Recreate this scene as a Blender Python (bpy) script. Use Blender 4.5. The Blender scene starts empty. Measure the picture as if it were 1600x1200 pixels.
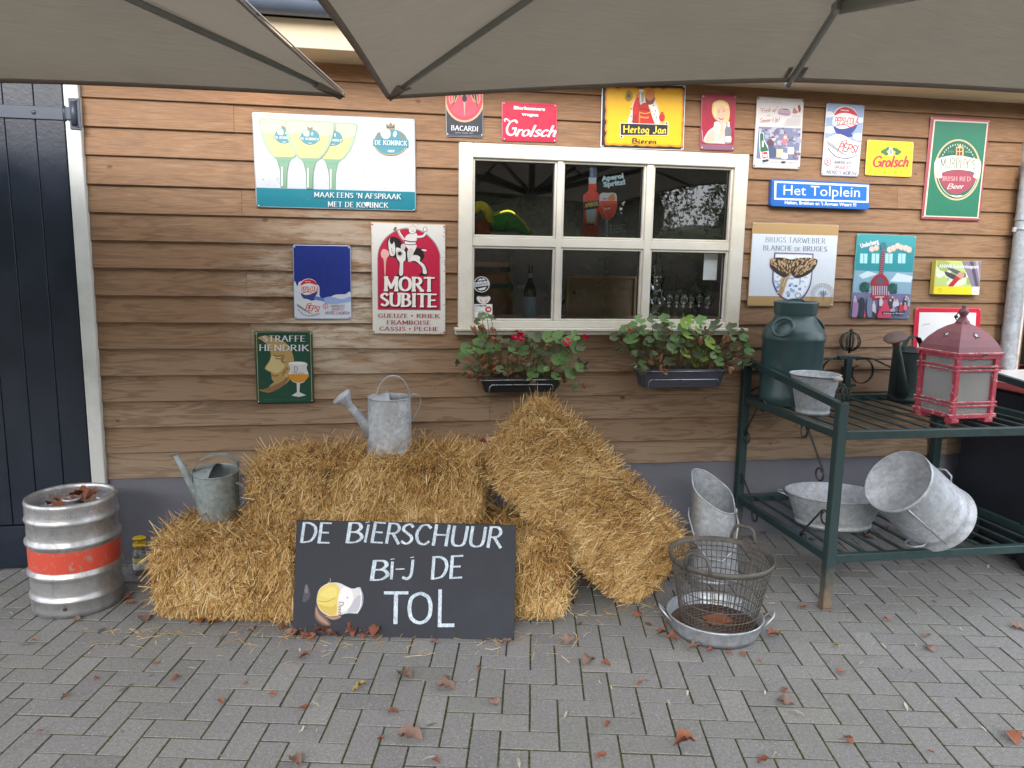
import bpy, bmesh, math, random, os
import numpy as np
from mathutils import Vector, Matrix, noise as mnoise
random.seed(7); rng = np.random.default_rng(7)
PI = math.pi
SC = bpy.context.scene
COL = SC.collection

# ------------------------------------------------------------------ camera
FPX, PITCH, YAW, ROLL, CD, CH = 1190.0, 0.1584556831, 0.1704545252, 0.0165730356, 4.31355255, 1.68
def _axes():
    cy, sy, cp, sp = math.cos(YAW), math.sin(YAW), math.cos(PITCH), math.sin(PITCH)
    fw = Vector((sy*cp, cy*cp, -sp)); r = Vector((cy, -sy, 0)); u = r.cross(fw)
    c, s = math.cos(ROLL), math.sin(ROLL)
    return r*c + u*s, u*c - r*s, fw
RX, UX, FW = _axes()
cam_d = bpy.data.cameras.new('camera'); cam = bpy.data.objects.new('camera', cam_d); COL.objects.link(cam)
cam_d.sensor_width = 36.0; cam_d.lens = FPX/1600*36.0; cam_d.clip_start = .05; cam_d.clip_end = 400
M = Matrix.Identity(4)
for i in range(3):
    M[i][0] = RX[i]; M[i][1] = UX[i]; M[i][2] = -FW[i]
M.translation = Vector((0, -CD, CH)); cam.matrix_world = M
SC.camera = cam

# ------------------------------------------------------------------ world and sun
SUN_EL, SUN_AZ = math.radians(27), math.radians(196)
w = bpy.data.worlds.new('World'); SC.world = w; w.use_nodes = True
nt = w.node_tree; nt.nodes.clear()
wo = nt.nodes.new('ShaderNodeOutputWorld'); bg = nt.nodes.new('ShaderNodeBackground')
sky = nt.nodes.new('ShaderNodeTexSky'); sky.sky_type = 'NISHITA'; sky.sun_disc = False
sky.sun_elevation = SUN_EL; sky.sun_rotation = SUN_AZ; sky.dust_density = 3.0; sky.air_density = 1.0
hs = nt.nodes.new('ShaderNodeMix'); hs.data_type = 'RGBA'; hs.inputs[0].default_value = .8
hs.inputs[7].default_value = (8.6, 8.9, 9.5, 1)          # even cloud cover over the blue
nt.links.new(sky.outputs[0], hs.inputs[6]); nt.links.new(hs.outputs[2], bg.inputs[0])
bg.inputs[1].default_value = .15
nt.links.new(bg.outputs[0], wo.inputs[0])
sd = bpy.data.lights.new('sun', 'SUN'); sd.energy = 1.5; sd.angle = math.radians(30); sd.color = (1, .97, .93)
so = bpy.data.objects.new('sun', sd); COL.objects.link(so)
# direction the sun stands in (behind the camera, to the left)
_sdir = Vector((math.sin(SUN_AZ)*math.cos(SUN_EL), math.cos(SUN_AZ)*math.cos(SUN_EL), math.sin(SUN_EL)))
so.rotation_euler = _sdir.to_track_quat('Z', 'Y').to_euler()
SC.view_settings.view_transform = 'Standard'; SC.view_settings.look = 'None'
SC.view_settings.gamma = 1; SC.view_settings.exposure = 1.37
try: SC.view_settings.use_curve_mapping = False
except Exception: pass
SC.cycles.max_bounces = 8; SC.cycles.transparent_max_bounces = 12

# ------------------------------------------------------------------ picture <-> place
def _ray(u, v): return FW*FPX + RX*(u-800) + UX*(600-v)
def W(u, v, Y=0.0):
    d = _ray(u, v); t = (CD+Y)/d.y; return Vector((d.x*t, Y, CH+d.z*t))
def G(u, v, Z=0.0):
    d = _ray(u, v); t = (Z-CH)/d.z; return Vector((d.x*t, -CD+d.y*t, Z))
def PX(P):
    q = Vector(P)-Vector((0, -CD, CH)); z = q.dot(FW)
    return (800+FPX*q.dot(RX)/z, 600-FPX*q.dot(UX)/z, z)

# ------------------------------------------------------------------ object helpers
def tag(o, label=None, cat=None, group=None, kind=None):
    if label: o['label'] = label
    if cat: o['category'] = cat
    if group: o['group'] = group
    if kind: o['kind'] = kind
    return o
def thing(name, label, cat, loc=(0, 0, 0), rot=(0, 0, 0), group=None):
    o = bpy.data.objects.new(name, None); COL.objects.link(o); o.empty_display_size = .05
    o.location = loc; o.rotation_euler = rot
    return tag(o, label, cat, group)
def link(name, me, parent=None, loc=None, rot=None, scale=None):
    o = bpy.data.objects.new(name, me); COL.objects.link(o)
    if parent is not None: o.parent = parent
    if loc is not None: o.location = loc
    if rot is not None: o.rotation_euler = rot
    if scale is not None: o.scale = scale
    return o
def copy_tree(o, parent=None):
    c = o.copy(); COL.objects.link(c)
    if parent is not None: c.parent = parent
    for ch in list(o.children): copy_tree(ch, c)
    return c

class MB:
    def __init__(s): s.v = []; s.f = []; s.m = []; s.sm = []
    def add(s, vs, fs, m=0, smooth=False, T=None):
        b = len(s.v)
        if T is not None: vs = [T @ Vector(v) for v in vs]
        s.v += [tuple(v) for v in vs]
        for f in fs: s.f.append(tuple(b+i for i in f)); s.m.append(m); s.sm.append(smooth)
    def box(s, c, d, m=0, T=None, bev=0.0, R=None):
        x, y, z = d[0]/2, d[1]/2, d[2]/2; c = Vector(c)
        if bev <= 0:
            vs = [Vector((i*x, j*y, k*z)) for k in (-1, 1) for j in (-1, 1) for i in (-1, 1)]
            fs = [(0, 2, 3, 1), (4, 5, 7, 6), (0, 1, 5, 4), (2, 6, 7, 3), (0, 4, 6, 2), (1, 3, 7, 5)]
        else:
            bm = bmesh.new(); bmesh.ops.create_cube(bm, size=1)
            for v in bm.verts: v.co = Vector((v.co.x*2*x, v.co.y*2*y, v.co.z*2*z))
            bmesh.ops.bevel(bm, geom=bm.edges[:], offset=min(bev, .49*min(d)), segments=1, affect='EDGES')
            bm.verts.index_update(); vs = [v.co.copy() for v in bm.verts]; fs = [tuple(v.index for v in f.verts) for f in bm.faces]; bm.free()
        if R is not None: vs = [R @ v for v in vs]
        s.add([c+v for v in vs], fs, m, False, T)
    def lathe(s, prof, seg=32, m=0, T=None, a0=0, a1=2*PI, smooth=True, sx=1, sy=1):
        full = abs(a1-a0-2*PI) < 1e-6; n = seg if full else seg+1; vs = []; fs = []
        for r, z in prof:
            for i in range(n):
                a = a0+(a1-a0)*i/seg; vs.append((r*math.cos(a)*sx, r*math.sin(a)*sy, z))
        for k in range(len(prof)-1):
            for i in range(seg):
                j = (i+1) % n if full else i+1
                fs.append((k*n+i, k*n+j, (k+1)*n+j, (k+1)*n+i))
        s.add(vs, fs, m, smooth, T)
    def tube(s, path, r, seg=8, m=0, T=None, closed=False, caps=True, flat=None):
        P = [Vector(p) for p in path]; n = len(P)
        rs = r if isinstance(r, (list, tuple)) else [r]*n
        vs = []; fs = []; up = None
        for i in range(n):
            if closed: t = (P[(i+1) % n]-P[i-1]).normalized()
            else: t = (P[min(i+1, n-1)]-P[max(i-1, 0)]).normalized()
            if up is None:
                up = Vector((0, 0, 1)) if abs(t.z) < .9 else Vector((0, 1, 0))
                if flat is not None: up = Vector(flat[2])
            a = t.cross(up)
            if a.length < 1e-6: a = t.orthogonal()
            a.normalize(); b = a.cross(t).normalized()
            if flat is None: up = b
            for k in range(seg):
                an = 2*PI*(k+.5)/seg
                if flat: vs.append(P[i]+a*math.cos(an)*flat[0]*1.414+b*math.sin(an)*flat[1]*1.414)
                else: vs.append(P[i]+a*math.cos(an)*rs[i]+b*math.sin(an)*rs[i])
        for i in range(n if closed else n-1):
            j = (i+1) % n
            for k in range(seg):
                l = (k+1) % seg; fs.append((i*seg+k, i*seg+l, j*seg+l, j*seg+k))
        if caps and not closed: fs += [tuple(range(seg)), tuple((n-1)*seg+k for k in reversed(range(seg)))]
        s.add(vs, fs, m, seg > 4, T)
    def prism(s, pts, y0, y1, m=0, T=None):      # polygon in XZ pushed along Y
        n = len(pts); vs = [(x, y0, z) for x, z in pts]+[(x, y1, z) for x, z in pts]
        fs = [tuple(range(n)), tuple(reversed(range(n, 2*n)))]+[(i, i+n, (i+1) % n+n, (i+1) % n) for i in range(n)]
        s.add(vs, fs, m, False, T)
    def sphere(s, c, r, m=0, T=None, seg=16, rings=10, sc=(1, 1, 1)):
        prof = [(math.sin(PI*i/rings)*r*1.0, -math.cos(PI*i/rings)*r) for i in range(rings+1)]
        TT = Matrix.Translation(Vector(c)) @ Matrix.Diagonal((sc[0], sc[1], sc[2], 1))
        s.lathe(prof, seg, m, TT if T is None else T @ TT)
    def build(s, name, mats, parent=None, origin=None, smooth=None):
        me = bpy.data.meshes.new(name)
        v = s.v
        if origin is not None: o = Vector(origin); v = [tuple(Vector(p)-o) for p in v]
        me.from_pydata(v, [], s.f)
        if not isinstance(mats, (list, tuple)): mats = [mats]
        for mt in mats: me.materials.append(mt)
        me.polygons.foreach_set('material_index', s.m)
        me.polygons.foreach_set('use_smooth', s.sm if smooth is None else [smooth]*len(s.f))
        me.update()
        bm = bmesh.new(); bm.from_mesh(me); bmesh.ops.recalc_face_normals(bm, faces=bm.faces[:]); bm.to_mesh(me); bm.free()
        return link(name, me, parent)
def arc(c, r, a0, a1, n, plane='xz'):
    out = []
    for i in range(n+1):
        a = a0+(a1-a0)*i/n; x, y = r*math.cos(a), r*math.sin(a)
        out.append(Vector(c)+(Vector((x, 0, y)) if plane == 'xz' else Vector((x, y, 0)) if plane == 'xy' else Vector((0, x, y))))
    return out
def cr(pts, n=6, closed=False):
    P = [tuple(p) for p in pts]; out = []; L = len(P)
    rngk = range(L) if closed else range(L-1)
    for i in rngk:
        p0 = P[i-1] if (closed or i > 0) else P[0]; p1 = P[i]; p2 = P[(i+1) % L]
        p3 = P[(i+2) % L] if (closed or i+2 < L) else P[-1]
        for k in range(n):
            t = k/n
            out.append(tuple(.5*((2*b)+(-a+c)*t+(2*a-5*b+4*c-d)*t*t+(-a+3*b-3*c+d)*t**3) for a, b, c, d in zip(p0, p1, p2, p3)))
    if not closed: out.append(P[-1])
    return out

# ------------------------------------------------------------------ materials
def lin(c): return tuple(((x/12.92) if x <= .04045 else ((x+.055)/1.055)**2.4) for x in c)
def rgb(r, g, b): return lin((r/255, g/255, b/255))
class NT:
    def __init__(s, name):
        s.m = bpy.data.materials.new(name); s.m.use_nodes = True; s.t = s.m.node_tree
        s.b = s.t.nodes['Principled BSDF']; s.o = s.t.nodes['Material Output']
    def n(s, k, **kw):
        x = s.t.nodes.new(k)
        for a, b in kw.items(): setattr(x, a, b)
        return x
    def l(s, a, b): s.t.links.new(a, b)
    def pos(s, scale=(1, 1, 1), rnd=0.0, obj=False):
        src = s.n('ShaderNodeTexCoord').outputs['Object'] if obj else s.n('ShaderNodeNewGeometry').outputs['Position']
        if rnd:
            oi = s.n('ShaderNodeObjectInfo'); vm = s.n('ShaderNodeVectorMath', operation='MULTIPLY_ADD')
            cb = s.n('ShaderNodeCombineXYZ')
            for k in range(3): s.l(oi.outputs['Random'], cb.inputs[k])
            s.l(cb.outputs[0], vm.inputs[0]); vm.inputs[1].default_value = (rnd, rnd*.7, rnd*1.3); s.l(src, vm.inputs[2]); src = vm.outputs[0]
        mp = s.n('ShaderNodeMapping'); mp.inputs['Scale'].default_value = scale; s.l(src, mp.inputs[0]); return mp.outputs[0]
    def noise(s, vec, sc, det=4, rough=.55, dist=0):
        x = s.n('ShaderNodeTexNoise'); x.inputs['Scale'].default_value = sc; x.inputs['Detail'].default_value = det
        x.inputs['Roughness'].default_value = rough; x.inputs['Distortion'].default_value = dist; s.l(vec, x.inputs['Vector']); return x.outputs['Fac']
    def ramp(s, fac, stops, interp='LINEAR'):
        x = s.n('ShaderNodeValToRGB'); x.color_ramp.interpolation = interp; e = x.color_ramp.elements
        while len(e) < len(stops): e.new(.5)
        for i, (p, c) in enumerate(stops):
            e[i].position = p; e[i].color = (*(c if isinstance(c, tuple) else (c, c, c)), 1)
        s.l(fac, x.inputs[0]); return x.outputs[0]
    def mix(s, fac, a, b, blend='MIX'):
        x = s.n('ShaderNodeMix', data_type='RGBA', blend_type=blend)
        if isinstance(fac, (int, float)): x.inputs[0].default_value = fac
        else: s.l(fac, x.inputs[0])
        for i, c in ((6, a), (7, b)):
            if isinstance(c, tuple): x.inputs[i].default_value = (*c[:3], 1)
            else: s.l(c, x.inputs[i])
        return x.outputs[2]
    def math(s, op, a, b=None, clamp=False):
        x = s.n('ShaderNodeMath', operation=op); x.use_clamp = clamp
        for i, c in ((0, a), (1, b)):
            if c is None: continue
            if isinstance(c, (int, float)): x.inputs[i].default_value = c
            else: s.l(c, x.inputs[i])
        return x.outputs[0]
    def bump(s, h, dist, strength=1.0):
        x = s.n('ShaderNodeBump'); x.inputs['Distance'].default_value = dist; x.inputs['Strength'].default_value = strength
        s.l(h, x.inputs['Height']); s.l(x.outputs[0], s.b.inputs['Normal'])
    def set(s, col=None, rough=None, metal=None, spec=None, coat=None):
        for k, v in (('Base Color', col), ('Roughness', rough), ('Metallic', metal), ('Specular IOR Level', spec), ('Coat Weight', coat)):
            if v is None: continue
            if isinstance(v, tuple): s.b.inputs[k].default_value = (*v[:3], 1)
            elif isinstance(v, (int, float)): s.b.inputs[k].default_value = v
            else: s.l(v, s.b.inputs[k])
        return s.m
def mottled(name, c, amt=.25, sc=12, rough=.5, metal=0, bump=0, spec=None, dirt=None, fine=None, coat=None, rnd=0):
    k = NT(name); p = k.pos(rnd=rnd)
    f = k.noise(p, sc, 5, .6)
    dark = tuple(x*(1-amt) for x in c); lite = tuple(min(1, x*(1+amt)) for x in c)
    col = k.ramp(f, [(.3, dark), (.7, lite)])
    if dirt: col = k.mix(k.ramp(k.noise(p, sc*.45, 6, .7), [(.52, 0.), (.72, 1.)]), col, dirt)
    if fine:
        g = k.noise(p, fine, 2, .5); col = k.mix(.35, col, k.ramp(g, [(.35, dark), (.65, lite)]))
    k.set(col, rough, metal, spec, coat)
    k.l(k.ramp(f, [(.2, max(0, rough-.1)), (.8, min(1, rough+.12))]), k.b.inputs['Roughness'])
    if bump: k.bump(k.noise(p, (fine or sc*4), 3, .6), bump)
    return k.m

# weatherboards
def board_mat():
    k = NT('weathered_boards'); p = k.pos((1, 1, 1), rnd=37.0); g = k.pos()
    oi = k.n('ShaderNodeObjectInfo').outputs['Random']
    mp = k.n('ShaderNodeMapping'); mp.inputs['Scale'].default_value = (1.0, 1, 9); k.l(p, mp.inputs[0])
    warp = k.noise(mp.outputs[0], 1.7, 3, .5, .6)
    wv = k.math('MULTIPLY', warp, 34.0); rings = k.math('SINE', wv)
    mp2 = k.n('ShaderNodeMapping'); mp2.inputs['Scale'].default_value = (3, 1, 120); k.l(p, mp2.inputs[0])
    fib = k.noise(mp2.outputs[0], 3.0, 5, .65)
    c0, c1, c2 = rgb(118, 83, 51), rgb(139, 110, 83), rgb(153, 133, 111)
    sx = k.n('ShaderNodeSeparateXYZ'); k.l(g, sx.inputs[0])
    # sheltered boards high under the eaves keep their stain, lower ones are bleached
    hz = k.math('ADD', sx.outputs[2], k.math('MULTIPLY', k.noise(g, 1.3, 4, .6), .9))
    hz = k.math('ADD', hz, k.math('MULTIPLY', oi, .25))
    hh = k.ramp(k.math('MULTIPLY', hz, .3), [(.28, c2), (.55, c1), (.86, c0)])
    col = k.mix(k.ramp(rings, [(.1, 0.), (.95, .55)]), hh, rgb(96, 66, 44))
    col = k.mix(k.ramp(fib, [(.42, .0), (.75, .5)]), col, rgb(178, 152, 126))
    col = k.mix(k.math('MULTIPLY', oi, .25), col, rgb(122, 90, 66))
    # pale patches mixed over the boards left of the window
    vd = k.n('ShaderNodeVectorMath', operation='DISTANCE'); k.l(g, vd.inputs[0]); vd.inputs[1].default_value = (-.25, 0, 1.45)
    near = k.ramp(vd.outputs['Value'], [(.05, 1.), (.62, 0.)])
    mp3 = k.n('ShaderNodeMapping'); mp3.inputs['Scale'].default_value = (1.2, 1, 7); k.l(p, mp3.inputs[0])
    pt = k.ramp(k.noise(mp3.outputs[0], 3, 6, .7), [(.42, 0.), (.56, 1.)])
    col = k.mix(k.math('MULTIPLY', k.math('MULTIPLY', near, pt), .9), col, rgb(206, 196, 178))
    # knots
    mv = k.n('ShaderNodeMapping'); mv.inputs['Scale'].default_value = (1, 1, 1.5); k.l(p, mv.inputs[0])
    vo = k.n('ShaderNodeTexVoronoi'); vo.inputs['Scale'].default_value = 3.4; k.l(mv.outputs[0], vo.inputs['Vector'])
    kn = k.ramp(k.math('ADD', vo.outputs['Distance'], k.math('MULTIPLY', fib, .03)), [(.055, 1.), (.082, 0.)])
    col = k.mix(k.math('MULTIPLY', kn, .75), col, rgb(74, 45, 28))
    sp_ = k.math('ADD', sx.outputs[2], k.math('MULTIPLY', k.noise(g, 14, 5, .7), .3))
    col = k.mix(k.ramp(sp_, [(.60, .35), (.80, 0.)]), col, rgb(120, 108, 94))
    k.set(col, .62, 0, .35)
    h = k.math('ADD', k.math('MULTIPLY', fib, .6), k.math('MULTIPLY', rings, .12))
    k.bump(h, .0016, .7)
    return k.m
def paver_mat():
    k = NT('concrete_paver'); p = k.pos(); oi = k.n('ShaderNodeObjectInfo').outputs['Random']
    at = k.n('ShaderNodeAttribute'); at.attribute_name = 'tint'
    rr = k.math('FRACT', k.math('ADD', oi, k.math('MULTIPLY', at.outputs['Fac'], 7.3)))
    base = k.ramp(rr, [(0., rgb(112, 112, 114)), (.3, rgb(123, 122, 124)), (.7, rgb(118, 119, 119)), (1., rgb(132, 131, 131))])
    big = k.noise(p, 1.4, 4, .6)
    col = k.mix(k.ramp(big, [(.4, 0.), (.7, .45)]), base, rgb(112, 114, 106))
    sp = k.noise(p, 210, 2, .8); md = k.noise(p, 70, 5, .8); col = k.mix(k.ramp(md, [(.36, .45), (.5, 0.)]), col, rgb(92, 92, 90)); col = k.mix(k.ramp(md, [(.5, 0.), (.66, .4)]), col, rgb(150, 149, 147))
    col = k.mix(k.ramp(sp, [(.63, 0.), (.70, .9)]), col, rgb(196, 194, 190))
    col = k.mix(k.ramp(sp, [(.28, .55), (.4, 0.)]), col, rgb(70, 70, 70))
    st = k.noise(p, 5.5, 6, .7, .5)
    col = k.mix(k.ramp(st, [(.6, 0.), (.78, .6)]), col, rgb(82, 84, 79))
    dk = k.noise(p, 7.0, 3, .5, .8)
    col = k.mix(k.ramp(dk, [(.69, 0.), (.74, .7)]), col, rgb(58, 58, 58))
    k.set(col, .82, 0, .3); k.bump(k.math('ADD', k.noise(p, 220, 3, .7), md), .002, .9)
    return k.m
def joint_mat():
    k = NT('mossy_joints'); p = k.pos()
    f = k.noise(p, 2.6, 5, .65, .4); g = k.noise(p, 60, 3, .7)
    col = k.mix(k.ramp(f, [(.40, 0.), (.54, 1.)]), k.ramp(g, [(.3, rgb(40, 38, 34)), (.7, rgb(84, 80, 70))]), k.ramp(g, [(.3, rgb(40, 44, 24)), (.55, rgb(72, 80, 42)), (.75, rgb(98, 100, 68))]))
    k.set(col, .95, 0, .1); k.bump(k.noise(p, 160, 3, .7), .004)
    return k.m
def zinc_mat(name, c=(.42, .44, .46), rough=.42, dirt=rgb(120, 112, 100), metal=.55, dm=.4):
    k = NT(name); p = k.pos(obj=True, rnd=3.1)
    v = k.n('ShaderNodeTexVoronoi'); v.inputs['Scale'].default_value = 55; k.l(p, v.inputs['Vector'])
    sp = k.n('ShaderNodeSeparateColor'); k.l(v.outputs['Color'], sp.inputs[0])
    cl = k.noise(p, 9, 6, .7, .5)
    col = k.ramp(cl, [(.28, tuple(x*.74 for x in c)), (.55, c), (.78, tuple(min(1, x*1.18) for x in c))])
    col = k.mix(.14, col, sp.outputs[0], 'OVERLAY')
    mz = k.n('ShaderNodeMapping'); mz.inputs['Scale'].default_value = (14, 14, 1.6); k.l(p, mz.inputs[0])
    stk = k.ramp(k.noise(mz.outputs[0], 1.5, 5, .65), [(.5, 0.), (.75, dm)])
    col = k.mix(stk, col, dirt)
    k.set(col, rough, metal, .4)
    k.l(k.ramp(cl, [(.3, rough+.2), (.7, rough-.06)]), k.b.inputs['Roughness'])
    k.bump(k.noise(p, 14, 4, .6), .003, .5)
    return k.m
def fabric_mat():
    k = NT('taupe_canvas'); p = k.pos(obj=True)
    m1 = k.n('ShaderNodeMapping'); m1.inputs['Scale'].default_value = (6, 6, 6); k.l(p, m1.inputs[0])
    m2 = k.n('ShaderNodeMapping'); m2.inputs['Scale'].default_value = (4, 260, 30); k.l(p, m2.inputs[0])
    wv = k.noise(m2.outputs[0], 1.5, 4, .7)
    col = k.ramp(wv, [(.3, rgb(123, 115, 102)), (.7, rgb(141, 132, 118))])
    col = k.mix(k.ramp(k.noise(p, 2.2, 4, .6), [(.45, 0.), (.75, .35)]), col, rgb(112, 105, 93))
    k.set(col, .9, 0, .1)
    tr = k.n('ShaderNodeBsdfTranslucent'); k.l(col, tr.inputs[0]); mx = k.n('ShaderNodeMixShader'); mx.inputs[0].default_value = .24
    k.l(k.b.outputs[0], mx.inputs[1]); k.l(tr.outputs[0], mx.inputs[2]); k.l(mx.outputs[0], k.o.inputs[0])
    wr = k.noise(p, 1.6, 3, .5, 1.5)
    k.bump(k.math('ADD', k.math('MULTIPLY', wv, .02), wr), .05, .55)
    return k.m
def glass_mat(name='window_glass', ior=1.95, tint=(.93, .96, .95), rough=0.015, dirty=0.0):
    k = NT(name); k.t.nodes.remove(k.b)
    fr = k.n('ShaderNodeFresnel'); fr.inputs[0].default_value = ior
    t = k.n('ShaderNodeBsdfTransparent'); t.inputs[0].default_value = (*tint, 1)
    g = k.n('ShaderNodeBsdfGlossy'); g.inputs['Roughness'].default_value = rough; g.inputs[0].default_value = (.95, .97, 1, 1)
    mx = k.n('ShaderNodeMixShader'); k.l(fr.outputs[0], mx.inputs[0]); k.l(t.outputs[0], mx.inputs[1]); k.l(g.outputs[0], mx.inputs[2])
    out = mx.outputs[0]
    if dirty:
        d = k.n('ShaderNodeBsdfDiffuse'); d.inputs[0].default_value = (.72, .70, .68, 1); m2 = k.n('ShaderNodeMixShader')
        k.l(k.ramp(k.noise(k.pos(), 9, 3, .5), [(.3, dirty*.8), (.75, dirty)]), m2.inputs[0]); k.l(out, m2.inputs[1]); k.l(d.outputs[0], m2.inputs[2]); out = m2.outputs[0]
    k.l(out, k.o.inputs[0]); return k.m
def straw_mat():
    k = NT('straw'); at = k.n('ShaderNodeAttribute'); at.attribute_name = 'tint'
    col = k.ramp(at.outputs['Fac'], [(0., rgb(84, 58, 28)), (.25, rgb(144, 106, 56)), (.5, rgb(184, 144, 84)), (.75, rgb(210, 176, 116)), (1., rgb(232, 212, 164))])
    k.set(col, .5, 0, .4)
    tr = k.n('ShaderNodeBsdfTranslucent'); k.l(col, tr.inputs[0]); mx = k.n('ShaderNodeMixShader'); mx.inputs[0].default_value = .15
    k.l(k.b.outputs[0], mx.inputs[1]); k.l(tr.outputs[0], mx.inputs[2]); k.l(mx.outputs[0], k.o.inputs[0]); return k.m
def leaf_mat(name, a, b, rough=.5, tl=.25):
    k = NT(name); p = k.pos(obj=True, rnd=11); oi = k.n('ShaderNodeObjectInfo').outputs['Random']
    f = k.noise(p, 45, 4, .6)
    col = k.mix(k.math('ADD', k.math('MULTIPLY', oi, .7), k.math('MULTIPLY', f, .4), True), a, b)
    k.set(col, rough, 0, .3)
    tr = k.n('ShaderNodeBsdfTranslucent'); k.l(col, tr.inputs[0]); mx = k.n('ShaderNodeMixShader'); mx.inputs[0].default_value = tl
    k.l(k.b.outputs[0], mx.inputs[1]); k.l(tr.outputs[0], mx.inputs[2]); k.l(mx.outputs[0], k.o.inputs[0]); return k.m
_pm = {}
def pm(r, g, b, rough=.3):
    key = (r, g, b, rough)
    if key not in _pm:
        k = NT('enamel_print'); p = k.pos(); c = rgb(r, g, b)
        f = k.noise(p, 30, 5, .7)
        col = k.mix(k.ramp(f, [(.35, 0.), (.8, .22)]), c, tuple(x*.66+.06 for x in c))
        gr = k.noise(p, 140, 4, .8); col = k.mix(k.ramp(gr, [(.66, 0.), (.74, .45)]), col, rgb(110, 98, 88))
        k.set(col, rough, 0, .5)
        k.bump(k.noise(p, 5, 2, .5), .006, .35)
        _pm[key] = k.m
    return _pm[key]

MAT = dict(
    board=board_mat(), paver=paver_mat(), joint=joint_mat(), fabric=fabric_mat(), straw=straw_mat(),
    zinc=zinc_mat('galvanised_zinc', (.42, .455, .50)), zinc_old=zinc_mat('old_zinc', (.31, .36, .37), .5, rgb(92, 92, 84), .35, .6),
    zinc_pale=zinc_mat('pale_zinc', (.43, .46, .50), .5, rgb(150, 140, 124), .3, .45),
    wirezinc=zinc_mat('weathered_wire', (.12, .11, .10), .6, rgb(64, 50, 40), .4, .6),
    pipe=zinc_mat('zinc_pipe', (.44, .48, .52), .4, rgb(160, 164, 168), .45, .35),
    cream=mottled('cream_paint', rgb(205, 200, 188), .05, 6, .42, bump=.0006, dirt=rgb(194, 186, 168)),
    post=mottled('white_paint', rgb(206, 208, 204), .06, 5, .5, bump=.0006, dirt=rgb(186, 186, 178)),
    soffit=mottled('cream_boards', rgb(208, 188, 156), .08, 4, .55),
    door=mottled('blue_black_paint', rgb(27, 36, 50), .2, 4, .34, bump=.0008, fine=60),
    doorline=mottled('door_groove', rgb(14, 18, 25), .2, 8, .6),
    plinth=mottled('grey_plinth_paint', rgb(112, 113, 124), .07, 3, .72, bump=.0012, dirt=rgb(98, 98, 106), fine=90),
    iron=mottled('dark_green_paint', rgb(38, 58, 59), .18, 14, .4, spec=.5, bump=.0006, dirt=rgb(50, 62, 58)),
    churn=mottled('green_enamel', rgb(52, 76, 78), .14, 5, .33, bump=.0012, dirt=rgb(64, 86, 88)),
    darkcan=mottled('dark_green_can', rgb(38, 52, 52), .25, 14, .55, bump=.001, dirt=rgb(66, 72, 68)),
    brownmetal=mottled('rusty_brown', rgb(98, 80, 72), .2, 20, .55, bump=.001),
    scroll=mottled('wrought_iron', rgb(46, 50, 48), .35, 30, .45, metal=.3, dirt=rgb(110, 108, 98)),
    hinge=mottled('blue_black_iron', rgb(52, 61, 76), .15, 20, .45),
    slate=mottled('blackboard_paint', rgb(39, 42, 51), .1, 5, .55, dirt=rgb(46, 50, 60), spec=.35),
    plastic=mottled('dark_plastic', rgb(35, 36, 40), .1, 10, .45), plastic2=mottled('anthracite_plastic', rgb(68, 70, 84), .1, 10, .5),
    wire=mottled('bright_wire', rgb(170, 172, 175), .1, 20, .3, metal=.7),
    soil=mottled('potting_soil', rgb(44, 33, 26), .4, 60, .95, bump=.004),
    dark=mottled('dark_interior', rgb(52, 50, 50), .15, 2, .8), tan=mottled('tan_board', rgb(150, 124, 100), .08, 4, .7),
    woodin=mottled('barrel_oak', rgb(128, 88, 62), .25, 7, .55), steel=None,
    glass=glass_mat(), cleanglass=glass_mat('clear_glass', 1.5, (.95, .97, .97)), lampglass=glass_mat('dusty_lantern_glass', 1.5, (.9, .9, .9), .02, .27),
    frame=mottled('alu_frame', rgb(136, 139, 132), .12, 8, .45, metal=.3), hem=mottled('canvas_hem', rgb(138, 126, 114), .12, 12, .85), edge=mottled('pale_piping', rgb(176, 172, 165), .1, 12, .7),
    gutter=mottled('zinc_gutter', rgb(96, 106, 124), .15, 4, .45, metal=.3),
    tin=mottled('sign_tin', rgb(150, 150, 150), .1, 9, .4, metal=.6), nail=mottled('nail_head', rgb(190, 190, 188), .1, 40, .35, metal=.6),
    rust=mottled('rust', rgb(120, 72, 44), .3, 30, .8),
    leafg=leaf_mat('geranium_leaf', rgb(76, 112, 62), rgb(128, 162, 100)), leafy=leaf_mat('yellowgreen_leaf', rgb(112, 150, 52), rgb(150, 176, 84)),
    leafd=leaf_mat('dull_leaf', rgb(72, 84, 58), rgb(116, 128, 96)), leafb=leaf_mat('dry_leaf', rgb(120, 84, 58), rgb(176, 132, 100)),
    stem=mottled('stem', rgb(110, 100, 62), .3, 40, .7), petal=leaf_mat('red_petal', rgb(168, 16, 52), rgb(206, 30, 74), .4),
    fall_r=leaf_mat('red_brown_leaf', rgb(100, 58, 46), rgb(146, 92, 68), .7, .04), fall_t=leaf_mat('tan_leaf', rgb(108, 86, 76), rgb(140, 116, 104), .7, .1),
    fall_g=leaf_mat('grey_willow_leaf', rgb(150, 148, 132), rgb(188, 186, 172), .7, .1), fall_y=leaf_mat('ochre_leaf', rgb(150, 128, 60), rgb(172, 150, 80), .6, .1),
    hedge=leaf_mat('hedge_leaf', rgb(74, 90, 50), rgb(120, 132, 78), .6), treeleaf=leaf_mat('tree_leaf', rgb(92, 96, 62), rgb(146, 140, 88), .6),
    crowncore=mottled('inner_twigs', rgb(72, 74, 50), .3, 3, .9),
    redleaf=leaf_mat('red_shrub_leaf', rgb(96, 30, 28), rgb(150, 60, 44), .6), bark=mottled('bark', rgb(84, 72, 60), .3, 10, .9, bump=.01),
    brick=mottled('roof_tile', rgb(70, 62, 60), .2, 5, .8),
)
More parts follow.
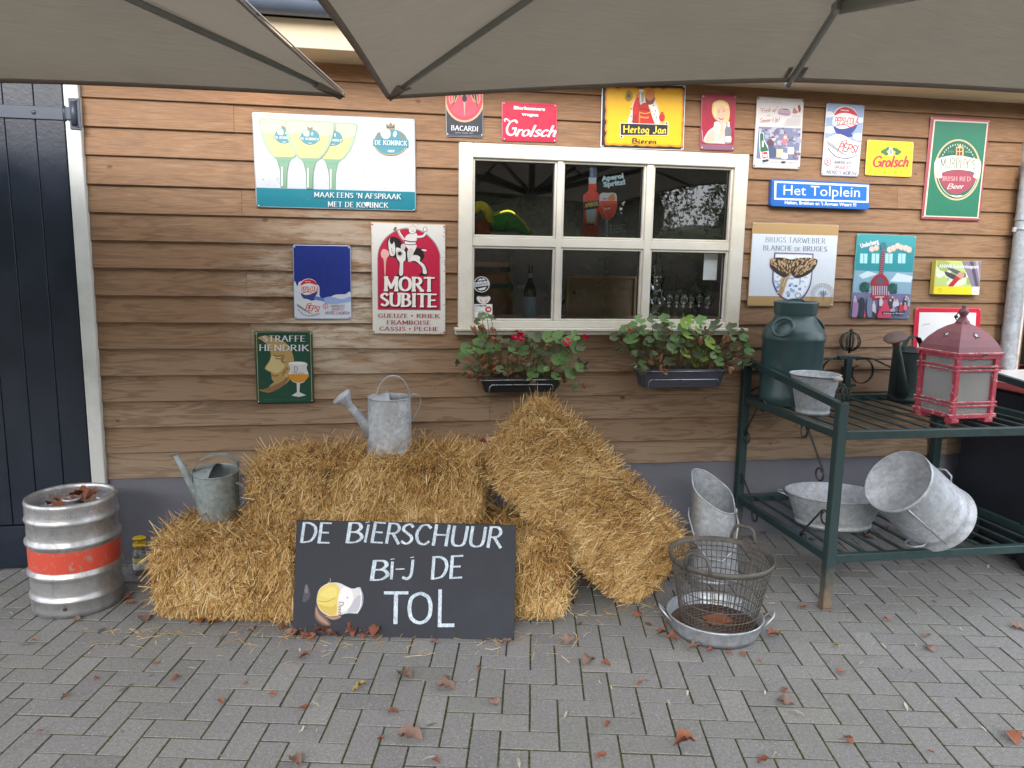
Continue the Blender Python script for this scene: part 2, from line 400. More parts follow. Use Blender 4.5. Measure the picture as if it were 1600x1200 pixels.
def keg_mat():
    k = NT('brushed_steel'); p = k.pos(obj=True); mz = k.n('ShaderNodeMapping'); mz.inputs['Scale'].default_value = (3, 3, 60); k.l(p, mz.inputs[0])
    f = k.noise(mz.outputs[0], 2, 5, .7); cl = k.noise(p, 10, 6, .7, .6)
    col = k.ramp(cl, [(.3, (.30, .30, .31)), (.55, (.55, .55, .56)), (.8, (.66, .66, .67))])
    k.set(col, .38, .85); k.l(k.ramp(cl, [(.3, .55), (.6, .36)]), k.b.inputs['Roughness'])
    k.bump(k.math('ADD', f, k.math('MULTIPLY', k.noise(p, 16, 3, .5), 2.0)), .0012, .6); return k.m
MAT['steel'] = keg_mat()
def band_mat():
    k = NT('orange_red_band'); p = k.pos(obj=True)
    sc = k.ramp(k.noise(p, 26, 6, .75, 1.0), [(.55, 0.), (.62, .8)])
    col = k.mix(k.ramp(k.noise(p, 6, 4, .6), [(.3, 0.), (.7, .35)]), rgb(196, 72, 52), rgb(178, 66, 52))
    k.set(k.mix(sc, col, rgb(150, 130, 124)), .5); return k.m
MAT['band'] = band_mat()
def chip_mat():
    k = NT('chipped_red_paint'); p = k.pos(obj=True)
    f = k.noise(p, 38, 6, .72, .8); up = k.n('ShaderNodeSeparateXYZ'); k.l(k.n('ShaderNodeNewGeometry').outputs['Normal'], up.inputs[0])
    f2 = k.math('ADD', f, k.math('MULTIPLY', up.outputs[2], .13))
    col = k.mix(k.ramp(f2, [(.585, 0.), (.64, 1.)]), k.mix(k.ramp(k.noise(p, 9, 4, .6), [(.3, 0.), (.7, 1.)]), rgb(168, 46, 68), rgb(192, 84, 100)), rgb(214, 200, 192))
    k.set(col, .5); k.bump(f, .001, .5); return k.m
MAT['chip'] = chip_mat()
MAT['lroof'] = mottled('oxblood_metal', rgb(132, 80, 88), .14, 6, .45, dirt=rgb(112, 66, 68), bump=.001)
def chalk_mat():
    k = NT('chalk'); p = k.pos(); mz = k.n('ShaderNodeMapping'); mz.inputs['Scale'].default_value = (1, 1, .35); k.l(p, mz.inputs[0])
    f = k.noise(mz.outputs[0], 190, 4, .75); g = k.noise(p, 18, 3, .6)
    col = k.mix(k.ramp(k.math('ADD', f, k.math('MULTIPLY', g, .35)), [(.52, 0.), (.82, .75)]), rgb(206, 220, 232), rgb(110, 122, 138))
    k.set(col, .85); return k.m
MAT['chalk'] = chalk_mat()

# ------------------------------------------------------------------ lettering
def S(*p): return ('s', list(p))
def L(*p): return ('l', list(p))
GL = {
'A': (.8, [L((.02,0),(.4,1)), L((.4,1),(.78,0)), L((.16,.34),(.64,.34))]),
'B': (.66, [L((.08,0),(.08,1)), S((.08,1),(.4,.98),(.53,.77),(.38,.56),(.08,.53)), S((.08,.53),(.45,.51),(.62,.27),(.43,.03),(.08,0))]),
'C': (.72, [S((.68,.82),(.46,.99),(.18,.87),(.05,.5),(.18,.13),(.46,.01),(.68,.18))]),
'D': (.76, [L((.08,0),(.08,1)), S((.08,1),(.4,.98),(.66,.78),(.7,.42),(.5,.08),(.08,0))]),
'E': (.62, [L((.08,0),(.08,1)), L((.08,1),(.56,1)), L((.08,.52),(.48,.52)), L((.08,0),(.58,0))]),
'F': (.58, [L((.08,0),(.08,1)), L((.08,1),(.56,1)), L((.08,.52),(.46,.52))]),
'G': (.76, [S((.68,.82),(.46,.99),(.18,.87),(.05,.5),(.18,.13),(.46,.01),(.68,.12)), L((.68,.1),(.68,.46)), L((.68,.46),(.46,.46))]),
'H': (.76, [L((.08,0),(.08,1)), L((.68,0),(.68,1)), L((.08,.52),(.68,.52))]),
'I': (.26, [L((.13,0),(.13,1))]),
'J': (.5, [S((.38,1),(.38,.3),(.3,.04),(.14,0),(.03,.12))]),
'K': (.72, [L((.08,0),(.08,1)), L((.64,1),(.08,.44)), L((.26,.6),(.7,0))]),
'L': (.58, [L((.08,0),(.08,1)), L((.08,0),(.56,0))]),
'M': (.94, [L((.1,0),(.1,1)), L((.1,1),(.47,.2)), L((.47,.2),(.84,1)), L((.84,1),(.84,0))]),
'N': (.78, [L((.08,0),(.08,1)), L((.08,1),(.7,0)), L((.7,0),(.7,1))]),
'O': (.82, [S((.41,1),(.14,.86),(.05,.5),(.14,.14),(.41,0),(.68,.14),(.77,.5),(.68,.86),(.41,1))]),
'P': (.62, [L((.08,0),(.08,1)), S((.08,1),(.42,.98),(.58,.74),(.42,.49),(.08,.46))]),
'R': (.7, [L((.08,0),(.08,1)), S((.08,1),(.42,.98),(.57,.75),(.42,.52),(.08,.5)), L((.3,.5),(.66,0))]),
'S': (.6, [S((.54,.84),(.36,.99),(.13,.88),(.1,.7),(.3,.53),(.5,.38),(.53,.17),(.32,.01),(.06,.14))]),
'T': (.7, [L((.35,0),(.35,1)), L((.02,1),(.68,1))]),
'U': (.76, [S((.08,1),(.08,.35),(.16,.08),(.38,0),(.6,.08),(.68,.35),(.68,1))]),
'V': (.76, [L((.02,1),(.38,0)), L((.38,0),(.74,1))]),
'W': (1.08, [L((.02,1),(.28,0)), L((.28,0),(.54,.8)), L((.54,.8),(.8,0)), L((.8,0),(1.06,1))]),
'Y': (.74, [L((.02,1),(.37,.48)), L((.72,1),(.37,.48)), L((.37,.48),(.37,0))]),
'Z': (.66, [L((.06,1),(.6,1)), L((.6,1),(.04,0)), L((.04,0),(.62,0))]),
"'": (.2, [L((.12,1),(.08,.76))]), '-': (.4, [L((.05,.46),(.35,.46))]), '.': (.4, [L((.14,.5),(.26,.5))]), '!': (.3, [L((.2,1),(.14,.3)), L((.12,.08),(.12,0))]),
'a': (.5, [S((.4,.5),(.2,.6),(.05,.3),(.15,.02),(.32,.1),(.4,.5)), S((.4,.5),(.38,.15),(.5,.02))]),
'b': (.48, [S((.1,1),(.08,.5),(.1,.05)), S((.1,.1),(.3,0),(.44,.28),(.32,.58),(.1,.45))]),
'c': (.42, [S((.38,.5),(.22,.6),(.06,.3),(.18,.02),(.42,.14))]),
'd': (.5, [S((.38,.5),(.2,.58),(.05,.28),(.16,.0),(.36,.14)), S((.42,1),(.38,.4),(.48,.02))]),
'e': (.42, [S((.06,.28),(.3,.34),(.36,.5),(.2,.6),(.06,.3),(.18,.02),(.42,.14))]),
'f': (.36, [S((.36,.92),(.24,1),(.16,.7),(.14,.1),(.08,-.2)), L((.02,.56),(.32,.56))]),
'g': (.46, [S((.38,.52),(.18,.58),(.05,.3),(.16,.04),(.36,.16)), S((.4,.56),(.38,-.1),(.26,-.36),(.06,-.28),(.2,-.08),(.46,.08))]),
'h': (.5, [L((.08,0),(.1,1)), S((.1,.34),(.26,.58),(.38,.45),(.38,.08),(.48,.03))]),
'i': (.22, [S((.1,.56),(.08,.12),(.2,.02)), L((.13,.8),(.12,.72))]),
'l': (.22, [L((.1,0),(.12,1))]),
'm': (.7, [S((.06,.56),(.06,0)), S((.06,.35),(.22,.58),(.3,.4),(.3,0)), S((.3,.35),(.48,.58),(.56,.4),(.58,.0),(.7,.06))]),
'n': (.48, [S((.06,.56),(.06,0)), S((.06,.35),(.24,.58),(.36,.45),(.36,.06),(.48,.05))]),
'o': (.44, [S((.22,.58),(.06,.42),(.08,.1),(.22,0),(.38,.16),(.36,.46),(.22,.58))]),
'p': (.48, [S((.08,.56),(.08,0),(.06,-.36)), S((.08,.4),(.26,.6),(.42,.38),(.3,.03),(.1,.08))]),
'r': (.32, [L((.08,.0),(.1,.58)), S((.1,.36),(.18,.54),(.32,.55))]),
's': (.36, [S((.34,.5),(.2,.6),(.08,.48),(.2,.32),(.32,.15),(.2,.0),(.03,.08))]),
't': (.34, [S((.16,.9),(.12,.3),(.16,.02),(.34,.08)), L((.02,.58),(.3,.58))]),
'u': (.48, [S((.06,.56),(.06,.14),(.2,0),(.36,.2)), S((.38,.56),(.36,.14),(.48,.04))]),
'v': (.42, [S((.04,.56),(.16,.02),(.36,.56))]),
'z': (.42, [S((.06,.54),(.36,.54),(.06,.04),(.4,.04))]),
}
def strip2d(pts, wf):
    n = len(pts); Lf = []; Rt = []
    for i in range(n):
        a = pts[max(i-1, 0)]; b = pts[min(i+1, n-1)]
        dx, dy = b[0]-a[0], b[1]-a[1]; l = math.hypot(dx, dy) or 1; dx /= l; dy /= l
        w = wf(dx, dy)/2
        Lf.append((pts[i][0]-dy*w, pts[i][1]+dx*w)); Rt.append((pts[i][0]+dy*w, pts[i][1]-dx*w))
    return [[Lf[i], Lf[i+1], Rt[i+1], Rt[i]] for i in range(n-1)]
def stroke_text(txt, thick=.15, thin=.06, pen=0.0, serif=0.0, slant=0.0, gap=.1, jit=0.0):
    """list of layers; a layer is a list of 2D polygons; returns (layers, width)"""
    x = 0; layers = []; R = random.Random(len(txt)+3)
    cp, sp = math.cos(pen), math.sin(pen)
    def wf(dx, dy): return thin+(thick-thin)*abs(dy*cp-dx*sp)
    for ch in txt:
        if ch == ' ': x += .42; continue
        if ch not in GL: ch = ch.upper() if ch.upper() in GL else '-'
        wd, st = GL[ch]
        for typ, pts in st:
            q = cr(pts, 5) if typ == 's' else pts
            q = [(x+a+b*slant+R.uniform(-jit, jit), b+R.uniform(-jit, jit)*.6) for a, b in q]
            if typ == 'l':     # lengthen a little so that joints close
                (ax, ay), (bx, by) = q[0], q[-1]; l = math.hypot(bx-ax, by-ay) or 1; e = thin*.5
                q = [(ax-(bx-ax)/l*e, ay-(by-ay)/l*e)]+q[1:-1]+[(bx+(bx-ax)/l*e, by+(by-ay)/l*e)]
            layers.append(strip2d(q, wf))
            if serif > 0:
                for (px, py), (ex, ey) in ((pts[0], pts[1]), (pts[-1], pts[-2])):
                    if (py < .03 or py > .97) and abs(ey-py) > .15*abs(ex-px):
                        layers.append([[(x+px+py*slant-serif, py-thin*.7), (x+px+py*slant+serif, py-thin*.7), (x+px+py*slant+serif, py+thin*.7), (x+px+py*slant-serif, py+thin*.7)]])
        x += wd+gap
    return layers, max(x-gap, .1)
_fonts = {}
def bfont(name):
    if name not in _fonts:
        f = None
        if name:
            try: f = bpy.data.fonts.load(os.path.join(bpy.utils.resource_path('LOCAL'), 'datafiles', 'fonts', name))
            except Exception: f = None
        _fonts[name] = f
    return _fonts[name]
def font_text(txt, off=0.0, shear=0.0, font=None):
    cu = bpy.data.curves.new('t', 'FONT'); cu.body = txt; cu.size = 1; cu.offset = off; cu.shear = shear; cu.resolution_u = 2
    f = bfont(font)
    if f: cu.font = f
    o = bpy.data.objects.new('t', cu); me = o.to_mesh()
    V = [(v.co.x, v.co.y) for v in me.vertices]; polys = [[V[i] for i in p.vertices] for p in me.polygons]
    o.to_mesh_clear(); bpy.data.objects.remove(o); bpy.data.curves.remove(cu)
    if not V: return [[]], 1
    x0 = min(v[0] for v in V); x1 = max(v[0] for v in V)
    return [[[((a-x0)/.73, b/.73) for a, b in p] for p in polys]], (x1-x0)/.73
STY = {
 'sans': lambda t: font_text(t), 'bold': lambda t: font_text(t, .03), 'black': lambda t: font_text(t, .055, 0), 'boldit': lambda t: font_text(t, .045, .25),
 'serif': lambda t: stroke_text(t, .13, .05, 0, .09, 0, .16), 'serifb': lambda t: stroke_text(t, .17, .07, 0, .10, 0, .17), 'slab': lambda t: stroke_text(t, .24, .12, 0, .15, 0, .12),
 'script': lambda t: stroke_text(t, .11, .07, .5, 0, .28, .03), 'scriptb': lambda t: stroke_text(t, .16, .10, .5, 0, .25, .03),
 'goth': lambda t: stroke_text(t, .19, .05, .7, .06, 0, .10), 'chalk': lambda t: stroke_text(t, .15, .07, .15, 0, .12, .1, .006), 'chalk2': lambda t: stroke_text(t, .13, .10, .15, 0, .02, .12, .006),
 'hand': lambda t: stroke_text(t, .12, .08, .4, 0, .3, .06),
}
class Art:
    """flat print: shapes given in picture measure of a close-up, laid on a plane of the place"""
    def __init__(s, sc, ox, oy, fn, step=.00009):
        s.sc, s.ox, s.oy, s.fn, s.step = sc, ox, oy, fn, step; s.lay = 1; s.mb = MB(); s.mats = []; s.clip = None
    def cut(s, p):
        if s.clip is None: return p
        C_ = s.clip; n = len(C_)
        for i in range(n):
            a, b = C_[i], C_[(i+1) % n]; out = []
            f = lambda q: (b[0]-a[0])*(q[1]-a[1])-(b[1]-a[1])*(q[0]-a[0])
            for j in range(len(p)):
                c, d = p[j-1], p[j]; fc, fd = f(c), f(d)
                if (fc >= 0) != (fd >= 0):
                    t = fc/(fc-fd); out.append((c[0]+(d[0]-c[0])*t, c[1]+(d[1]-c[1])*t))
                if fd >= 0: out.append(d)
            p = out
            if len(p) < 3: return None
        return p
    def m(s, c):
        mt = c if not isinstance(c, tuple) else pm(*c)
        if mt not in s.mats: s.mats.append(mt)
        return s.mats.index(mt)
    def pt(s, x, y): return s.fn(s.ox+x/s.sc, s.oy+y/s.sc)
    def polys(s, P, c, adv=True):
        if not P: return
        mi = s.m(c); P3 = []
        nrm = s.nrm()
        for p in P:
            p = s.cut(p)
            if not p: continue
            b = [s.pt(x, y)+nrm*(s.step*s.lay) for x, y in p]
            s.mb.add(b, [tuple(range(len(b)))], mi)
        if adv: s.lay += 1
    def nrm(s):
        a, b, c = s.pt(0, 0), s.pt(100, 0), s.pt(0, 100); n = (b-a).cross(c-a).normalized()
        return n if n.y < 0 else -n
    def poly(s, pts, c): s.polys([pts], c)
    def smooth(s, pts, c, n=5): s.polys([cr(pts, n, True)], c)
    def ell(s, cx, cy, rx, ry, c, n=28, a0=0, a1=2*PI, rot=0):
        full = abs(a1-a0-2*PI) < 1e-6
        q = []
        for i in range(n if full else n+1):
            a = a0+(a1-a0)*i/n; x, y = rx*math.cos(a), ry*math.sin(a)
            q.append((cx+x*math.cos(rot)-y*math.sin(rot), cy+x*math.sin(rot)+y*math.cos(rot)))
        s.polys([q], c)
    def ring(s, cx, cy, rx, ry, w, c, n=32, a0=0, a1=2*PI):
        P = []
        for i in range(n):
            a, b = a0+(a1-a0)*i/n, a0+(a1-a0)*(i+1)/n
            P.append([(cx+rx*math.cos(a), cy+ry*math.sin(a)), (cx+rx*math.cos(b), cy+ry*math.sin(b)), (cx+(rx-w)*math.cos(b), cy+(ry-w)*math.sin(b)), (cx+(rx-w)*math.cos(a), cy+(ry-w)*math.sin(a))])
        s.polys(P, c)
    def rect(s, x0, y0, x1, y1, c): s.poly([(x0, y0), (x1, y0), (x1, y1), (x0, y1)], c)
    def line(s, pts, w, c, smooth=True):
        q = cr(pts, 5) if smooth and len(pts) > 2 else pts
        s.polys(strip2d(q, lambda a, b: w), c)
    def text(s, t, x0, y0, x1, y1, h, c, sty='sans', bend=0.0, one=True):
        """baseline from (x0,y0) to (x1,y1), capital height h"""
        lays, wd = STY[sty](t); L_ = math.hypot(x1-x0, y1-y0); ux, uy = (x1-x0)/L_, (y1-y0)/L_; k = L_/wd
        for li, P in enumerate(lays):
            Q = []
            for p in P:
                q = []
                for a, b in p:
                    xx = a*k; bb = b*h + bend*4*(xx/L_)*(1-xx/L_); q.append((x0+ux*xx+uy*bb, y0+uy*xx-ux*bb))
                Q.append(q)
            s.lay += .12 if len(lays) > 1 else 0
            s.polys(Q, c, False)
        s.lay += 1
    def blobs(s, x0, y0, x1, y1, n, r, cols, seed=1, tall=1.0):
        R = random.Random(seed)
        for i in range(n):
            cx, cy = R.uniform(x0, x1), R.uniform(y0, y1); rr = r*R.uniform(.5, 1.3); a = R.uniform(0, 6)
            q = [(cx+rr*math.cos(a+k*PI/3.5)*R.uniform(.6, 1.2), cy+rr*tall*math.sin(a+k*PI/3.5)*R.uniform(.6, 1.2)) for k in range(7)]
            s.lay += .15; s.polys([q], R.choice(cols), False)
        s.lay += 1
    def out(s, name, parent, origin): return s.mb.build(name, s.mats, parent, origin, smooth=False)

# ------------------------------------------------------------------ the ground
PA = math.radians(-11.3)                                   # the paving runs at a slight angle to the barn
PE = Vector((math.cos(PA), math.sin(PA), 0)); PN = Vector((-math.sin(PA), math.cos(PA), 0))
PO = G(828.1, 1091.3); PW = .1057
bm_ = MB(); bm_.add([(-60, -70, -.003), (60, -70, -.003), (60, .5, -.003), (-60, .5, -.003)], [(0, 1, 2, 3)])
bm_.add([(-60, .5, -.003), (60, .5, -.003), (60, 70, -.003), (-60, 70, -.003)], [(0, 1, 2, 3)])
ground = bm_.build('pavement', MAT['joint']); tag(ground, 'grey concrete pavers laid in herringbone with mossy joints', kind='structure')
def paver_me(lx, ly):
    m = MB(); m.box((0, 0, -.02), (lx, ly, .04), bev=.0011)
    me = bpy.data.meshes.new('paving_brick'); me.from_pydata(m.v, [], m.f); me.materials.append(MAT['paver']); me.update(); return me
gp = .0075
PH, PV = paver_me(2*PW-gp, PW-gp), paver_me(PW-gp, 2*PW-gp)
cand = []
for i in range(-60, 70):
    for j in range(-60, 44):
        k = (i+j) % 4
        if k == 0: c = PO+PE*((i+1)*PW)+PN*((j+.5)*PW); t = 'H'
        elif k == 2: c = PO+PE*((i+.5)*PW)+PN*((j+1)*PW); t = 'V'
        else: continue
        if c.y > .1 or c.y < -6.5 or abs(c.x) > 6: continue
        u, v, z = PX(c)
        vis = z > .3 and -40 < u < 1640 and v < 1260 and v > 780
        cand.append(((-v if vis else 1e4+abs(c.y)), c, t, vis))
cand.sort(key=lambda a: a[0])
def jit(c): r = random.Random(int(c.x*1000)*7919+int(c.y*1000)); return r.uniform(-.0016, .0016), r.uniform(-.006, .006), r.uniform(-.004, .004), r.uniform(-.01, .01)
stuff = MB(); tint = []
for n_, (key, c, t, vis) in enumerate(cand):
    dz, rx, ry, rz = jit(c)
    if n_ < 296 and vis:
        link('paving_brick', PH if t == 'H' else PV, ground, (c.x, c.y, dz), (rx, ry, PA+rz))
    else:
        T = Matrix.Translation((c.x, c.y, dz)) @ Matrix.Rotation(PA+rz, 4, 'Z') @ Matrix.Rotation(rx, 4, 'X') @ Matrix.Rotation(ry, 4, 'Y')
        me = PH if t == 'H' else PV; b = len(stuff.f)
        lx, ly = (2*PW-gp, PW-gp) if t == 'H' else (PW-gp, 2*PW-gp); x, y, e = lx/2, ly/2, .0011
        vs = [(-x, -y, -.02), (x, -y, -.02), (x, y, -.02), (-x, y, -.02), (-x, -y, -e), (x, -y, -e), (x, y, -e), (-x, y, -e), (-x+e, -y+e, 0), (x-e, -y+e, 0), (x-e, y-e, 0), (-x+e, y-e, 0)]
        stuff.add(vs, [(8, 9, 10, 11)]+[(q, (q+1) % 4, (q+1) % 4+4, q+4) for q in range(4)]+[(q+4, (q+1) % 4+4, (q+1) % 4+8, q+8) for q in range(4)], 0, False, T)
        tint += [random.random()]*(len(stuff.f)-b)
st_o = stuff.build('paving_bricks_beyond', MAT['paver'], ground)
st_o['kind'] = 'stuff'
ta = st_o.data.attributes.new('tint', 'FLOAT', 'FACE'); ta.data.foreach_set('value', tint)

# ------------------------------------------------------------------ the barn
Z0, EXP = 2.4633540, .1412551
XL, XR = -1.472, 3.925
WX0, WX1, WZ0, WZ1 = .422, 2.106, 1.31, 2.318              # window opening with its frame
barn = thing('barn', 'long barn wall clad in brown weatherboards above a grey plinth', 'building', (0, .1, 0))
BO = (0, .1, 0)
def bpart(mb, name, mat, parent=barn, **k): return mb.build(name, mat, parent, BO if parent is barn else None, **k)
def plank(x0, x1, zb, zt, rs):
    m = MB(); n = max(2, int((x1-x0)/.25)); r = random.Random(rs); rows = []
    for i in range(n+1):
        x = x0+(x1-x0)*i/n; wb = mnoise.noise(Vector((x*1.1, rs*3.7, 0)))*.0035; wy = mnoise.noise(Vector((x*.9, rs*1.3, 5)))*.003
        b = zb+wb
        rows.append([(x, -.022+wy, b), (x, -.0245+wy, b+.0025), (x, -.007+wy*.4, zt), (x, .004, zt), (x, -.001+wy, b)])
    vs = [p for q in rows for p in q]; fs = []
    for i in range(n):
        for k in range(5):
            l = (k+1) % 5; fs.append((i*5+k, (i+1)*5+k, (i+1)*5+l, i*5+l))
    fs += [tuple(range(5)), tuple(n*5+k for k in reversed(range(5)))]
    m.add(vs, fs); return m
cuts = {-2: [], 1: [-.745], 3: [3.1], 4: [-.722], 7: [-.712], 9: [-.702], 10: [2.75], 12: [.61], 14: [2.8]}
cuts = {k: list(v) for k, v in cuts.items()}
for k in range(-2, 15):
    zb = Z0-k*EXP; zt = min(zb+EXP+.016, 2.69)
    xs = [XL]+sorted(cuts.get(k, []))+[XR]
    for a, b in zip(xs[:-1], xs[1:]):
        segs = [(a, b)]
        if 2 <= k <= 8:
            segs = []
            if a < WX0: segs.append((a, min(b, WX0+.01)))
            if b > WX1: segs.append((max(a, WX1-.01), b))
        for q, (c, d) in enumerate(segs):
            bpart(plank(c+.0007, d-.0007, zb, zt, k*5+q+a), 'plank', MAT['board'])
m = MB()   # backing behind the boards, with the window hole
m.box(((XL+WX0)/2, .03, 1.6), (WX0-XL, .04, 2.3)); m.box(((WX1+XR)/2, .03, 1.6), (XR-WX1, .04, 2.3))
m.box(((WX0+WX1)/2, .03, .88), (WX1-WX0, .04, .86)); m.box(((WX0+WX1)/2, .03, 2.53), (WX1-WX0, .04, .42))
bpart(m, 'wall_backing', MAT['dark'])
m = MB(); m.box(((XL+XR)/2-.01, .0, .25), (XR-XL, .03, .5)); m.box(((XL+XR)/2-.01, -.018, .012), (XR-XL, .012, .03))
bpart(m, 'plinth', MAT['plinth'])
# body of the building behind
m = MB(); m.box((1.0, 2.4, 1.35), (12, .1, 2.7)); m.box((-5, 1.25, 1.35), (.1, 2.3, 2.7)); m.box((7, 1.25, 1.35), (.1, 2.3, 2.7)); m.box((-3.9, .08, 1.35), (2.3, .05, 2.7))
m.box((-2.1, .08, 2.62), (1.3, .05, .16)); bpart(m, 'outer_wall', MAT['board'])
m = MB()
def slope(y): return 2.9+(y+.36)/1.61*1.2
for xa, xb, ya, yb in ((-5.3, .2, -.36, 1.25), (2.4, 7.3, -.36, 1.25), (.2, 2.4, -.36, .04), (.2, 2.4, 1.2, 1.25)): m.add([(xa, ya, slope(ya)), (xb, ya, slope(ya)), (xb, yb, slope(yb)), (xa, yb, slope(yb))], [(0, 1, 2, 3)])
rl_ = MB(); rl_.add([(.2, .04, slope(.04)+.01), (2.4, .04, slope(.04)+.01), (2.4, 1.2, slope(1.2)+.01), (.2, 1.2, slope(1.2)+.01)], [(0, 1, 2, 3)]); bpart(rl_, 'added_rooflight', MAT['cleanglass'])  # unseen roof opening and glazing, added to let sky light into the room
m.add([(-5.3, 1.25, 4.1), (7.3, 1.25, 4.1), (7.3, 2.9, 2.9), (-5.3, 2.9, 2.9)], [(0, 1, 2, 3)])
bpart(m, 'roof', MAT['brick'])
# eaves
m = MB(); m.box((1, -.125, 2.704), (12, .25, .018)); bpart(m, 'soffit', MAT['soffit'])
m = MB(); m.box((1, -.263, 2.762), (12, .022, .135), bev=.003); bpart(m, 'fascia', MAT['soffit'])
m = MB()
m.lathe([(.062, -6), (.062, 6)], 14, 0, Matrix.Translation((1, -.338, 2.885)) @ Matrix.Rotation(PI/2, 4, 'Y'), a0=-PI*.5-PI*0, a1=PI*.5)
m.tube([(-5, -.402, 2.887), (7, -.402, 2.887)], .008, 6); bpart(m, 'gutter', MAT['gutter'])
for x in (-1.6, -.7-.0, .0, .75, 1.5, 2.25, 3.0, 3.75):
    m = MB(); m.box((x-.1, -.34, 2.845), (.03, .128, .04)); m.box((x-.1, -.277, 2.83), (.03, .006, .1)); bpart(m, 'gutter_bracket', MAT['gutter'])

# door and its frame on the left
m = MB(); m.box((-1.507, -.03, 1.265), (.068, .05, 2.53), bev=.004); m.box((-2.07, -.03, 2.5625), (1.18, .05, .055), bev=.004)
m.box((-2.63, -.03, 1.265), (.068, .05, 2.53), bev=.004); bpart(m, 'door_frame', MAT['post'])
door = thing('door', None, None, (-2.07, -.012, 0)); door.parent = barn; door.location = Vector((-2.07, -.012, 0))-Vector(BO)
del_keys = [k for k in ('label', 'category') if k in door]
m = MB(); m.box((0, .028, 1.27), (1.05, .012, 2.5)); m.build('backing', MAT['doorline'], door)
x = -.525; wds = [.13, .125, .13, .125, .13, .125, .14, .135]
for wd in wds:
    m = MB(); m.box((x+wd/2, 0, 1.385), (wd-.003, .024, 2.27), bev=.0025); m.build('door_board', MAT['door'], door); x += wd
m = MB(); m.box((0, -.004, .128), (1.045, .03, .232), bev=.003); m.build('kick_board', MAT['door'], door)
m = MB(); m.box((.11, -.017, 2.375), (.82, .008, .062), bev=.002)
m.tube(arc((.53, -.028, 2.372), .016, -PI/2, PI*.9, 8, 'xy'), .004, 6, flat=(.005, .027, (0, 0, 1)))
m.box((.553, -.05, 2.372), (.03, .014, .06), bev=.003); m.tube([(.575, -.052, 2.318), (.575, -.052, 2.43)], .015, 10)
m.box((.578, -.047, 2.372), (.052, .006, .15), bev=.002)
for bx in (.03, .33): m.sphere((bx+.05, -.022, 2.375), .011, 0, seg=8, rings=5, sc=(1, .5, 1))
for bz in (2.435, 2.312): m.sphere((.59, -.05, bz), .006, 0, seg=8, rings=5)
m.build('strap_hinge', MAT['hinge'], door)

# right-hand corner: post and the shop window beyond the drainpipe
m = MB(); m.box((3.985, -.03, 1.35), (.085, .1, 2.7), bev=.006); bpart(m, 'corner_post', mottled('peeling_white_paint', rgb(196, 186, 178), .12, 20, .7, dirt=rgb(150, 116, 96), bump=.001))
m = MB(); m.box((4.04, -.03, 1.35), (.022, .06, 2.7)); m.box((5.5, -.03, .4), (2.9, .05, .8)); m.box((5.5, -.03, 2.55), (2.9, .05, .3)); bpart(m, 'shop_front', mottled('brown_frame', rgb(84, 58, 44), .2, 15, .6))
m = MB(); m.box((5.5, -.02, 1.6), (2.88, .008, 1.58)); bpart(m, 'shop_glass', MAT['glass'])
m = MB(); m.box((5.5, .5, 1.6), (2.9, .05, 1.7)); bpart(m, 'shop_interior', MAT['dark'])
for z, c in ((1.15, (120, 40, 44)), (1.42, (90, 70, 60)), (1.75, (70, 84, 78))):
    m = MB(); m.box((5.0, .22, z), (1.7, .2, .025)); m.box((4.5, .2, z+.06), (.3, .14, .1), 1); m.box((5.1, .2, z+.07), (.4, .14, .12), 1)
    bpart(m, 'shelf', [MAT['tan'], pm(*c, .6)])

# ------------------------------------------------------------------ window
win = thing('window', None, None, (0, 0, 0)); win.parent = barn; win.location = -Vector(BO)
def wpart(m, n, mt): return m.build(n, mt, win)
PXs = [(.512, .962), (1.018, 1.483), (1.548, 2.010)]; PZs = [(1.829, 2.229), (1.362, 1.754)]
yF = -.045
m = MB()
def bar(x0, x1, z0, z1, y0=-.050, y1=.05, bev=.004): m.box(((x0+x1)/2, (y0+y1)/2, (z0+z1)/2), (x1-x0, y1-y0, z1-z0), bev=bev)
bar(WX0, PXs[0][0]-.0125, WZ0+.002, WZ1); bar(PXs[2][1]+.0125, WX1, WZ0+.002, WZ1)
bar(PXs[0][0]-.012, PXs[2][1]+.012, PZs[0][1]+.0125, WZ1); bar(PXs[0][0]-.012, PXs[2][1]+.012, WZ0+.002, PZs[1][0]-.0125)
wpart(m, 'outer_frame', MAT['cream'])
for a, b in ((PXs[0][1], PXs[1][0]), (PXs[1][1], PXs[2][0])):
    m = MB(); bar(a+.0125, b-.0125, PZs[1][0]-.012, PZs[0][1]+.012, -.040, .045, .003); wpart(m, 'mullion', MAT['cream'])
m = MB(); bar(PXs[0][0]-.012, PXs[2][1]+.012, PZs[1][1]+.0125, PZs[0][0]-.0125, -.036, .04, .003); wpart(m, 'transom', MAT['cream'])
for xa, xb in PXs:
    for za, zb in PZs:
        m = MB(); e = .028 if False else .012
        for (a, b, c, d) in ((xa-e, xa, za-e, zb+e), (xb, xb+e, za-e, zb+e), (xa, xb, zb, zb+e), (xa, xb, za-e, za)): bar(a, b, c, d, -.028, .03, .0025)
        sf = wpart(m, 'sash', MAT['cream'])
        m = MB()
        e2 = .0035
        for (a, b, c, d) in ((xa, xa+e2, za, zb), (xb-e2, xb, za, zb), (xa+e2, xb-e2, zb-e2, zb), (xa+e2, xb-e2, za, za+e2)): bar(a, b, c, d, -.006, .012, 0)
        wpart(m, 'gasket', MAT['dark'])
        m = MB(); m.add([(xa, .003, za), (xb, .003, za), (xb, .003, zb), (xa, .003, zb)], [(0, 1, 2, 3)]); wpart(m, 'pane', MAT['glass'])
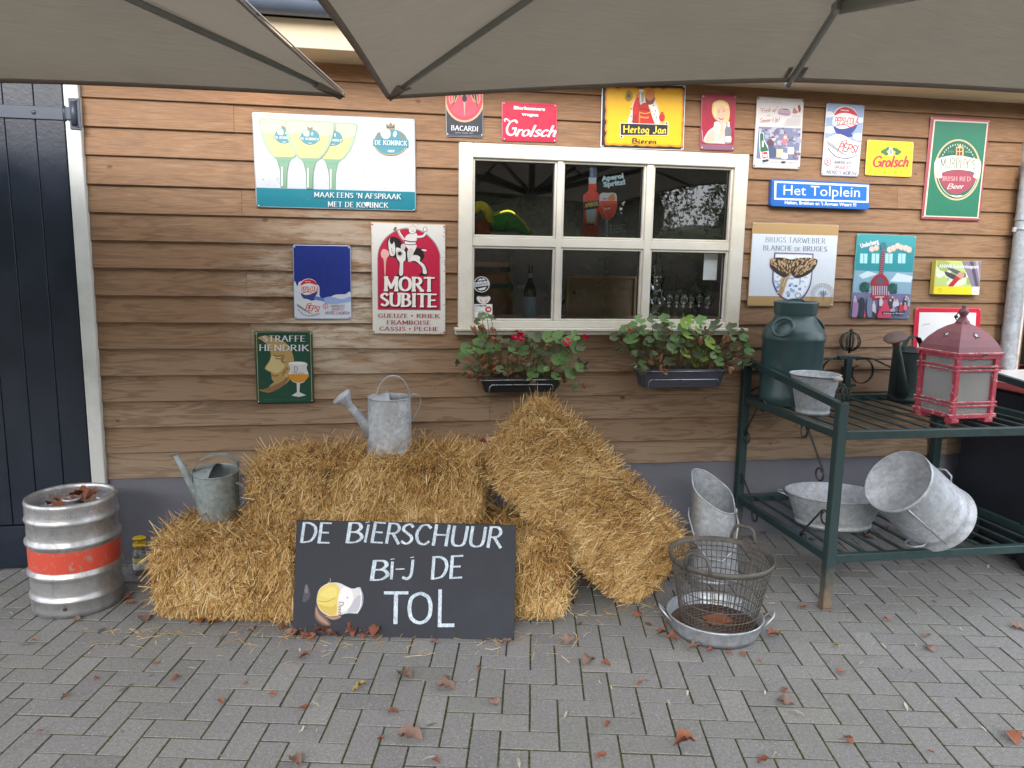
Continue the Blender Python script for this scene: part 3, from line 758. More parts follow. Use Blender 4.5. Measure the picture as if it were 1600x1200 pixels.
m = MB(); m.box(((WX0+WX1)/2+.008, -.062, 1.305), (1.745, .075, .018), bev=.004); m.box(((WX0+WX1)/2+.008, -.054, 1.285), (1.735, .055, .022), bev=.004); wpart(m, 'sill', MAT['cream'])
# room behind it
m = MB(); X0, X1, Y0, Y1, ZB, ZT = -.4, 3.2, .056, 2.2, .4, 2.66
for f in ([(X0, Y1, ZB), (X1, Y1, ZB), (X1, Y1, ZT), (X0, Y1, ZT)], [(X0, Y0, ZB), (X0, Y1, ZB), (X0, Y1, ZT), (X0, Y0, ZT)], [(X1, Y0, ZB), (X1, Y1, ZB), (X1, Y1, ZT), (X1, Y0, ZT)], [(X0, 1.3, ZT), (X1, 1.3, ZT), (X1, Y1, ZT), (X0, Y1, ZT)], [(X0, Y0, ZB), (X1, Y0, ZB), (X1, Y1, ZB), (X0, Y1, ZB)]):  # ceiling left open below the added roof opening
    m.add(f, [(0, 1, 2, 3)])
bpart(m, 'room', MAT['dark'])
m = MB(); m.box((1.26, .2, 1.345), (1.72, .29, .025)); bpart(m, 'inner_sill', MAT['tan'])
# drainpipe
pipe = thing('drainpipe', 'round zinc drainpipe running down the right end of the boards', 'drainpipe', (3.912, -.11, 0))
m = MB(); m.tube([(0.0, 0, .02), (0, 0, 2.2)]+[(x, y, z) for x, y, z in [(.003, 0, 2.26), (.02, 0, 2.32), (.06, -.005, 2.375), (.12, -.01, 2.405), (.2, -.02, 2.42), (.5, -.06, 2.45)]], .048, 20)
m.build('pipe', MAT['pipe'], pipe)
for z in (1.93, 1.9): pass
m = MB(); m.lathe([(.049, -.003), (.056, -.003), (.056, .014), (.049, .014)], 20, 0, Matrix.Translation((0, 0, 1.93))); m.box((-.062, 0, 1.93), (.02, .016, .03), bev=.002); m.box((.062, 0, 1.93), (.02, .016, .03), bev=.002); m.build('bracket', MAT['pipe'], pipe)
m = MB(); m.lathe([(.049, -.004), (.053, -.004), (.053, .004), (.049, .004)], 20, 0, Matrix.Translation((0, 0, 1.99))); m.build('seam', MAT['pipe'], pipe)

# ------------------------------------------------------------------ parasols
def parasol(corner, sgn, label, L_=1.75, rise=.085, h=.62):
    A = Vector(corner); a = math.radians(-12); e = Vector((math.cos(a), math.sin(a), 0))*sgn; n = Vector((math.sin(a), -math.cos(a), 0))
    C = A+e*L_+n*L_; C.z = A.z+h
    t = thing('parasol', label, 'parasol', (C.x, C.y, 0))
    O = (C.x, C.y, 0)
    cs = [A, A+e*2*L_, A+e*2*L_+n*2*L_, A+n*2*L_]
    mids = [(cs[i]+cs[(i+1) % 4])/2+Vector((0, 0, rise)) for i in range(4)]
    tips = []
    for i in range(4): tips += [cs[i], mids[i]]
    # canopy: eight panels between ribs, hem slightly hollow
    m = MB(); vs = []; fs = []; NR, NS = 9, 8
    for s_ in range(8):
        p, q = tips[s_], tips[(s_+1) % 8]
        base = len(vs)
        for i in range(NR+1):
            r = i/NR
            for j in range(NS+1):
                u = j/NS; E_ = p*(1-u)+q*u; P = C*(1-r)+E_*r
                hol = math.sin(PI*u)
                P = P+(C-E_).normalized()*(.022*hol*r*r) + Vector((0, 0, -.035*hol*math.sin(PI*r)*1.0 + .012*math.sin(PI*r)))
                if u in (0, 1): pass
                vs.append(P)
        for i in range(NR):
            for j in range(NS):
                k = base+i*(NS+1)+j; fs.append((k, k+1, k+NS+2, k+NS+1))
    m.add(vs, fs, 0, True); cano = m.build('canopy', MAT['fabric'], t, O)
    m = MB()
    for s_ in range(8):      # hem band hanging a little below the edge
        p, q = tips[s_], tips[(s_+1) % 8]; top = []; 
        for j in range(17):
            u = j/16; E_ = p*(1-u)+q*u+(C-(p*(1-u)+q*u)).normalized()*(.022*math.sin(PI*u)); top.append(E_)
        inn = [(C-x).normalized() for x in top]
        out_ = [Vector((-d.x, -d.y, 0)).normalized() for d in inn]
        b = len(m.v); m.add([x+d*.0 + Vector((0, 0, .004)) for x, d in zip(top, out_)]+[x+d*.006+Vector((0, 0, -.008)) for x, d in zip(top, out_)]+[x+i2*.02+Vector((0, 0, .0)) for x, i2 in zip(top, inn)], 
              [(j, j+1, 17+j+1, 17+j) for j in range(16)]+[(17+j, 17+j+1, 34+j+1, 34+j) for j in range(16)], 0, True)
    m.build('hem', MAT['hem'], t, O)
    m = MB()
    for i in range(4):
        for p, q in ((cs[i], mids[i]), (mids[i], cs[(i+1) % 4])):
            pa = []
            for j in range(17):
                u = j/16; E_ = p*(1-u)+q*u; d = (C-E_).normalized(); pa.append(E_+d*.022*math.sin(PI*u)-Vector((d.x, d.y, 0)).normalized()*.005+Vector((0, 0, .008)))
            m.tube(pa, .0032, 5)
    m.build('piping', MAT['edge'], t, O)
    hub = C+Vector((0, 0, -.03))
    for i, tp in enumerate(tips):
        m = MB(); corner_ = i % 2 == 0
        a0 = tp+Vector((0, 0, -.003)); b0 = hub
        d = (a0-b0).normalized()
        m.tube([b0, b0*.5+a0*.5+Vector((0, 0, -.008)), a0+d*(.035 if not corner_ else -.09)], .013, 8, flat=None)
        if not corner_: m.sphere(a0+d*.035, .016, seg=10, rings=6)
        r = m.build('rib', MAT['frame'], t, O)
        m = MB()   # end pocket
        s1 = Vector((-d.y, d.x, 0)).normalized()
        if corner_:
            m.add([a0-d*.0, a0-d*.13+s1*.042, a0-d*.13-s1*.042, a0-d*.13+Vector((0, 0, -.022)), a0-d*.02+Vector((0, 0, -.022))], [(0, 1, 3, 4), (0, 4, 3, 2), (1, 2, 3)])
        else:
            m.box(a0-d*.045+Vector((0, 0, .008)), (.0, .0, .0)) if False else None
            c0 = a0-d*.05
            for sg in (1, -1):
                q0 = c0+s1*sg*.03; m.add([q0+d*.05-s1*.011*sg+Vector((0,0,.009)), q0+d*.05+s1*.011*sg+Vector((0,0,.009)), q0-d*.05+s1*.011*sg+Vector((0,0,.004)), q0-d*.05-s1*.011*sg+Vector((0,0,.004))], [(0, 1, 2, 3)])
        m.build('pocket', MAT['hem'], t, O)
        m = MB(); k = .52 if corner_ else .30
        a1 = tp*(1-k)+hub*k+Vector((0, 0, -.02)); hub2 = C+Vector((0, 0, -.70))
        # the stay runs from the rib to the lower hub
        m.tube([a1, hub2], .012, 6, flat=(.006, .017, (0, 0, 1))); m.box(a1, (.05, .05, .035), R=Matrix.Rotation(math.atan2(d.y, d.x), 3, 'Z'), bev=.004)
        m.build('strut', MAT['frame'], t, O)
    m = MB(); m.lathe([(.05, -.76), (.06, -.74), (.06, -.66), (.03, -.64), (.03, .02)], 14, 0, Matrix.Translation(C)); m.build('hub', MAT['frame'], t, O)
    # side pole and hanging arm behind
    m = MB(); B = C+n*(L_+.5); m.tube([C+Vector((0, 0, .0)), C+Vector((0, 0, .14)), (B.x, B.y, C.z+.12), (B.x, B.y, .06)], .035, 10); m.build('mast', MAT['frame'], t, O)
    m = MB(); m.box((B.x, B.y, .03), (.8, .8, .06), bev=.01); m.build('base', MAT['frame'], t, O)
    return t
parasol(W(606, 152, -.75), 1, 'large square taupe parasol over the window, filling the top right')
parasol(W(538, 149, -.95), -1, 'taupe parasol above the dark door, its corner pointing right', rise=.05)

# ------------------------------------------------------------------ behind the camera (mirrored in the panes)
def foliage(name, boxes, n, sz, mat, label=None, kind=None, parent=None, seed=3, origin=None, cat=None, group=None):
    R = np.random.default_rng(seed); V = []; cnt = 0
    bx = np.array(boxes, float); vol = bx[:, 3]*bx[:, 4]*bx[:, 5]; pr = vol/vol.sum(); idx = R.choice(len(bx), n, p=pr)
    b = bx[idx]; d = R.normal(size=(n, 3)); d /= np.linalg.norm(d, axis=1)[:, None]; rad = R.uniform(.45, 1.0, n)[:, None]**.5
    c = b[:, :3]+d*rad*b[:, 3:]
    a = R.normal(size=(n, 3)); a /= np.linalg.norm(a, axis=1)[:, None]; q = np.cross(a, R.normal(size=(n, 3))); q /= np.linalg.norm(q, axis=1)[:, None]
    s_ = sz*R.uniform(.5, 1.3, n)[:, None]
    P = np.stack([c-a*s_, c+q*s_*.5, c+a*s_, c-q*s_*.5], 1).reshape(-1, 3)
    if origin is not None: P = P-np.array(origin)
    me = bpy.data.meshes.new(name); me.vertices.add(4*n); me.vertices.foreach_set('co', P.ravel()); me.loops.add(4*n); me.loops.foreach_set('vertex_index', np.arange(4*n, dtype=np.int32))
    me.polygons.add(n); me.polygons.foreach_set('loop_start', np.arange(0, 4*n, 4, dtype=np.int32)); me.polygons.foreach_set('loop_total', np.full(n, 4, np.int32)); me.update(); me.validate(); me.materials.append(mat)
    o = link(name, me, parent); return tag(o, label, cat, group, kind)
def blob_core(name, boxes, mat, parent, origin):
    m = MB()
    for x, y, z, a, b, c in boxes: m.sphere((x, y, z), 1, seg=10, rings=7, sc=(a*.7, b*.7, c*.7))
    return m.build(name, mat, parent, origin)
hb = [(x, -11.0, z_, .8, .55, .8) for x in np.arange(-12, 14, 1.0) for z_ in (.7, 1.6)]
hg = thing('hedge', 'clipped green hedge across the yard, mirrored in the window panes', 'hedge', (0, -11, 0))
foliage('foliage', hb, 22000, .07, MAT['hedge'], parent=hg, origin=(0, -11, 0)); blob_core('branches', hb, MAT['bark'], hg, (0, -11, 0))
for i, (x, y, h) in enumerate([(-7.5, -17, 6.4), (-3.0, -18.5, 7.2), (1.6, -17.0, 6.6), (6.2, -18, 7.4), (10.8, -16, 6.2)]):
    t = thing('tree', ['broad tree at the far left of the yard behind the hedge', 'tall tree left of the middle behind the hedge', 'round tree right of the middle behind the hedge', 'tallest tree on the right behind the hedge', 'tree at the far right end of the hedge'][i], 'tree', (x, y, 0), group='trees behind the hedge')
    m = MB(); m.tube([(0, 0, 0), (.05, 0, h*.3), (0, .05, h*.6), (.1, 0, h*.9)], [.17, .14, .09, .03], 8)
    R = random.Random(i)
    for k in range(7):
        a = R.uniform(0, 6.28); z = h*R.uniform(.3, .6); m.tube([(0, 0, z), (math.cos(a)*.8, math.sin(a)*.8, z+.6), (math.cos(a)*1.5, math.sin(a)*1.5, z+1.3)], [.07, .04, .015], 6)
    m.build('trunk', MAT['bark'], t)
    bx = [(R.uniform(-2.2, 2.2), R.uniform(-1.2, 1.2), h*R.uniform(.22, .92), R.uniform(.9, 1.5), R.uniform(.7, 1.1), R.uniform(.7, 1.2)) for k in range(18)]
    if i < 4: blob_core('inner_branches', bx[:9] if i == 3 else bx, MAT['crowncore'], t, (0, 0, 0))
    foliage('crown', bx, 11000 if i < 4 else 20000, .07 if i < 4 else .06, MAT['treeleaf'] if i % 2 else MAT['hedge'], parent=t, seed=i+9)
m = MB(); vs = []; nx = 70
for j in range(9):
    for i in range(nx+1):
        x = -34+68*i/nx; u = j/8; hh_ = 6.8 if x < 8.6 else (3.3 if x < 14 else 5.5); hh_ *= 1+.16*mnoise.noise(Vector((x*.5, 3, 0)))+.05*mnoise.noise(Vector((x*2.3, 3, 1)))
        vs.append((x, -20-6*u+.9*mnoise.noise(Vector((x*.8, u*4, 2))), -.01+hh_*math.sin(u*PI/2)**.6+.25*mnoise.noise(Vector((x*1.5, u*6, 7)))*u))
m.add(vs, [(j*(nx+1)+i, j*(nx+1)+i+1, (j+1)*(nx+1)+i+1, (j+1)*(nx+1)+i) for j in range(8) for i in range(nx)], 0, True)
wb = m.build('wooded_bank', mottled('bank_scrub', rgb(84, 92, 62), .45, 1.6, .95, fine=9, bump=.1)); tag(wb, kind='structure')
rb = [(-2.3, -8.6, .55, .6, .5, .55), (-1.8, -8.7, .85, .5, .4, .45)]
rs_ = thing('red_shrub', 'dark red leaved shrub in front of the hedge', 'shrub', (-2.1, -8.6, 0)); foliage('foliage', rb, 1800, .05, MAT['redleaf'], parent=rs_, origin=(-2.1, -8.6, 0), seed=20)
m = MB(); [m.tube([(0, 0, 0), (math.cos(a)*.2, math.sin(a)*.2, .4), (math.cos(a)*.35, math.sin(a)*.3, .8)], [.02, .014, .006], 6) for a in (0, 1.3, 2.5, 3.9, 5)]; m.build('stem', MAT['bark'], rs_)

# ------------------------------------------------------------------ enamel and tin signs on the boards
YS = -.031
GRP_S = 'advertising signs on the barn wall'
def sign(label, z, quad, back, cat='sign', thick=.004, nails=True, rim=None, Y=YS, shape_r=.012, nailm=None):
    """quad: the four corners in close-up measure, clockwise from top left"""
    sc, ox, oy = z
    fn = lambda u, v: W(u, v, Y)
    P = [fn(ox+x/sc, oy+y/sc) for x, y in quad]
    c = sum(P, Vector())/4
    t = thing('wall_sign', label, cat, tuple(c), group=None)
    # plate with rounded corners
    pts = []
    for i in range(4):
        p, a, b = P[i], P[i-1], P[(i+1) % 4]; da = (a-p).normalized()*shape_r; db = (b-p).normalized()*shape_r
        for k in range(5):
            u = k/4; pts.append(p+da*(1-u)**2+db*u**2)
    m = MB(); n = len(pts)
    inn = [c+(q-c)*(1-.006/max((q-c).length, .01)) for q in pts]
    vs = [q+Vector((0, thick, 0)) for q in pts]+[q+Vector((0, .0015, 0)) for q in pts]+inn
    m.add(vs, [tuple(range(2*n, 3*n))], 0)
    m.add(vs, [(i, (i+1) % n, n+(i+1) % n, n+i) for i in range(n)]+[(n+i, n+(i+1) % n, 2*n+(i+1) % n, 2*n+i) for i in range(n)], 1)
    m.build('plate', [back, rim or MAT['tin']], t, c)
    if nails:
        for i in range(4):
            q = P[i]+((c-P[i]).normalized()*.016); m = MB(); m.sphere(q+Vector((0, -.002, 0)), .0045, seg=8, rings=5, sc=(1, .5, 1)); m.build('nail', nailm or MAT['nail'], t, c)
    A = Art(sc, ox, oy, fn); cx_ = sum(q[0] for q in quad)/4; cy_ = sum(q[1] for q in quad)/4
    A.clip = [(cx_+(x-cx_)*.985, cy_+(y-cy_)*.985) for x, y in quad]
    return t, c, A
def fin(s): s[2].out('artwork', s[0], s[1])
WHT = (212, 214, 218); TEAL = (20, 116, 132); K = (24, 26, 32)

# three glasses
z = (5.926, 390, 160)
s = sign('wide white tin sign with three green-stemmed beer glasses over a teal strip', z, [(20, 88), (1533, 150), (1545, 1008), (60, 970)], pm(186, 190, 198, .3), shape_r=.014); A = s[2]
A.poly([(45, 788), (1541, 830), (1543, 1000), (62, 962)], TEAL)
def koninck_glass(cx, top, dy, badge=True):
    y = lambda v: v+dy
    GR, GR2, YL = (150, 168, 144), (114, 148, 124), (198, 188, 124)
    A.smooth([(cx-215, y(150)), (cx, y(165)), (cx+230, y(178)), (cx+215, y(300)), (cx+165, y(430)), (cx+95, y(520)), (cx, y(540)), (cx-95, y(510)), (cx-170, y(400)), (cx-212, y(270))], GR, 4)
    A.smooth([(cx-196, y(172)), (cx, y(182)), (cx+210, y(192)), (cx+198, y(296)), (cx, y(290)), (cx-192, y(280))], (168, 176, 158), 4)
    A.smooth([(cx-160, y(290)), (cx, y(300)), (cx+165, y(310)), (cx+150, y(400)), (cx+85, y(500)), (cx, y(512)), (cx-85, y(500)), (cx-140, y(400))], YL, 4)
    A.poly([(cx-80, y(505)), (cx+85, y(510)), (cx+55, y(560)), (cx+35, y(640)), (cx+32, y(792)), (cx-28, y(792)), (cx-32, y(640)), (cx-55, y(560))], GR2)
    A.poly([(cx-58, y(535)), (cx+62, y(540)), (cx+50, y(565)), (cx-48, y(560))], (100, 148, 122))
    A.line([(cx-48, y(560)), (cx-30, y(650)), (cx-24, y(790))], 5, (84, 128, 106)); A.line([(cx+52, y(565)), (cx+34, y(650)), (cx+30, y(792))], 5, (84, 128, 106))
    A.line([(cx-215, y(150)), (cx-212, y(270)), (cx-170, y(400)), (cx-80, y(520))], 7, (150, 172, 140)); A.line([(cx+228, y(178)), (cx+215, y(300)), (cx+165, y(430)), (cx+85, y(520))], 8, (128, 160, 134))
    A.rect(cx-20, y(600), cx-8, y(780), (206, 226, 208))
    bx = cx+5; by = y(315)
    A.ell(bx, by, 88, 72, (74, 130, 142)); A.smooth([(bx-62, by-45), (bx-15, by-62), (bx-8, by-15), (bx-35, by-8), (bx-55, by-18)], (204, 204, 170)); A.smooth([(bx+12, by-20), (bx+22, by-50), (bx+28, by-22)], WHT)
    A.poly([(bx-98, by-5), (bx+92, by+2), (bx+92, by+38), (bx-98, by+30)], (66, 126, 138)); A.text('DE KONINCK', bx-88, by+24, bx+86, by+31, 22, WHT, 'serifb'); A.text('1833', bx-16, by+62, bx+18, by+63, 12, WHT, 'sans')
    A.smooth([(bx-20, by-72), (bx-22, by-98), (bx, by-84), (bx+22, by-96), (bx+20, by-70)], (120, 112, 88))
koninck_glass(765, 0, 18); koninck_glass(315, 0, -4); koninck_glass(555, 0, 8)
bx, by = 1306, 372
A.ell(bx, by-5, 160, 124, (186, 164, 110)); A.ell(bx, by-5, 154, 118, (66, 126, 142)); A.smooth([(bx-98, by-100), (bx-50, by-128), (bx-8, by-110), (bx-4, by-60), (bx-28, by-36), (bx-70, by-40)], (206, 204, 178)); A.smooth([(bx+22, by-72), (bx+42, by-108), (bx+56, by-78), (bx+38, by-48)], WHT)
A.smooth([(bx-128, by-80), (bx-100, by-95), (bx-90, by-50), (bx-120, by-45)], (112, 112, 106)); A.smooth([(bx+86, by-80), (bx+126, by-68), (bx+120, by-30), (bx+88, by-44)], (112, 112, 106))
A.smooth([(bx-34, by-134), (bx-40, by-172), (bx-18, by-160), (bx, by-188), (bx+18, by-160), (bx+36, by-170), (bx+30, by-130)], (122, 108, 80)); A.line([(bx-34, by-142), (bx, by-134), (bx+30, by-140)], 9, (70, 66, 58))
A.poly([(bx-162, by-28), (bx+164, by-24), (bx+164, by+42), (bx-162, by+32)], (52, 122, 136)); A.text('DE', bx-146, by+20, bx-88, by+22, 40, WHT, 'serifb'); A.text('KONINCK', bx-68, by+22, bx+148, by+30, 42, WHT, 'serifb'); A.text('1833', bx-26, by+90, bx+34, by+92, 22, WHT, 'bold')
A.text("MAAK EENS 'N AFSPRAAK", 600, 876, 1398, 896, 44, WHT, 'serifb'); A.text('MET DE KONINCK', 727, 966, 1280, 978, 46, WHT, 'serifb')
R_ = random.Random(4)
for i in range(46):
    x, y = R_.choice([(R_.uniform(60, 300), R_.uniform(640, 770)), (R_.uniform(1000, 1500), R_.uniform(640, 820)), (R_.uniform(300, 500), R_.uniform(380, 480)), (R_.uniform(100, 1500), R_.uniform(130, 960))])
    A.line([(x, y), (x+R_.uniform(-14, 14), y+R_.uniform(2, 22))], R_.uniform(1.5, 3.5), R_.choice([(96, 96, 92), (150, 146, 138)]), False)
A.smooth([(1070, 930), (1105, 925), (1110, 950), (1085, 965), (1060, 945)], (206, 214, 214)); A.smooth([(1155, 930), (1165, 985), (1150, 960)], (206, 214, 214))
fin(s)

# black oval bat sign
z = (6, 690, 120)
s = sign('black tin sign with a red oval bat emblem, half hidden by the parasol', z, [(30, -60), (392, -35), (390, 570), (44, 562)], pm(40, 42, 54), shape_r=.01); A = s[2]
A.ell(215, 205, 188, 222, (196, 158, 122)); A.ell(215, 205, 170, 204, (186, 60, 78)); A.ell(215, 190, 158, 186, (206, 74, 92))
A.smooth([(60, 60), (110, 150), (110, 230), (90, 300), (120, 240), (150, 180), (215, 140), (280, 180), (320, 240), (345, 300), (330, 200), (370, 60), (215, 20)], (40, 34, 40), 4)
for sg in (-1, 1):
    for k in range(4): A.line([(215+sg*(35+k*28), 60), (215+sg*(60+k*28), 160+k*10), (215+sg*(88+k*14), 235+k*6)], 6, (206, 180, 136))
    A.smooth([(215+sg*30, 215), (215+sg*75, 225), (215+sg*110, 290), (215+sg*70, 300), (215+sg*45, 260)], (214, 76, 92), 4); A.ell(215+sg*45, 165, 12, 8, (196, 40, 48))
A.smooth([(190, 170), (240, 170), (222, 250), (215, 370), (206, 250)], (176, 160, 140)); A.ell(215, 200, 22, 36, (30, 28, 34))
A.text('BACARDI', 90, 500, 340, 512, 44, WHT, 'serifb'); A.text("EST'D CUBA 1862", 130, 530, 296, 536, 12, (170, 172, 180), 'sans'); A.line([(46, 545), (388, 555)], 5, (96, 100, 124), False)
fin(s)

# small red sign
RED = (178, 18, 54)
s = sign('small raspberry red sign with white script lettering above the window', z, [(565, 232), (1085, 258), (1080, 615), (565, 598)], pm(*RED), rim=pm(200, 60, 90)); A = s[2]
A.poly([(590, 255), (1062, 278), (1056, 592), (590, 576)], (184, 24, 60)); A.text('Bierkenners', 676, 302, 970, 318, 30, WHT, 'black'); A.text('vragen', 748, 360, 906, 372, 28, WHT, 'black')
A.text('G', 590, 545, 690, 548, 140, WHT, 'scriptb'); A.text('rolsch', 690, 552, 1066, 562, 100, WHT, 'scriptb'); A.line([(596, 420), (590, 400), (610, 396), (640, 420)], 12, WHT); fin(s)

# yellow king sign
z = (6, 930, 120)
s = sign('large yellow sign with a king raising a stein over black gothic lettering', z, [(65, 60), (850, 78), (828, 690), (50, 665)], pm(30, 24, 24), rim=pm(206, 206, 208)); A = s[2]
YE = (226, 172, 14); edge = []
Rr = random.Random(5)
def edgeline(a, b, n, amp):
    out = []
    for i in range(n):
        u = i/n; x = a[0]*(1-u)+b[0]*u; y = a[1]*(1-u)+b[1]*u; k = amp*(1 if i % 3 else 2.6)*Rr.uniform(.3, 1); dx, dy = 450-x, 370-y; l = math.hypot(dx, dy); out.append((x+dx/l*k, y+dy/l*k))
    return out
ed = edgeline((92, 92), (836, 104), 20, 8)+edgeline((836, 104), (826, 665), 15, 8)+edgeline((826, 665), (84, 645), 20, 8)+edgeline((84, 645), (92, 92), 15, 8)
A.poly(ed, (206, 128, 20)); A.poly([(450+(x-450)*.955, 370+(y-370)*.94) for x, y in ed], YE)
A.smooth([(322, 440), (330, 340), (350, 250), (400, 200), (500, 195), (570, 240), (600, 340), (596, 440)], (206, 196, 190), 5); A.smooth([(352, 440), (358, 300), (400, 220), (430, 300), (400, 440)], (150, 30, 22), 4)
A.smooth([(410, 440), (405, 320), (440, 250), (520, 250), (555, 330), (560, 440)], (176, 34, 24), 5); A.smooth([(500, 260), (535, 250), (590, 330), (590, 440), (560, 438), (520, 330)], (220, 212, 204), 4)
for x, y in ((340, 300), (336, 370), (545, 270), (565, 320), (575, 380), (345, 420), (552, 350)): A.ell(x, y, 5, 8, (40, 34, 34), 8)
A.ell(512, 180, 46, 62, (188, 110, 60)); A.smooth([(470, 200), (512, 225), (560, 190), (545, 250), (500, 262), (474, 240)], (110, 52, 28), 4); A.poly([(478, 138), (486, 108), (508, 124), (528, 104), (540, 128), (568, 140), (548, 160), (486, 156)], (206, 130, 30))
A.rect(410, 130, 454, 238, (150, 146, 140)); A.ell(432, 132, 24, 16, (230, 228, 224)); A.rect(420, 150, 430, 230, (214, 212, 208)); A.smooth([(384, 170), (410, 160), (412, 215), (392, 225)], (196, 120, 74)); A.smooth([(350, 300), (384, 200), (412, 215), (400, 330), (370, 360)], (188, 38, 26), 4)
A.line([(410, 330), (470, 345), (540, 325)], 8, (214, 160, 60)); A.line([(410, 375), (480, 385), (500, 375)], 16, (206, 130, 70)); A.line([(415, 340), (415, 430)], 10, (206, 140, 50), False); A.line([(420, 300), (520, 310)], 5, (110, 20, 16), False)
A.ell(625, 380, 28, 40, (196, 34, 30)); A.rect(612, 330, 640, 350, (140, 90, 30)); A.smooth([(290, 150), (312, 130), (345, 152), (350, 200), (312, 232), (280, 205)], (150, 120, 40), 4); A.ell(314, 180, 16, 20, (96, 74, 30))
A.poly([(232, 432), (684, 446), (680, 552), (232, 552)], (206, 200, 190)); A.poly([(238, 438), (678, 452), (676, 546), (238, 546)], K); A.ell(668, 436, 18, 16, (206, 200, 190)); A.ell(668, 436, 9, 8, K); A.ell(244, 562, 18, 16, (206, 200, 190)); A.ell(244, 562, 9, 8, K)
A.text('Hertog Jan', 262, 524, 664, 532, 66, (232, 200, 60), 'goth'); A.text('Bieren', 344, 622, 572, 630, 44, K, 'goth'); fin(s)
for q in ((60, 640), (810, 665), (820, 80)): pass

# woman with a beer
s = sign('narrow dark red sign of a blonde woman holding a glass', z, [(1000, 160), (1325, 170), (1300, 695), (985, 685)], pm(150, 22, 48), rim=pm(150, 60, 84)); A = s[2]
A.smooth([(1095, 300), (1110, 240), (1180, 220), (1245, 250), (1262, 340), (1245, 420), (1200, 430), (1130, 400), (1100, 350)], (214, 178, 120)); A.ell(1180, 340, 56, 84, (222, 170, 146)); A.smooth([(1110, 300), (1125, 250), (1180, 236), (1235, 260), (1240, 300), (1190, 275), (1140, 300), (1135, 380), (1112, 350)], (228, 196, 140))
A.line([(1160, 385), (1180, 400), (1205, 390)], 9, (196, 40, 50)); A.ell(1160, 330, 6, 4, (60, 50, 50)); A.ell(1205, 325, 6, 4, (60, 50, 50)); A.line([(1150, 316), (1170, 314)], 3, (110, 80, 50), False); A.line([(1195, 312), (1215, 310)], 3, (110, 80, 50), False)
A.smooth([(1020, 610), (1050, 520), (1110, 470), (1160, 430), (1220, 430), (1262, 500), (1270, 620), (1150, 625)], (206, 178, 176)); A.smooth([(1110, 470), (1170, 430), (1200, 440), (1190, 560), (1130, 600)], (222, 172, 150)); A.smooth([(1030, 605), (1060, 540), (1110, 500), (1120, 590), (1090, 620)], (222, 168, 148))
A.smooth([(1112, 450), (1140, 420), (1170, 450), (1165, 530), (1150, 590), (1128, 590), (1115, 530)], (214, 196, 176)); A.ell(1140, 436, 26, 16, (236, 230, 224)); A.poly([(1240, 430), (1258, 430), (1276, 500), (1266, 630), (1214, 630), (1214, 500)], (112, 108, 116)); A.poly([(1220, 560), (1268, 560), (1266, 614), (1220, 612)], (224, 222, 222)); A.rect(1240, 420, 1258, 470, (220, 214, 214))
A.poly([(992, 632), (1302, 640), (1298, 688), (988, 680)], (120, 84, 104)); A.line([(1000, 500), (1010, 610)], 6, (190, 150, 164), False); fin(s)

# fresh up
z = (9.227, 1160, 140)
s = sign('off-white picture sign with red handwriting over a picnic scene and green bottle', z, [(212, 92), (893, 133), (830, 1152), (150, 1125)], pm(198, 192, 190), rim=pm(150, 140, 134), nailm=MAT['rust']); A = s[2]
A.text('YOU LIKE IT LOTS', 325, 188, 570, 198, 12, (70, 60, 60), 'sans'); MR = (140, 44, 54)
A.text('"Fresh up"', 255, 335, 505, 315, 62, MR, 'hand'); A.line([(258, 262), (272, 285)], 7, MR, False); A.line([(505, 240), (495, 262)], 7, MR, False); A.text('with', 355, 386, 400, 372, 18, MR, 'hand'); A.text('Seven-Up!', 245, 478, 530, 462, 64, MR, 'hand')
A.smooth([(505, 320), (540, 275), (620, 272), (690, 310), (690, 360), (640, 382), (560, 370), (510, 350)], (166, 142, 156)); A.line([(520, 345), (600, 350), (680, 360)], 10, (110, 90, 110)); A.line([(590, 285), (670, 285)], 10, (80, 74, 84), False)
A.smooth([(720, 330), (745, 260), (770, 290), (800, 320), (780, 345), (740, 345)], (170, 96, 100)); A.smooth([(800, 240), (830, 225), (840, 300), (815, 330)], (140, 52, 60)); A.rect(712, 378, 832, 382, (150, 146, 146)); A.rect(720, 392, 832, 396, (150, 146, 146))
for yy in range(420, 520, 14): A.poly([(640-((yy-420)*.6), yy), (836, yy+4), (836, yy+7), (640-((yy-420)*.6), yy+3)], (164, 158, 158))
A.poly([(232, 534), (840, 560), (806, 1018), (200, 990)], (112, 116, 142)); A.blobs(240, 560, 820, 980, 60, 34, [(140, 140, 160), (96, 98, 124), (168, 160, 170), (84, 84, 104), (150, 152, 176)], 3)
A.blobs(250, 880, 800, 990, 26, 26, [(140, 104, 100), (110, 84, 90), (178, 162, 156)], 5, .5); A.smooth([(340, 780), (380, 720), (430, 730), (450, 800), (400, 830)], (88, 62, 76)); A.ell(445, 705, 30, 34, (214, 186, 172)); A.smooth([(408, 700), (430, 672), (470, 690), (440, 700)], (54, 44, 50)); A.smooth([(570, 720), (620, 640), (650, 700), (620, 790), (580, 790)], (196, 110, 116)); A.ell(612, 690, 22, 26, (216, 180, 170))
A.smooth([(330, 840), (460, 830), (480, 960), (360, 970)], (70, 82, 110)); A.rect(485, 860, 580, 980, (206, 180, 150)); A.poly([(650, 830), (740, 835), (735, 930), (645, 925)], (212, 208, 206)); A.smooth([(560, 930), (640, 920), (640, 1000), (560, 995)], (214, 206, 208))
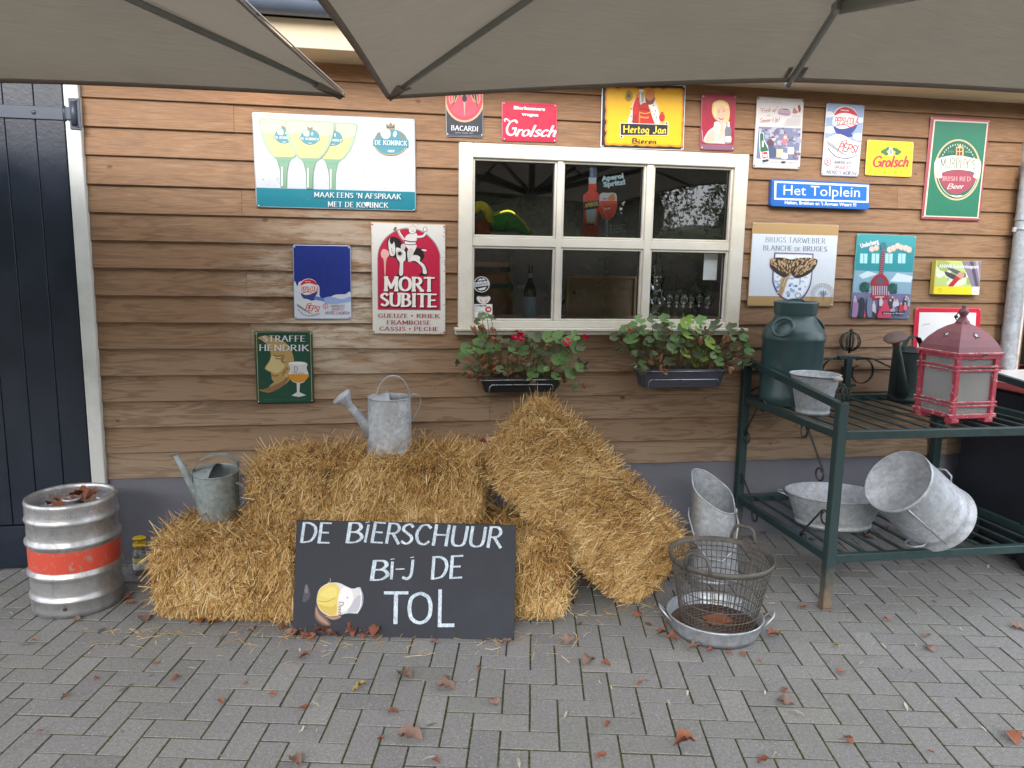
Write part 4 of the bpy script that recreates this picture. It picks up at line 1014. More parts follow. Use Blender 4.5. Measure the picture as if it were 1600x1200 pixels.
A.smooth([(240, 630), (270, 618), (302, 632), (310, 720), (362, 830), (380, 1030), (350, 1058), (290, 1060), (268, 1030), (242, 860)], (214, 218, 216), 5); A.smooth([(250, 640), (294, 640), (304, 730), (355, 840), (360, 890), (262, 900), (252, 830)], (44, 94, 72), 5); A.poly([(262, 905), (358, 885), (368, 1000), (276, 1016)], (214, 196, 196)); A.poly([(275, 910), (352, 895), (358, 985), (286, 998)], (176, 34, 46)); A.text('7up', 292, 980, 352, 960, 50, WHT, 'boldit'); A.rect(276, 740, 300, 830, (198, 206, 200)); A.poly([(276, 1018), (370, 1002), (376, 1035), (290, 1056)], (38, 52, 70))
A.text('YOU LIKE IT', 392, 1050, 530, 1056, 26, (150, 142, 146), 'sans'); A.ell(585, 1046, 36, 14, (60, 50, 56)); A.text('IT LIKES YOU', 640, 1058, 790, 1062, 26, (150, 142, 146), 'sans')
fin(s)

# blue and white bottle cap signs: the same art on a tall sign and on the foot of a wide blue one
CR = (196, 26, 44)
def cap_art(A, m):
    """m maps unit measure (0..100 wide, 0..190 tall) into the close-up"""
    M_ = lambda L_: [m(*p) for p in L_]; sc_ = m(1, 0)[0]-m(0, 0)[0]
    A.smooth(M_([(28, 14), (50, 6), (74, 14), (84, 36), (84, 54), (70, 76), (50, 84), (32, 76), (20, 56), (20, 34)]), (222, 218, 216), 5)
    A.smooth(M_([(30, 16), (50, 8), (72, 15), (82, 30), (60, 24), (38, 25), (22, 32)]), CR, 5); A.smooth(M_([(22, 60), (40, 66), (62, 62), (84, 52), (74, 74), (52, 86), (32, 78)]), (54, 66, 128), 5); A.poly(M_([(32, 86), (40, 76), (70, 76), (76, 84), (60, 88)]), (54, 66, 128))
    x0, y0 = m(24, 54); x1, y1 = m(86, 52); A.text('PEPSI-COLA', x0, y0, x1, y1, 17*sc_, CR, 'scriptb'); A.line([m(26, 60), m(50, 54), m(66, 60), m(80, 54)], 2.2*sc_, CR)
    x0, y0 = m(38, 19); x1, y1 = m(60, 19); A.text('DRINK', x0, y0, x1, y1, 4*sc_, WHT, 'bold')
    A.smooth(M_([(6, 98), (20, 86), (40, 80), (70, 92), (90, 112), (96, 126), (80, 140), (46, 142), (20, 126)]), (214, 214, 214), 5)
    for k in range(6): A.line([m(6+k, 98+k*2), m(24+k*8, 108+k*6), m(30+k*11, 140-k*2)], .9*sc_, (96, 100, 110))
    A.line(M_([(12, 118), (34, 138), (66, 142), (92, 132)]), 1.6*sc_, (80, 84, 92)); x0, y0 = m(38, 122); x1, y1 = m(88, 128); A.text('PEPSI', x0, y0, x1, y1, 20*sc_, CR, 'scriptb'); A.line([m(44, 100), m(60, 96), m(58, 104)], 2*sc_, CR)
def cap_text(A, m):
    sc_ = m(1, 0)[0]-m(0, 0)[0]; cx, cy = m(14, 154); A.ell(cx, cy, 8.5*sc_, 9.5*sc_, CR); A.ell(cx, cy, 6.8*sc_, 7.8*sc_, WHT); A.text('5', *m(10, 159), *m(17, 159), 10*sc_, CR, 'bold'); NV = (40, 44, 66)
    A.text("AMERICA'S", *m(30, 158), *m(76, 158), 8*sc_, NV, 'hand'); A.text('BIGGEST', *m(34, 170), *m(74, 170), 8*sc_, CR, 'hand'); A.text("NICKEL'S WORTH!", *m(12, 184), *m(92, 186), 9*sc_, NV, 'hand')
z = (3.158, 1150, 120)
s = sign('tall pale blue sign with red and blue bottle caps and handwritten slogan', z, [(448, 128), (636, 140), (605, 494), (420, 487)], pm(202, 204, 210), rim=pm(150, 152, 160)); A = s[2]
def m7(x, y): u, v = x/100, y/190; return (448*(1-u)*(1-v)+636*u*(1-v)+605*u*v+420*(1-u)*v, 128*(1-u)*(1-v)+140*u*(1-v)+494*u*v+487*(1-u)*v)
A.poly([m7(2, 2), m7(98, 2), m7(98, 100), m7(80, 96), m7(60, 108), m7(30, 92), m7(2, 100)], (138, 156, 190))
for cx, cy, r in ((8, 30, 14), (92, 40, 12), (14, 70, 16), (90, 84, 16), (50, 100, 20), (10, 100, 14)):
    x, y = m7(cx, cy); A.ell(x, y, r*1.8, r*1.1, (206, 208, 214))
cap_art(A, m7); cap_text(A, m7); fin(s)
z = (3.75, 390, 330)
s = sign('royal blue sign with a bottle cap logo low on white clouds', z, [(252, 195), (592, 200), (598, 632), (262, 632)], pm(36, 52, 132, .25), rim=pm(150, 160, 186)); A = s[2]
A.smooth([(262, 418), (280, 440), (300, 410), (400, 430), (412, 500), (450, 512), (500, 490), (560, 486), (592, 480), (594, 626), (262, 628)], (206, 210, 222), 5); A.smooth([(420, 520), (470, 500), (540, 515), (590, 500), (590, 530), (470, 545)], (146, 168, 210), 4); A.smooth([(380, 500), (420, 505), (440, 525), (390, 520)], (96, 120, 180), 4)
m15 = lambda x, y: (264+x*1.6, 385+y*1.6); cap_art(A, m15)
m15b = lambda x, y: (418+(x-0)*1.78+2, 556+(y-154)*1.55); cap_text(A, m15b); fin(s)

# yellow sign with hop leaves
z = (5.217, 1300, 130)
s = sign('small yellow sign with red script under green hop leaves', z, [(290, 460), (668, 480), (648, 766), (270, 750)], pm(228, 184, 40), rim=pm(230, 196, 84)); A = s[2]
A.poly([(305, 478), (652, 496), (634, 748), (290, 733)], (230, 186, 36)); GG = (60, 110, 62)
for x, y in ((430, 550), (455, 535), (440, 575), (525, 545), (505, 538), (530, 572), (415, 560), (545, 560)): A.smooth([(x-18, y), (x-6, y-14), (x+10, y-12), (x+20, y+2), (x+6, y+14), (x-10, y+12)], GG, 4)
A.ell(478, 560, 20, 34, (206, 206, 200)); A.ell(478, 560, 14, 26, (150, 156, 160)); A.text('Grolsch', 326, 682, 620, 680, 84, (150, 24, 56), 'scriptb'); A.text('Grolsch', 322, 678, 616, 676, 84, (206, 52, 84), 'script'); fin(s)

# green oval stout sign
s = sign('tall green sign with dark pink border and an oval Irish beer crest', z, [(808, 268), (1290, 295), (1205, 1122), (727, 1108)], pm(150, 66, 78), rim=pm(140, 70, 84), shape_r=.008); A = s[2]
A.poly([(832, 296), (1275, 318), (1192, 1102), (748, 1086)], (198, 190, 164)); A.poly([(842, 308), (1264, 328), (1184, 1092), (762, 1078)], (24, 104, 78))
cx, cy = 1022, 706
A.ell(cx, cy, 190, 250, (188, 170, 130), 40, rot=.07); A.ell(cx, cy, 176, 236, (26, 92, 70), 40, rot=.07); A.ring(cx, cy, 168, 226, 6, (190, 188, 170), 40, .35, PI-.25)
A.smooth([(872, 770), (900, 730), (1040, 706), (1160, 740), (1175, 770), (1120, 860), (1010, 905), (930, 870)], (146, 62, 78), 5)
A.smooth([(838, 640), (930, 596), (1040, 590), (1140, 610), (1212, 640), (1196, 770), (1150, 762), (1158, 730), (1100, 712), (1000, 705), (900, 728), (896, 768), (848, 762)], (220, 214, 196), 5)
A.text("MURPHY'S", 884, 694, 1166, 702, 74, (22, 78, 66), 'serif', bend=10); A.text('IRISH RED', 900, 794, 1128, 798, 34, (214, 160, 160), 'serifb'); A.text('Beer', 934, 862, 1066, 858, 40, (226, 210, 204), 'script')
A.rect(1008, 518, 1072, 592, (188, 160, 104)); A.ell(1040, 516, 14, 14, (198, 172, 120)); A.rect(1018, 530, 1034, 552, (90, 44, 40)); A.rect(1042, 530, 1058, 552, (90, 44, 40)); A.rect(1018, 560, 1034, 590, (120, 50, 44)); A.rect(1042, 560, 1058, 590, (120, 50, 44))
for i in range(17):
    a = PI*(1.16+.68*i/16); A.poly([(cx+150*math.cos(a)-4, cy+205*math.sin(a)-7), (cx+150*math.cos(a)+4, cy+205*math.sin(a)-7), (cx+150*math.cos(a)+4, cy+205*math.sin(a)+6), (cx+150*math.cos(a)-4, cy+205*math.sin(a)+6)], (190, 200, 184))
A.text('EST', 945, 566, 990, 566, 14, (150, 176, 150), 'serif'); A.text('1856', 1080, 566, 1120, 570, 14, (150, 176, 150), 'sans'); A.smooth([(950, 910), (1010, 932), (1060, 912), (1010, 918)], (220, 216, 206), 4)
fin(s)

# street name box
z = (3.158, 1150, 120)
s = sign('long blue street name box with white lettering right of the window', z, [(178, 503), (662, 525), (658, 656), (170, 638)], pm(22, 92, 170), thick=.03, nails=False, rim=pm(18, 84, 160), Y=-.056, shape_r=.018); A = s[2]
A.poly([(190, 513), (656, 534), (654, 622), (188, 606)], WHT); A.poly([(200, 523), (646, 543), (644, 613), (198, 597)], (26, 100, 184)); A.text('Het Tolplein', 234, 582, 611, 594, 52, WHT, 'sans'); A.text("Høken, Brekken en 't Angoan Weert !!!", 240, 627, 593, 640, 17, WHT, 'bold'); fin(s)

# wheat beer sign
z = (8.569, 1160, 340)
s = sign('square white sign between gold bands with a wheat sheaf on a blue shield', z, [(140, 62), (1295, 97), (1215, 1190), (65, 1185)], pm(170, 140, 96), rim=pm(160, 136, 100), shape_r=.008); A = s[2]
A.poly([(132, 214), (1290, 243), (1228, 1062), (76, 1048)], (204, 212, 222)); A.text('BRUGS TARWEBIER', 310, 326, 1108, 346, 66, (96, 110, 124), 'serif'); A.text('BLANCHE', 278, 436, 668, 444, 64, (96, 110, 124), 'serif'); A.text('DE', 700, 444, 780, 446, 46, (96, 110, 124), 'serif'); A.text('BRUGES', 810, 446, 1130, 452, 62, (96, 110, 124), 'serif')
A.poly([(425, 466), (950, 482)]+cr([(950, 482), (930, 800), (890, 960), (800, 1080), (660, 1122), (520, 1070), (430, 950), (398, 800), (425, 466)], 5), (66, 78, 130))
A.poly([(440, 482), (936, 496)]+cr([(936, 496), (916, 800), (874, 950), (790, 1062), (660, 1104), (530, 1056), (446, 940), (414, 800), (440, 482)], 5), (214, 206, 212))
A.poly([(455, 500), (920, 512)]+cr([(920, 512), (900, 800), (860, 940), (780, 1044), (660, 1084), (540, 1040), (460, 930), (430, 800), (455, 500)], 5), (224, 232, 242))
A.blobs(450, 790, 880, 900, 14, 34, [(150, 180, 214), (176, 198, 224)], 8, .4); A.blobs(470, 900, 850, 1050, 26, 30, [(96, 136, 190), (150, 180, 214), (214, 224, 236), (120, 156, 204)], 9, .7); A.line([(770, 790), (765, 900)], 12, (110, 140, 186), False); A.poly([(630, 870), (648, 920), (620, 920)], (90, 126, 180)); A.ring(740, 1040, 40, 36, 8, (60, 96, 160))
for a, b in (((600, 720), (490, 1010)), ((560, 760), (500, 1020)), ((640, 720), (520, 1040)), ((545, 770), (500, 960))): A.line([a, ((a[0]+b[0])/2-6, (a[1]+b[1])/2), b], 26, (186, 152, 106))
A.line([(610, 740), (505, 1030)], 5, (110, 84, 60)); A.line([(570, 760), (500, 990)], 5, (110, 84, 60))
A.smooth([(365, 640), (380, 560), (450, 535), (560, 540), (650, 560), (760, 540), (900, 540), (1000, 570), (960, 680), (860, 770), (720, 812), (640, 760), (560, 800), (470, 760), (400, 700)], (56, 46, 44), 5)
Rw = random.Random(3); ww = A.m((192, 162, 122)); w2 = A.m((150, 122, 90))
for i in range(150):
    u = Rw.uniform(0, 1); x = 375+u*610; t0 = 545+20*math.sin(u*PI)*0; yb = 650+150*math.sin(PI*min(1, max(0, u*1.0)))-(abs(u-.45)*40); y = Rw.uniform(t0, yb-10); a = math.atan2(y-860, x-600)+Rw.uniform(-.2, .2); c_, s_ = math.cos(a), math.sin(a); A.lay += .05
    A.mb.add([A.pt(x+c_*p-s_*q, y+s_*p+c_*q)+A.nrm()*(A.step*A.lay) for p, q in ((-24, 0), (0, 10), (26, 0), (0, -10))], [(0, 1, 2, 3)], ww if Rw.random() < .7 else w2)
A.lay += 1; A.ring(1072, 1035, 160, 158, 4, (130, 120, 110)); A.ring(1072, 1035, 112, 112, 4, (130, 120, 110))
for i in range(26):
    a = 2*PI*i/26; A.poly([(1072+134*math.cos(a)-7, 1035+134*math.sin(a)-9), (1072+134*math.cos(a)+7, 1035+134*math.sin(a)-9), (1072+134*math.cos(a)+5, 1035+134*math.sin(a)+9), (1072+134*math.cos(a)-6, 1035+134*math.sin(a)+9)], (150, 140, 128))
for a in (-2.6, -2.0, -1.5, -1.0, -.4): A.smooth([(1072, 1050), (1072+50*math.cos(a)-8, 1040+50*math.sin(a)), (1072+76*math.cos(a), 1040+76*math.sin(a)), (1072+50*math.cos(a)+10, 1045+50*math.sin(a))], (110, 124, 150), 3)
A.line([(1072, 1040), (1085, 1110)], 8, (120, 100, 80), False); fin(s)

# fairground picture sign
z = (5.217, 1300, 340)
s = sign('turquoise picture sign of a crowd round a red merry-go-round tower', z, [(205, 128), (690, 147), (628, 828), (147, 815)], pm(60, 150, 156), rim=pm(96, 130, 136), shape_r=.007); A = s[2]
def mU(u, v): return (205*(1-u)*(1-v)+690*u*(1-v)+628*u*v+147*(1-u)*v, 128*(1-u)*(1-v)+147*u*(1-v)+828*u*v+815*(1-u)*v)
A.poly([mU(.02, .14), mU(.98, .14), mU(.98, .45), mU(.02, .45)], (44, 136, 146)); A.poly([mU(.01, .44), mU(.99, .44), mU(.99, .72), mU(.01, .72)], (128, 164, 184)); A.poly([mU(.01, .70), mU(.99, .70), mU(.99, .99), mU(.01, .99)], (112, 110, 146))
for x0 in (230, 325, 435, 540): A.poly([(x0, 292), (x0+60, 294), (x0+56, 374), (x0-4, 372)], (166, 214, 218)); A.rect(x0+26, 294, x0+31, 372, (60, 140, 150))
A.poly([(215, 470), (290, 435), (370, 460), (250, 500)], (190, 214, 222)); A.poly([(470, 520), (530, 450), (660, 480), (640, 530)], (196, 214, 222)); A.text('Underberg', 234, 248, 382, 208, 36, WHT, 'black')
for x, y, r in ((325, 258, 24), (360, 248, 24), (470, 262, 26), (500, 250, 26), (535, 232, 26), (565, 244, 24), (600, 250, 26), (626, 262, 26)): A.ell(x, y, r, r*1.05, (178, 160, 146), 16); A.ell(x-2, y-2, r*.82, r*.86, (206, 192, 180), 16)
A.poly([(402, 262), (428, 262), (415, 470), (380, 470)], (140, 104, 120))
for k in range(11): A.poly([(399-k*1.8, 276+k*18), (429-k*1.2, 274+k*18), (428-k*1.2, 284+k*18), (398-k*1.8, 286+k*18)], (126, 52, 62))
A.smooth([(392, 250), (400, 210), (418, 200), (438, 215), (436, 250), (415, 262)], (70, 110, 124), 4); A.smooth([(318, 545), (335, 490), (385, 460), (435, 480), (455, 545)], (150, 42, 54), 5); A.smooth([(350, 540), (365, 500), (390, 485), (415, 505), (425, 540)], (94, 80, 100), 4); A.rect(314, 540, 460, 556, (150, 40, 50))
for x in range(322, 452, 18): A.rect(x, 556, x+6, 632, (150, 60, 66)); A.rect(x+6, 556, x+14, 632, (176, 170, 190))
A.rect(310, 632, 458, 662, (166, 44, 56)); A.text('Underberg', 345, 652, 420, 650, 12, WHT, 'bold')
for x, y in ((262, 564), (488, 574)): A.ell(x, y, 40, 42, (36, 84, 80), 14); A.blobs(x-30, y-30, x+30, y+30, 8, 14, [(50, 100, 90), (30, 70, 72)], 4)
R2 = random.Random(12)
cl = [(52, 58, 78), (60, 62, 90), (150, 168, 196), (190, 60, 76), (196, 190, 206), (96, 140, 166), (210, 120, 130), (70, 60, 70), (176, 160, 176)]
for i in range(34):
    x = R2.uniform(165, 640); y = R2.uniform(640, 770); h = R2.uniform(45, 90); c = R2.choice(cl)
    if x > 625-(y-640)*.08 or y+h > 812: h = 40; x = min(x, 610); y = min(y, 765)
    A.smooth([(x-12, y+h), (x-14, y+h*.5), (x-10, y+16), (x, y+12), (x+10, y+16), (x+14, y+h*.5), (x+14, y+h)], c, 3); A.ell(x, y+4, 8, 10, (206, 170, 156), 8)
A.smooth([(150, 700), (200, 690), (205, 740), (190, 810), (150, 808)], (150, 120, 160), 4); A.smooth([(360, 815), (395, 720), (425, 670), (445, 700), (470, 812)], (196, 66, 96), 4); A.smooth([(205, 770), (210, 670), (235, 650), (255, 680), (250, 800), (220, 812)], (46, 54, 66), 4); A.smooth([(275, 790), (280, 660), (300, 650), (318, 680), (312, 800)], (110, 124, 150), 4)
A.rect(395, 765, 585, 788, (36, 34, 44)); A.text('Underberg op Wereldreis', 402, 784, 578, 786, 14, WHT, 'hand'); fin(s)

# deep box picture
s = sign('small deep picture box with a hand tool over a yellow strip', z, [(850, 350), (1218, 355), (1200, 632), (825, 625)], pm(176, 196, 120), thick=.036, nails=False, rim=pm(198, 186, 84, .5), Y=-.064, shape_r=.002); A = s[2]
A.blobs(870, 370, 1180, 540, 16, 46, [(206, 214, 190), (196, 206, 120), (150, 170, 90), (214, 222, 206)], 6); A.poly([(1055, 352), (1215, 355), (1205, 562), (1140, 562)], (128, 118, 136)); A.poly([(1120, 354), (1150, 354), (1195, 562), (1170, 562)], (84, 74, 92)); A.poly([(1170, 355), (1190, 355), (1206, 480), (1206, 540)], (166, 156, 172))
A.smooth([(918, 450), (930, 440), (1010, 470), (1040, 500), (1000, 508), (940, 480)], (66, 62, 74), 5); A.smooth([(945, 420), (955, 405), (1050, 440), (1090, 460), (1080, 490), (1020, 465)], (90, 84, 100), 5); A.smooth([(1010, 480), (1050, 440), (1080, 470), (1040, 510)], (190, 150, 120), 4); A.poly([(940, 560), (985, 562), (1045, 495), (1015, 475)], (176, 40, 56))
A.poly([(830, 560), (1204, 565), (1200, 628), (826, 622)], (230, 206, 40)); A.poly([(1142, 563), (1204, 565), (1200, 628), (1138, 626)], (228, 228, 226)); A.text('ANWB fietsservicepunt', 872, 410, 1195, 414, 30, WHT, 'bold'); A.line([(862, 600), (880, 575), (892, 590), (870, 612)], 3, (120, 116, 40)); A.line([(1152, 602), (1170, 606)], 5, (60, 80, 150), False); fin(s)

# red framed white sign
s = sign('white sign with a broad red rim standing behind the red lantern', z, [(680, 733), (1217, 738), (1185, 1300), (645, 1290)], pm(196, 30, 60), rim=pm(206, 60, 84), shape_r=.016); A = s[2]
A.poly([(714, 772), (1175, 776), (1150, 1262), (682, 1255)], (228, 230, 232)); A.line([(738, 884), (760, 870), (800, 868)], 4, (120, 120, 120)); A.line([(1130, 800), (1150, 806)], 4, (150, 150, 150), False); A.line([(1128, 940), (1130, 1060)], 3, (176, 176, 176), False); fin(s)

# red arch sign with rider
z = (6.316, 570, 340)
s = sign('tall white sign with a rider on a carthorse in a red arch', z, [(58, 42), (797, 65), (797, 1155), (75, 1150)], pm(214, 212, 206), rim=pm(176, 140, 104), shape_r=.006, nailm=MAT['rust']); A = s[2]
A.poly([(126, 912), (122, 400)]+cr([(122, 400), (140, 300), (210, 190), (330, 115), (450, 100), (580, 140), (690, 240), (742, 350), (746, 420)], 5)+[(750, 918)], (150, 142, 140)); AR = (182, 30, 66)
A.poly([(132, 906), (129, 400)]+cr([(129, 400), (148, 300), (218, 196), (334, 122), (450, 108), (576, 148), (682, 246), (734, 352), (738, 420)], 5)+[(742, 912)], AR)
BK = (34, 28, 32); WW = (222, 216, 212)
A.smooth([(222, 232), (250, 196), (300, 190), (350, 220), (372, 270), (400, 300), (520, 300), (570, 330), (588, 390), (560, 430), (600, 470), (625, 560), (560, 575), (530, 566), (560, 540), (555, 490), (510, 450), (460, 438), (400, 430), (385, 470), (384, 580), (345, 604), (305, 590), (330, 550), (335, 470), (300, 400), (250, 385), (232, 330)], BK, 5)
A.smooth([(232, 240), (255, 205), (290, 240), (300, 320), (290, 372), (255, 375), (240, 330)], WW, 5); A.smooth([(308, 300), (360, 310), (400, 340), (400, 420), (380, 440), (376, 560), (340, 562), (345, 450), (318, 400)], WW, 5); A.smooth([(430, 390), (500, 370), (545, 390), (545, 430), (590, 470), (612, 548), (575, 550), (565, 490), (500, 430), (440, 430)], WW, 5)
A.ell(345, 355, 34, 34, (196, 188, 184), 14); A.ell(345, 355, 20, 20, BK, 12); A.smooth([(358, 270), (400, 260), (395, 310), (362, 320)], (200, 192, 188), 4); A.smooth([(530, 310), (590, 305), (612, 335), (560, 335)], BK, 4); A.smooth([(560, 312), (600, 315), (608, 332), (570, 328)], WW, 4)
A.smooth([(398, 200), (430, 165), (500, 150), (520, 190), (500, 255), (510, 290), (440, 420), (425, 420), (430, 320), (400, 270)], WW, 5); A.line([(392, 225), (450, 238), (508, 236)], 10, BK); A.line([(395, 262), (440, 268), (505, 266)], 7, BK); A.smooth([(420, 330), (470, 300), (480, 360), (450, 400), (455, 432), (430, 430)], (206, 198, 192), 4)
A.line([(390, 220), (350, 170), (330, 125)], 24, WW); A.line([(390, 228), (345, 170), (325, 128)], 4, BK); A.line([(505, 190), (570, 185), (606, 150)], 22, WW); A.line([(508, 204), (575, 196), (614, 160)], 4, BK)
A.ell(470, 122, 36, 36, WW, 16); A.smooth([(425, 110), (440, 84), (480, 76), (515, 95), (510, 120), (490, 98), (450, 100)], (206, 198, 190), 4); A.ring(470, 122, 40, 40, 4, BK, 20, 0, PI); A.ell(458, 120, 4, 4, BK, 8); A.ell(482, 120, 4, 4, BK, 8); A.line([(462, 138), (480, 136)], 4, BK, False)
A.poly([(576, 92), (614, 92), (610, 140), (582, 140)], WW); A.ring(595, 116, 22, 26, 4, BK, 12); A.smooth([(280, 120), (300, 90), (316, 104), (300, 130)], (110, 104, 104), 4); A.line([(330, 120), (400, 108), (430, 112)], 5, (176, 168, 164))
A.smooth([(245, 228), (260, 200), (290, 214), (280, 250), (262, 262)], BK, 4); A.line([(262, 300), (270, 340), (284, 360)], 4, BK)
A.smooth([(158, 350), (180, 310), (230, 330), (240, 370), (212, 420), (204, 560), (194, 560), (186, 420), (165, 390)], (224, 170, 160), 5)
for dx, dy, c in ((10, 10, BK), (0, 0, (232, 228, 222))):
    A.text('MORT', 194+dx, 716+dy, 682+dx, 722+dy, 126, c, 'slab'); A.text('SUBITE', 154+dx, 868+dy, 706+dx, 878+dy, 120, c, 'slab')
A.text('GUEUZE', 134, 984, 426, 988, 38, (150, 26, 46), 'serifb'); A.ell(465, 968, 9, 9, (150, 26, 46), 10); A.text('KRIEK', 512, 988, 738, 990, 38, (150, 26, 46), 'serifb'); A.text('FRAMBOISE', 218, 1052, 652, 1054, 38, (150, 26, 46), 'serifb'); A.text('CASSIS', 146, 1114, 400, 1116, 38, (150, 26, 46), 'serifb'); A.ell(444, 1098, 9, 9, (150, 26, 46), 10); A.text('PECHE', 488, 1116, 728, 1118, 38, (150, 26, 46), 'serifb')
Rr = random.Random(8)
for i in range(70):
    sd_ = Rr.choice([0, 1, 1, 2, 3]); x, y = [(66+Rr.uniform(0, 12), Rr.uniform(60, 1140)), (790-abs(Rr.gauss(0, 12)), Rr.uniform(80, 1140)), (Rr.uniform(80, 790), 1148-Rr.uniform(0, 10)), (Rr.uniform(80, 790), 58+Rr.uniform(0, 12))][sd_]
    A.ell(x, y, Rr.uniform(2, 6), Rr.uniform(2, 6), Rr.choice([(150, 96, 56), (120, 72, 44)]), 7)
fin(s)

# green face and glass sign
z = (3.75, 390, 330)
s = sign('dark green sign with a bearded profile and a stemmed beer glass', z, [(27, 703), (368, 705), (378, 1122), (42, 1130)], pm(16, 70, 52), rim=pm(20, 60, 48)); A = s[2]
GO = (166, 150, 92)
for a, b in (((40, 712), (52, 1112)), ((356, 712), (366, 1108))): A.line([a, b], 4, GO, False)
A.line([(40, 714), (70, 708), (340, 708), (360, 714)], 3, GO); A.smooth([(50, 745), (80, 730), (150, 745), (210, 770), (250, 830), (260, 900), (240, 980), (200, 1020), (150, 1050), (110, 1062), (64, 1052), (62, 1046), (100, 1046), (120, 1020), (142, 1000), (130, 985), (128, 960), (124, 945), (92, 926), (92, 912), (120, 868), (124, 835), (110, 790), (70, 755)], (178, 148, 92), 4)
A.smooth([(128, 850), (160, 850), (200, 860), (210, 900), (180, 940), (150, 950), (130, 940), (96, 922), (120, 880)], (206, 186, 132), 4); A.line([(140, 845), (165, 850), (190, 845)], 7, (120, 74, 44)); A.line([(150, 860), (168, 866), (182, 862)], 5, (60, 40, 30)); A.line([(132, 960), (150, 966), (170, 960)], 6, (130, 84, 56)); A.smooth([(70, 1050), (130, 1025), (200, 990), (230, 940), (236, 970), (190, 1028), (130, 1056)], (140, 104, 70), 4)
A.blobs(190, 800, 240, 960, 12, 14, [(196, 164, 104), (150, 116, 66)], 3); A.text('STRAFFE', 78, 762, 326, 762, 32, WHT, 'serifb'); A.text('HENDRIK', 58, 816, 344, 818, 34, WHT, 'serifb')
A.smooth([(232, 886), (332, 888), (334, 920), (345, 960), (320, 1000), (286, 1008), (250, 996), (228, 960), (238, 920)], (206, 208, 206), 4); A.smooth([(230, 956), (342, 956), (340, 976), (318, 998), (286, 1004), (252, 994), (232, 974)], (206, 140, 40), 4); A.ell(282, 890, 48, 9, (228, 228, 226)); A.poly([(276, 1004), (296, 1004), (292, 1060), (332, 1078), (290, 1088), (246, 1080), (278, 1060)], (206, 210, 210)); A.text('D', 262, 940, 282, 940, 30, (90, 84, 80), 'serif'); A.text('STRAFFE', 250, 950, 318, 952, 7, (90, 84, 80), 'sans'); A.text('BRUGS BIER', 90, 1108, 330, 1106, 9, (60, 110, 84), 'serif')
fin(s)

# ------------------------------------------------------------------ stickers on the glass and things behind it
def flat(name, label, cat, z, Y, draw, group=None):
    fn = lambda u, v: W(u, v, Y); A = Art(z[0], z[1], z[2], fn); draw(A)
    c = Vector(A.mb.v[0]); o = A.mb.build(name, A.mats, None, tuple(c), smooth=False); o.location = c; tag(o, label, cat, group); return o
def d1(A):
    A.ell(180, 595, 100, 100, WHT); A.ell(180, 595, 90, 92, (36, 36, 38)); A.poly([(86, 570), (262, 548), (272, 605), (92, 628)], WHT); A.text('BulaBula', 98, 618, 262, 594, 44, (36, 36, 38), 'script'); A.poly([(130, 550), (160, 520), (180, 530), (200, 516), (232, 538)], WHT); A.poly([(130, 650), (240, 625), (220, 660), (160, 672)], WHT)
flat('round_sticker', 'round black and white sticker low on the left pane', 'sticker', (8, 730, 370), -.0012, d1)
def d2(A):
    A.rect(112, 728, 296, 838, (30, 30, 32)); A.smooth([(118, 762), (150, 740), (204, 750), (258, 738), (292, 762), (270, 810), (230, 836), (180, 836), (134, 806)], (214, 206, 206), 4); A.text('BROUWERIJ', 150, 756, 262, 752, 14, (60, 40, 40), 'bold'); A.line([(160, 780), (185, 820)], 8, (150, 60, 60), False); A.line([(250, 780), (225, 820)], 8, (150, 60, 60), False)
flat('emblem_sticker', 'small black sticker with a pale crest under the round sticker', 'sticker', (8, 730, 370), -.0012, d2)
def d3(A):
    A.rect(88, 842, 314, 1018, (222, 222, 222)); A.text('ATTENTIE', 98, 876, 244, 872, 20, (40, 40, 44), 'boldit'); A.text('Alarm', 98, 908, 165, 906, 16, (110, 110, 112), 'sans'); A.text('beveiligd', 98, 936, 200, 934, 15, (110, 110, 112), 'sans'); A.ell(264, 908, 40, 38, (196, 50, 50)); A.ell(266, 908, 22, 16, WHT); A.rect(160, 952, 214, 958, (70, 70, 72))
flat('warning_sticker', 'white warning sticker with a red round mark at the pane corner', 'sticker', (8, 730, 370), -.0012, d3)
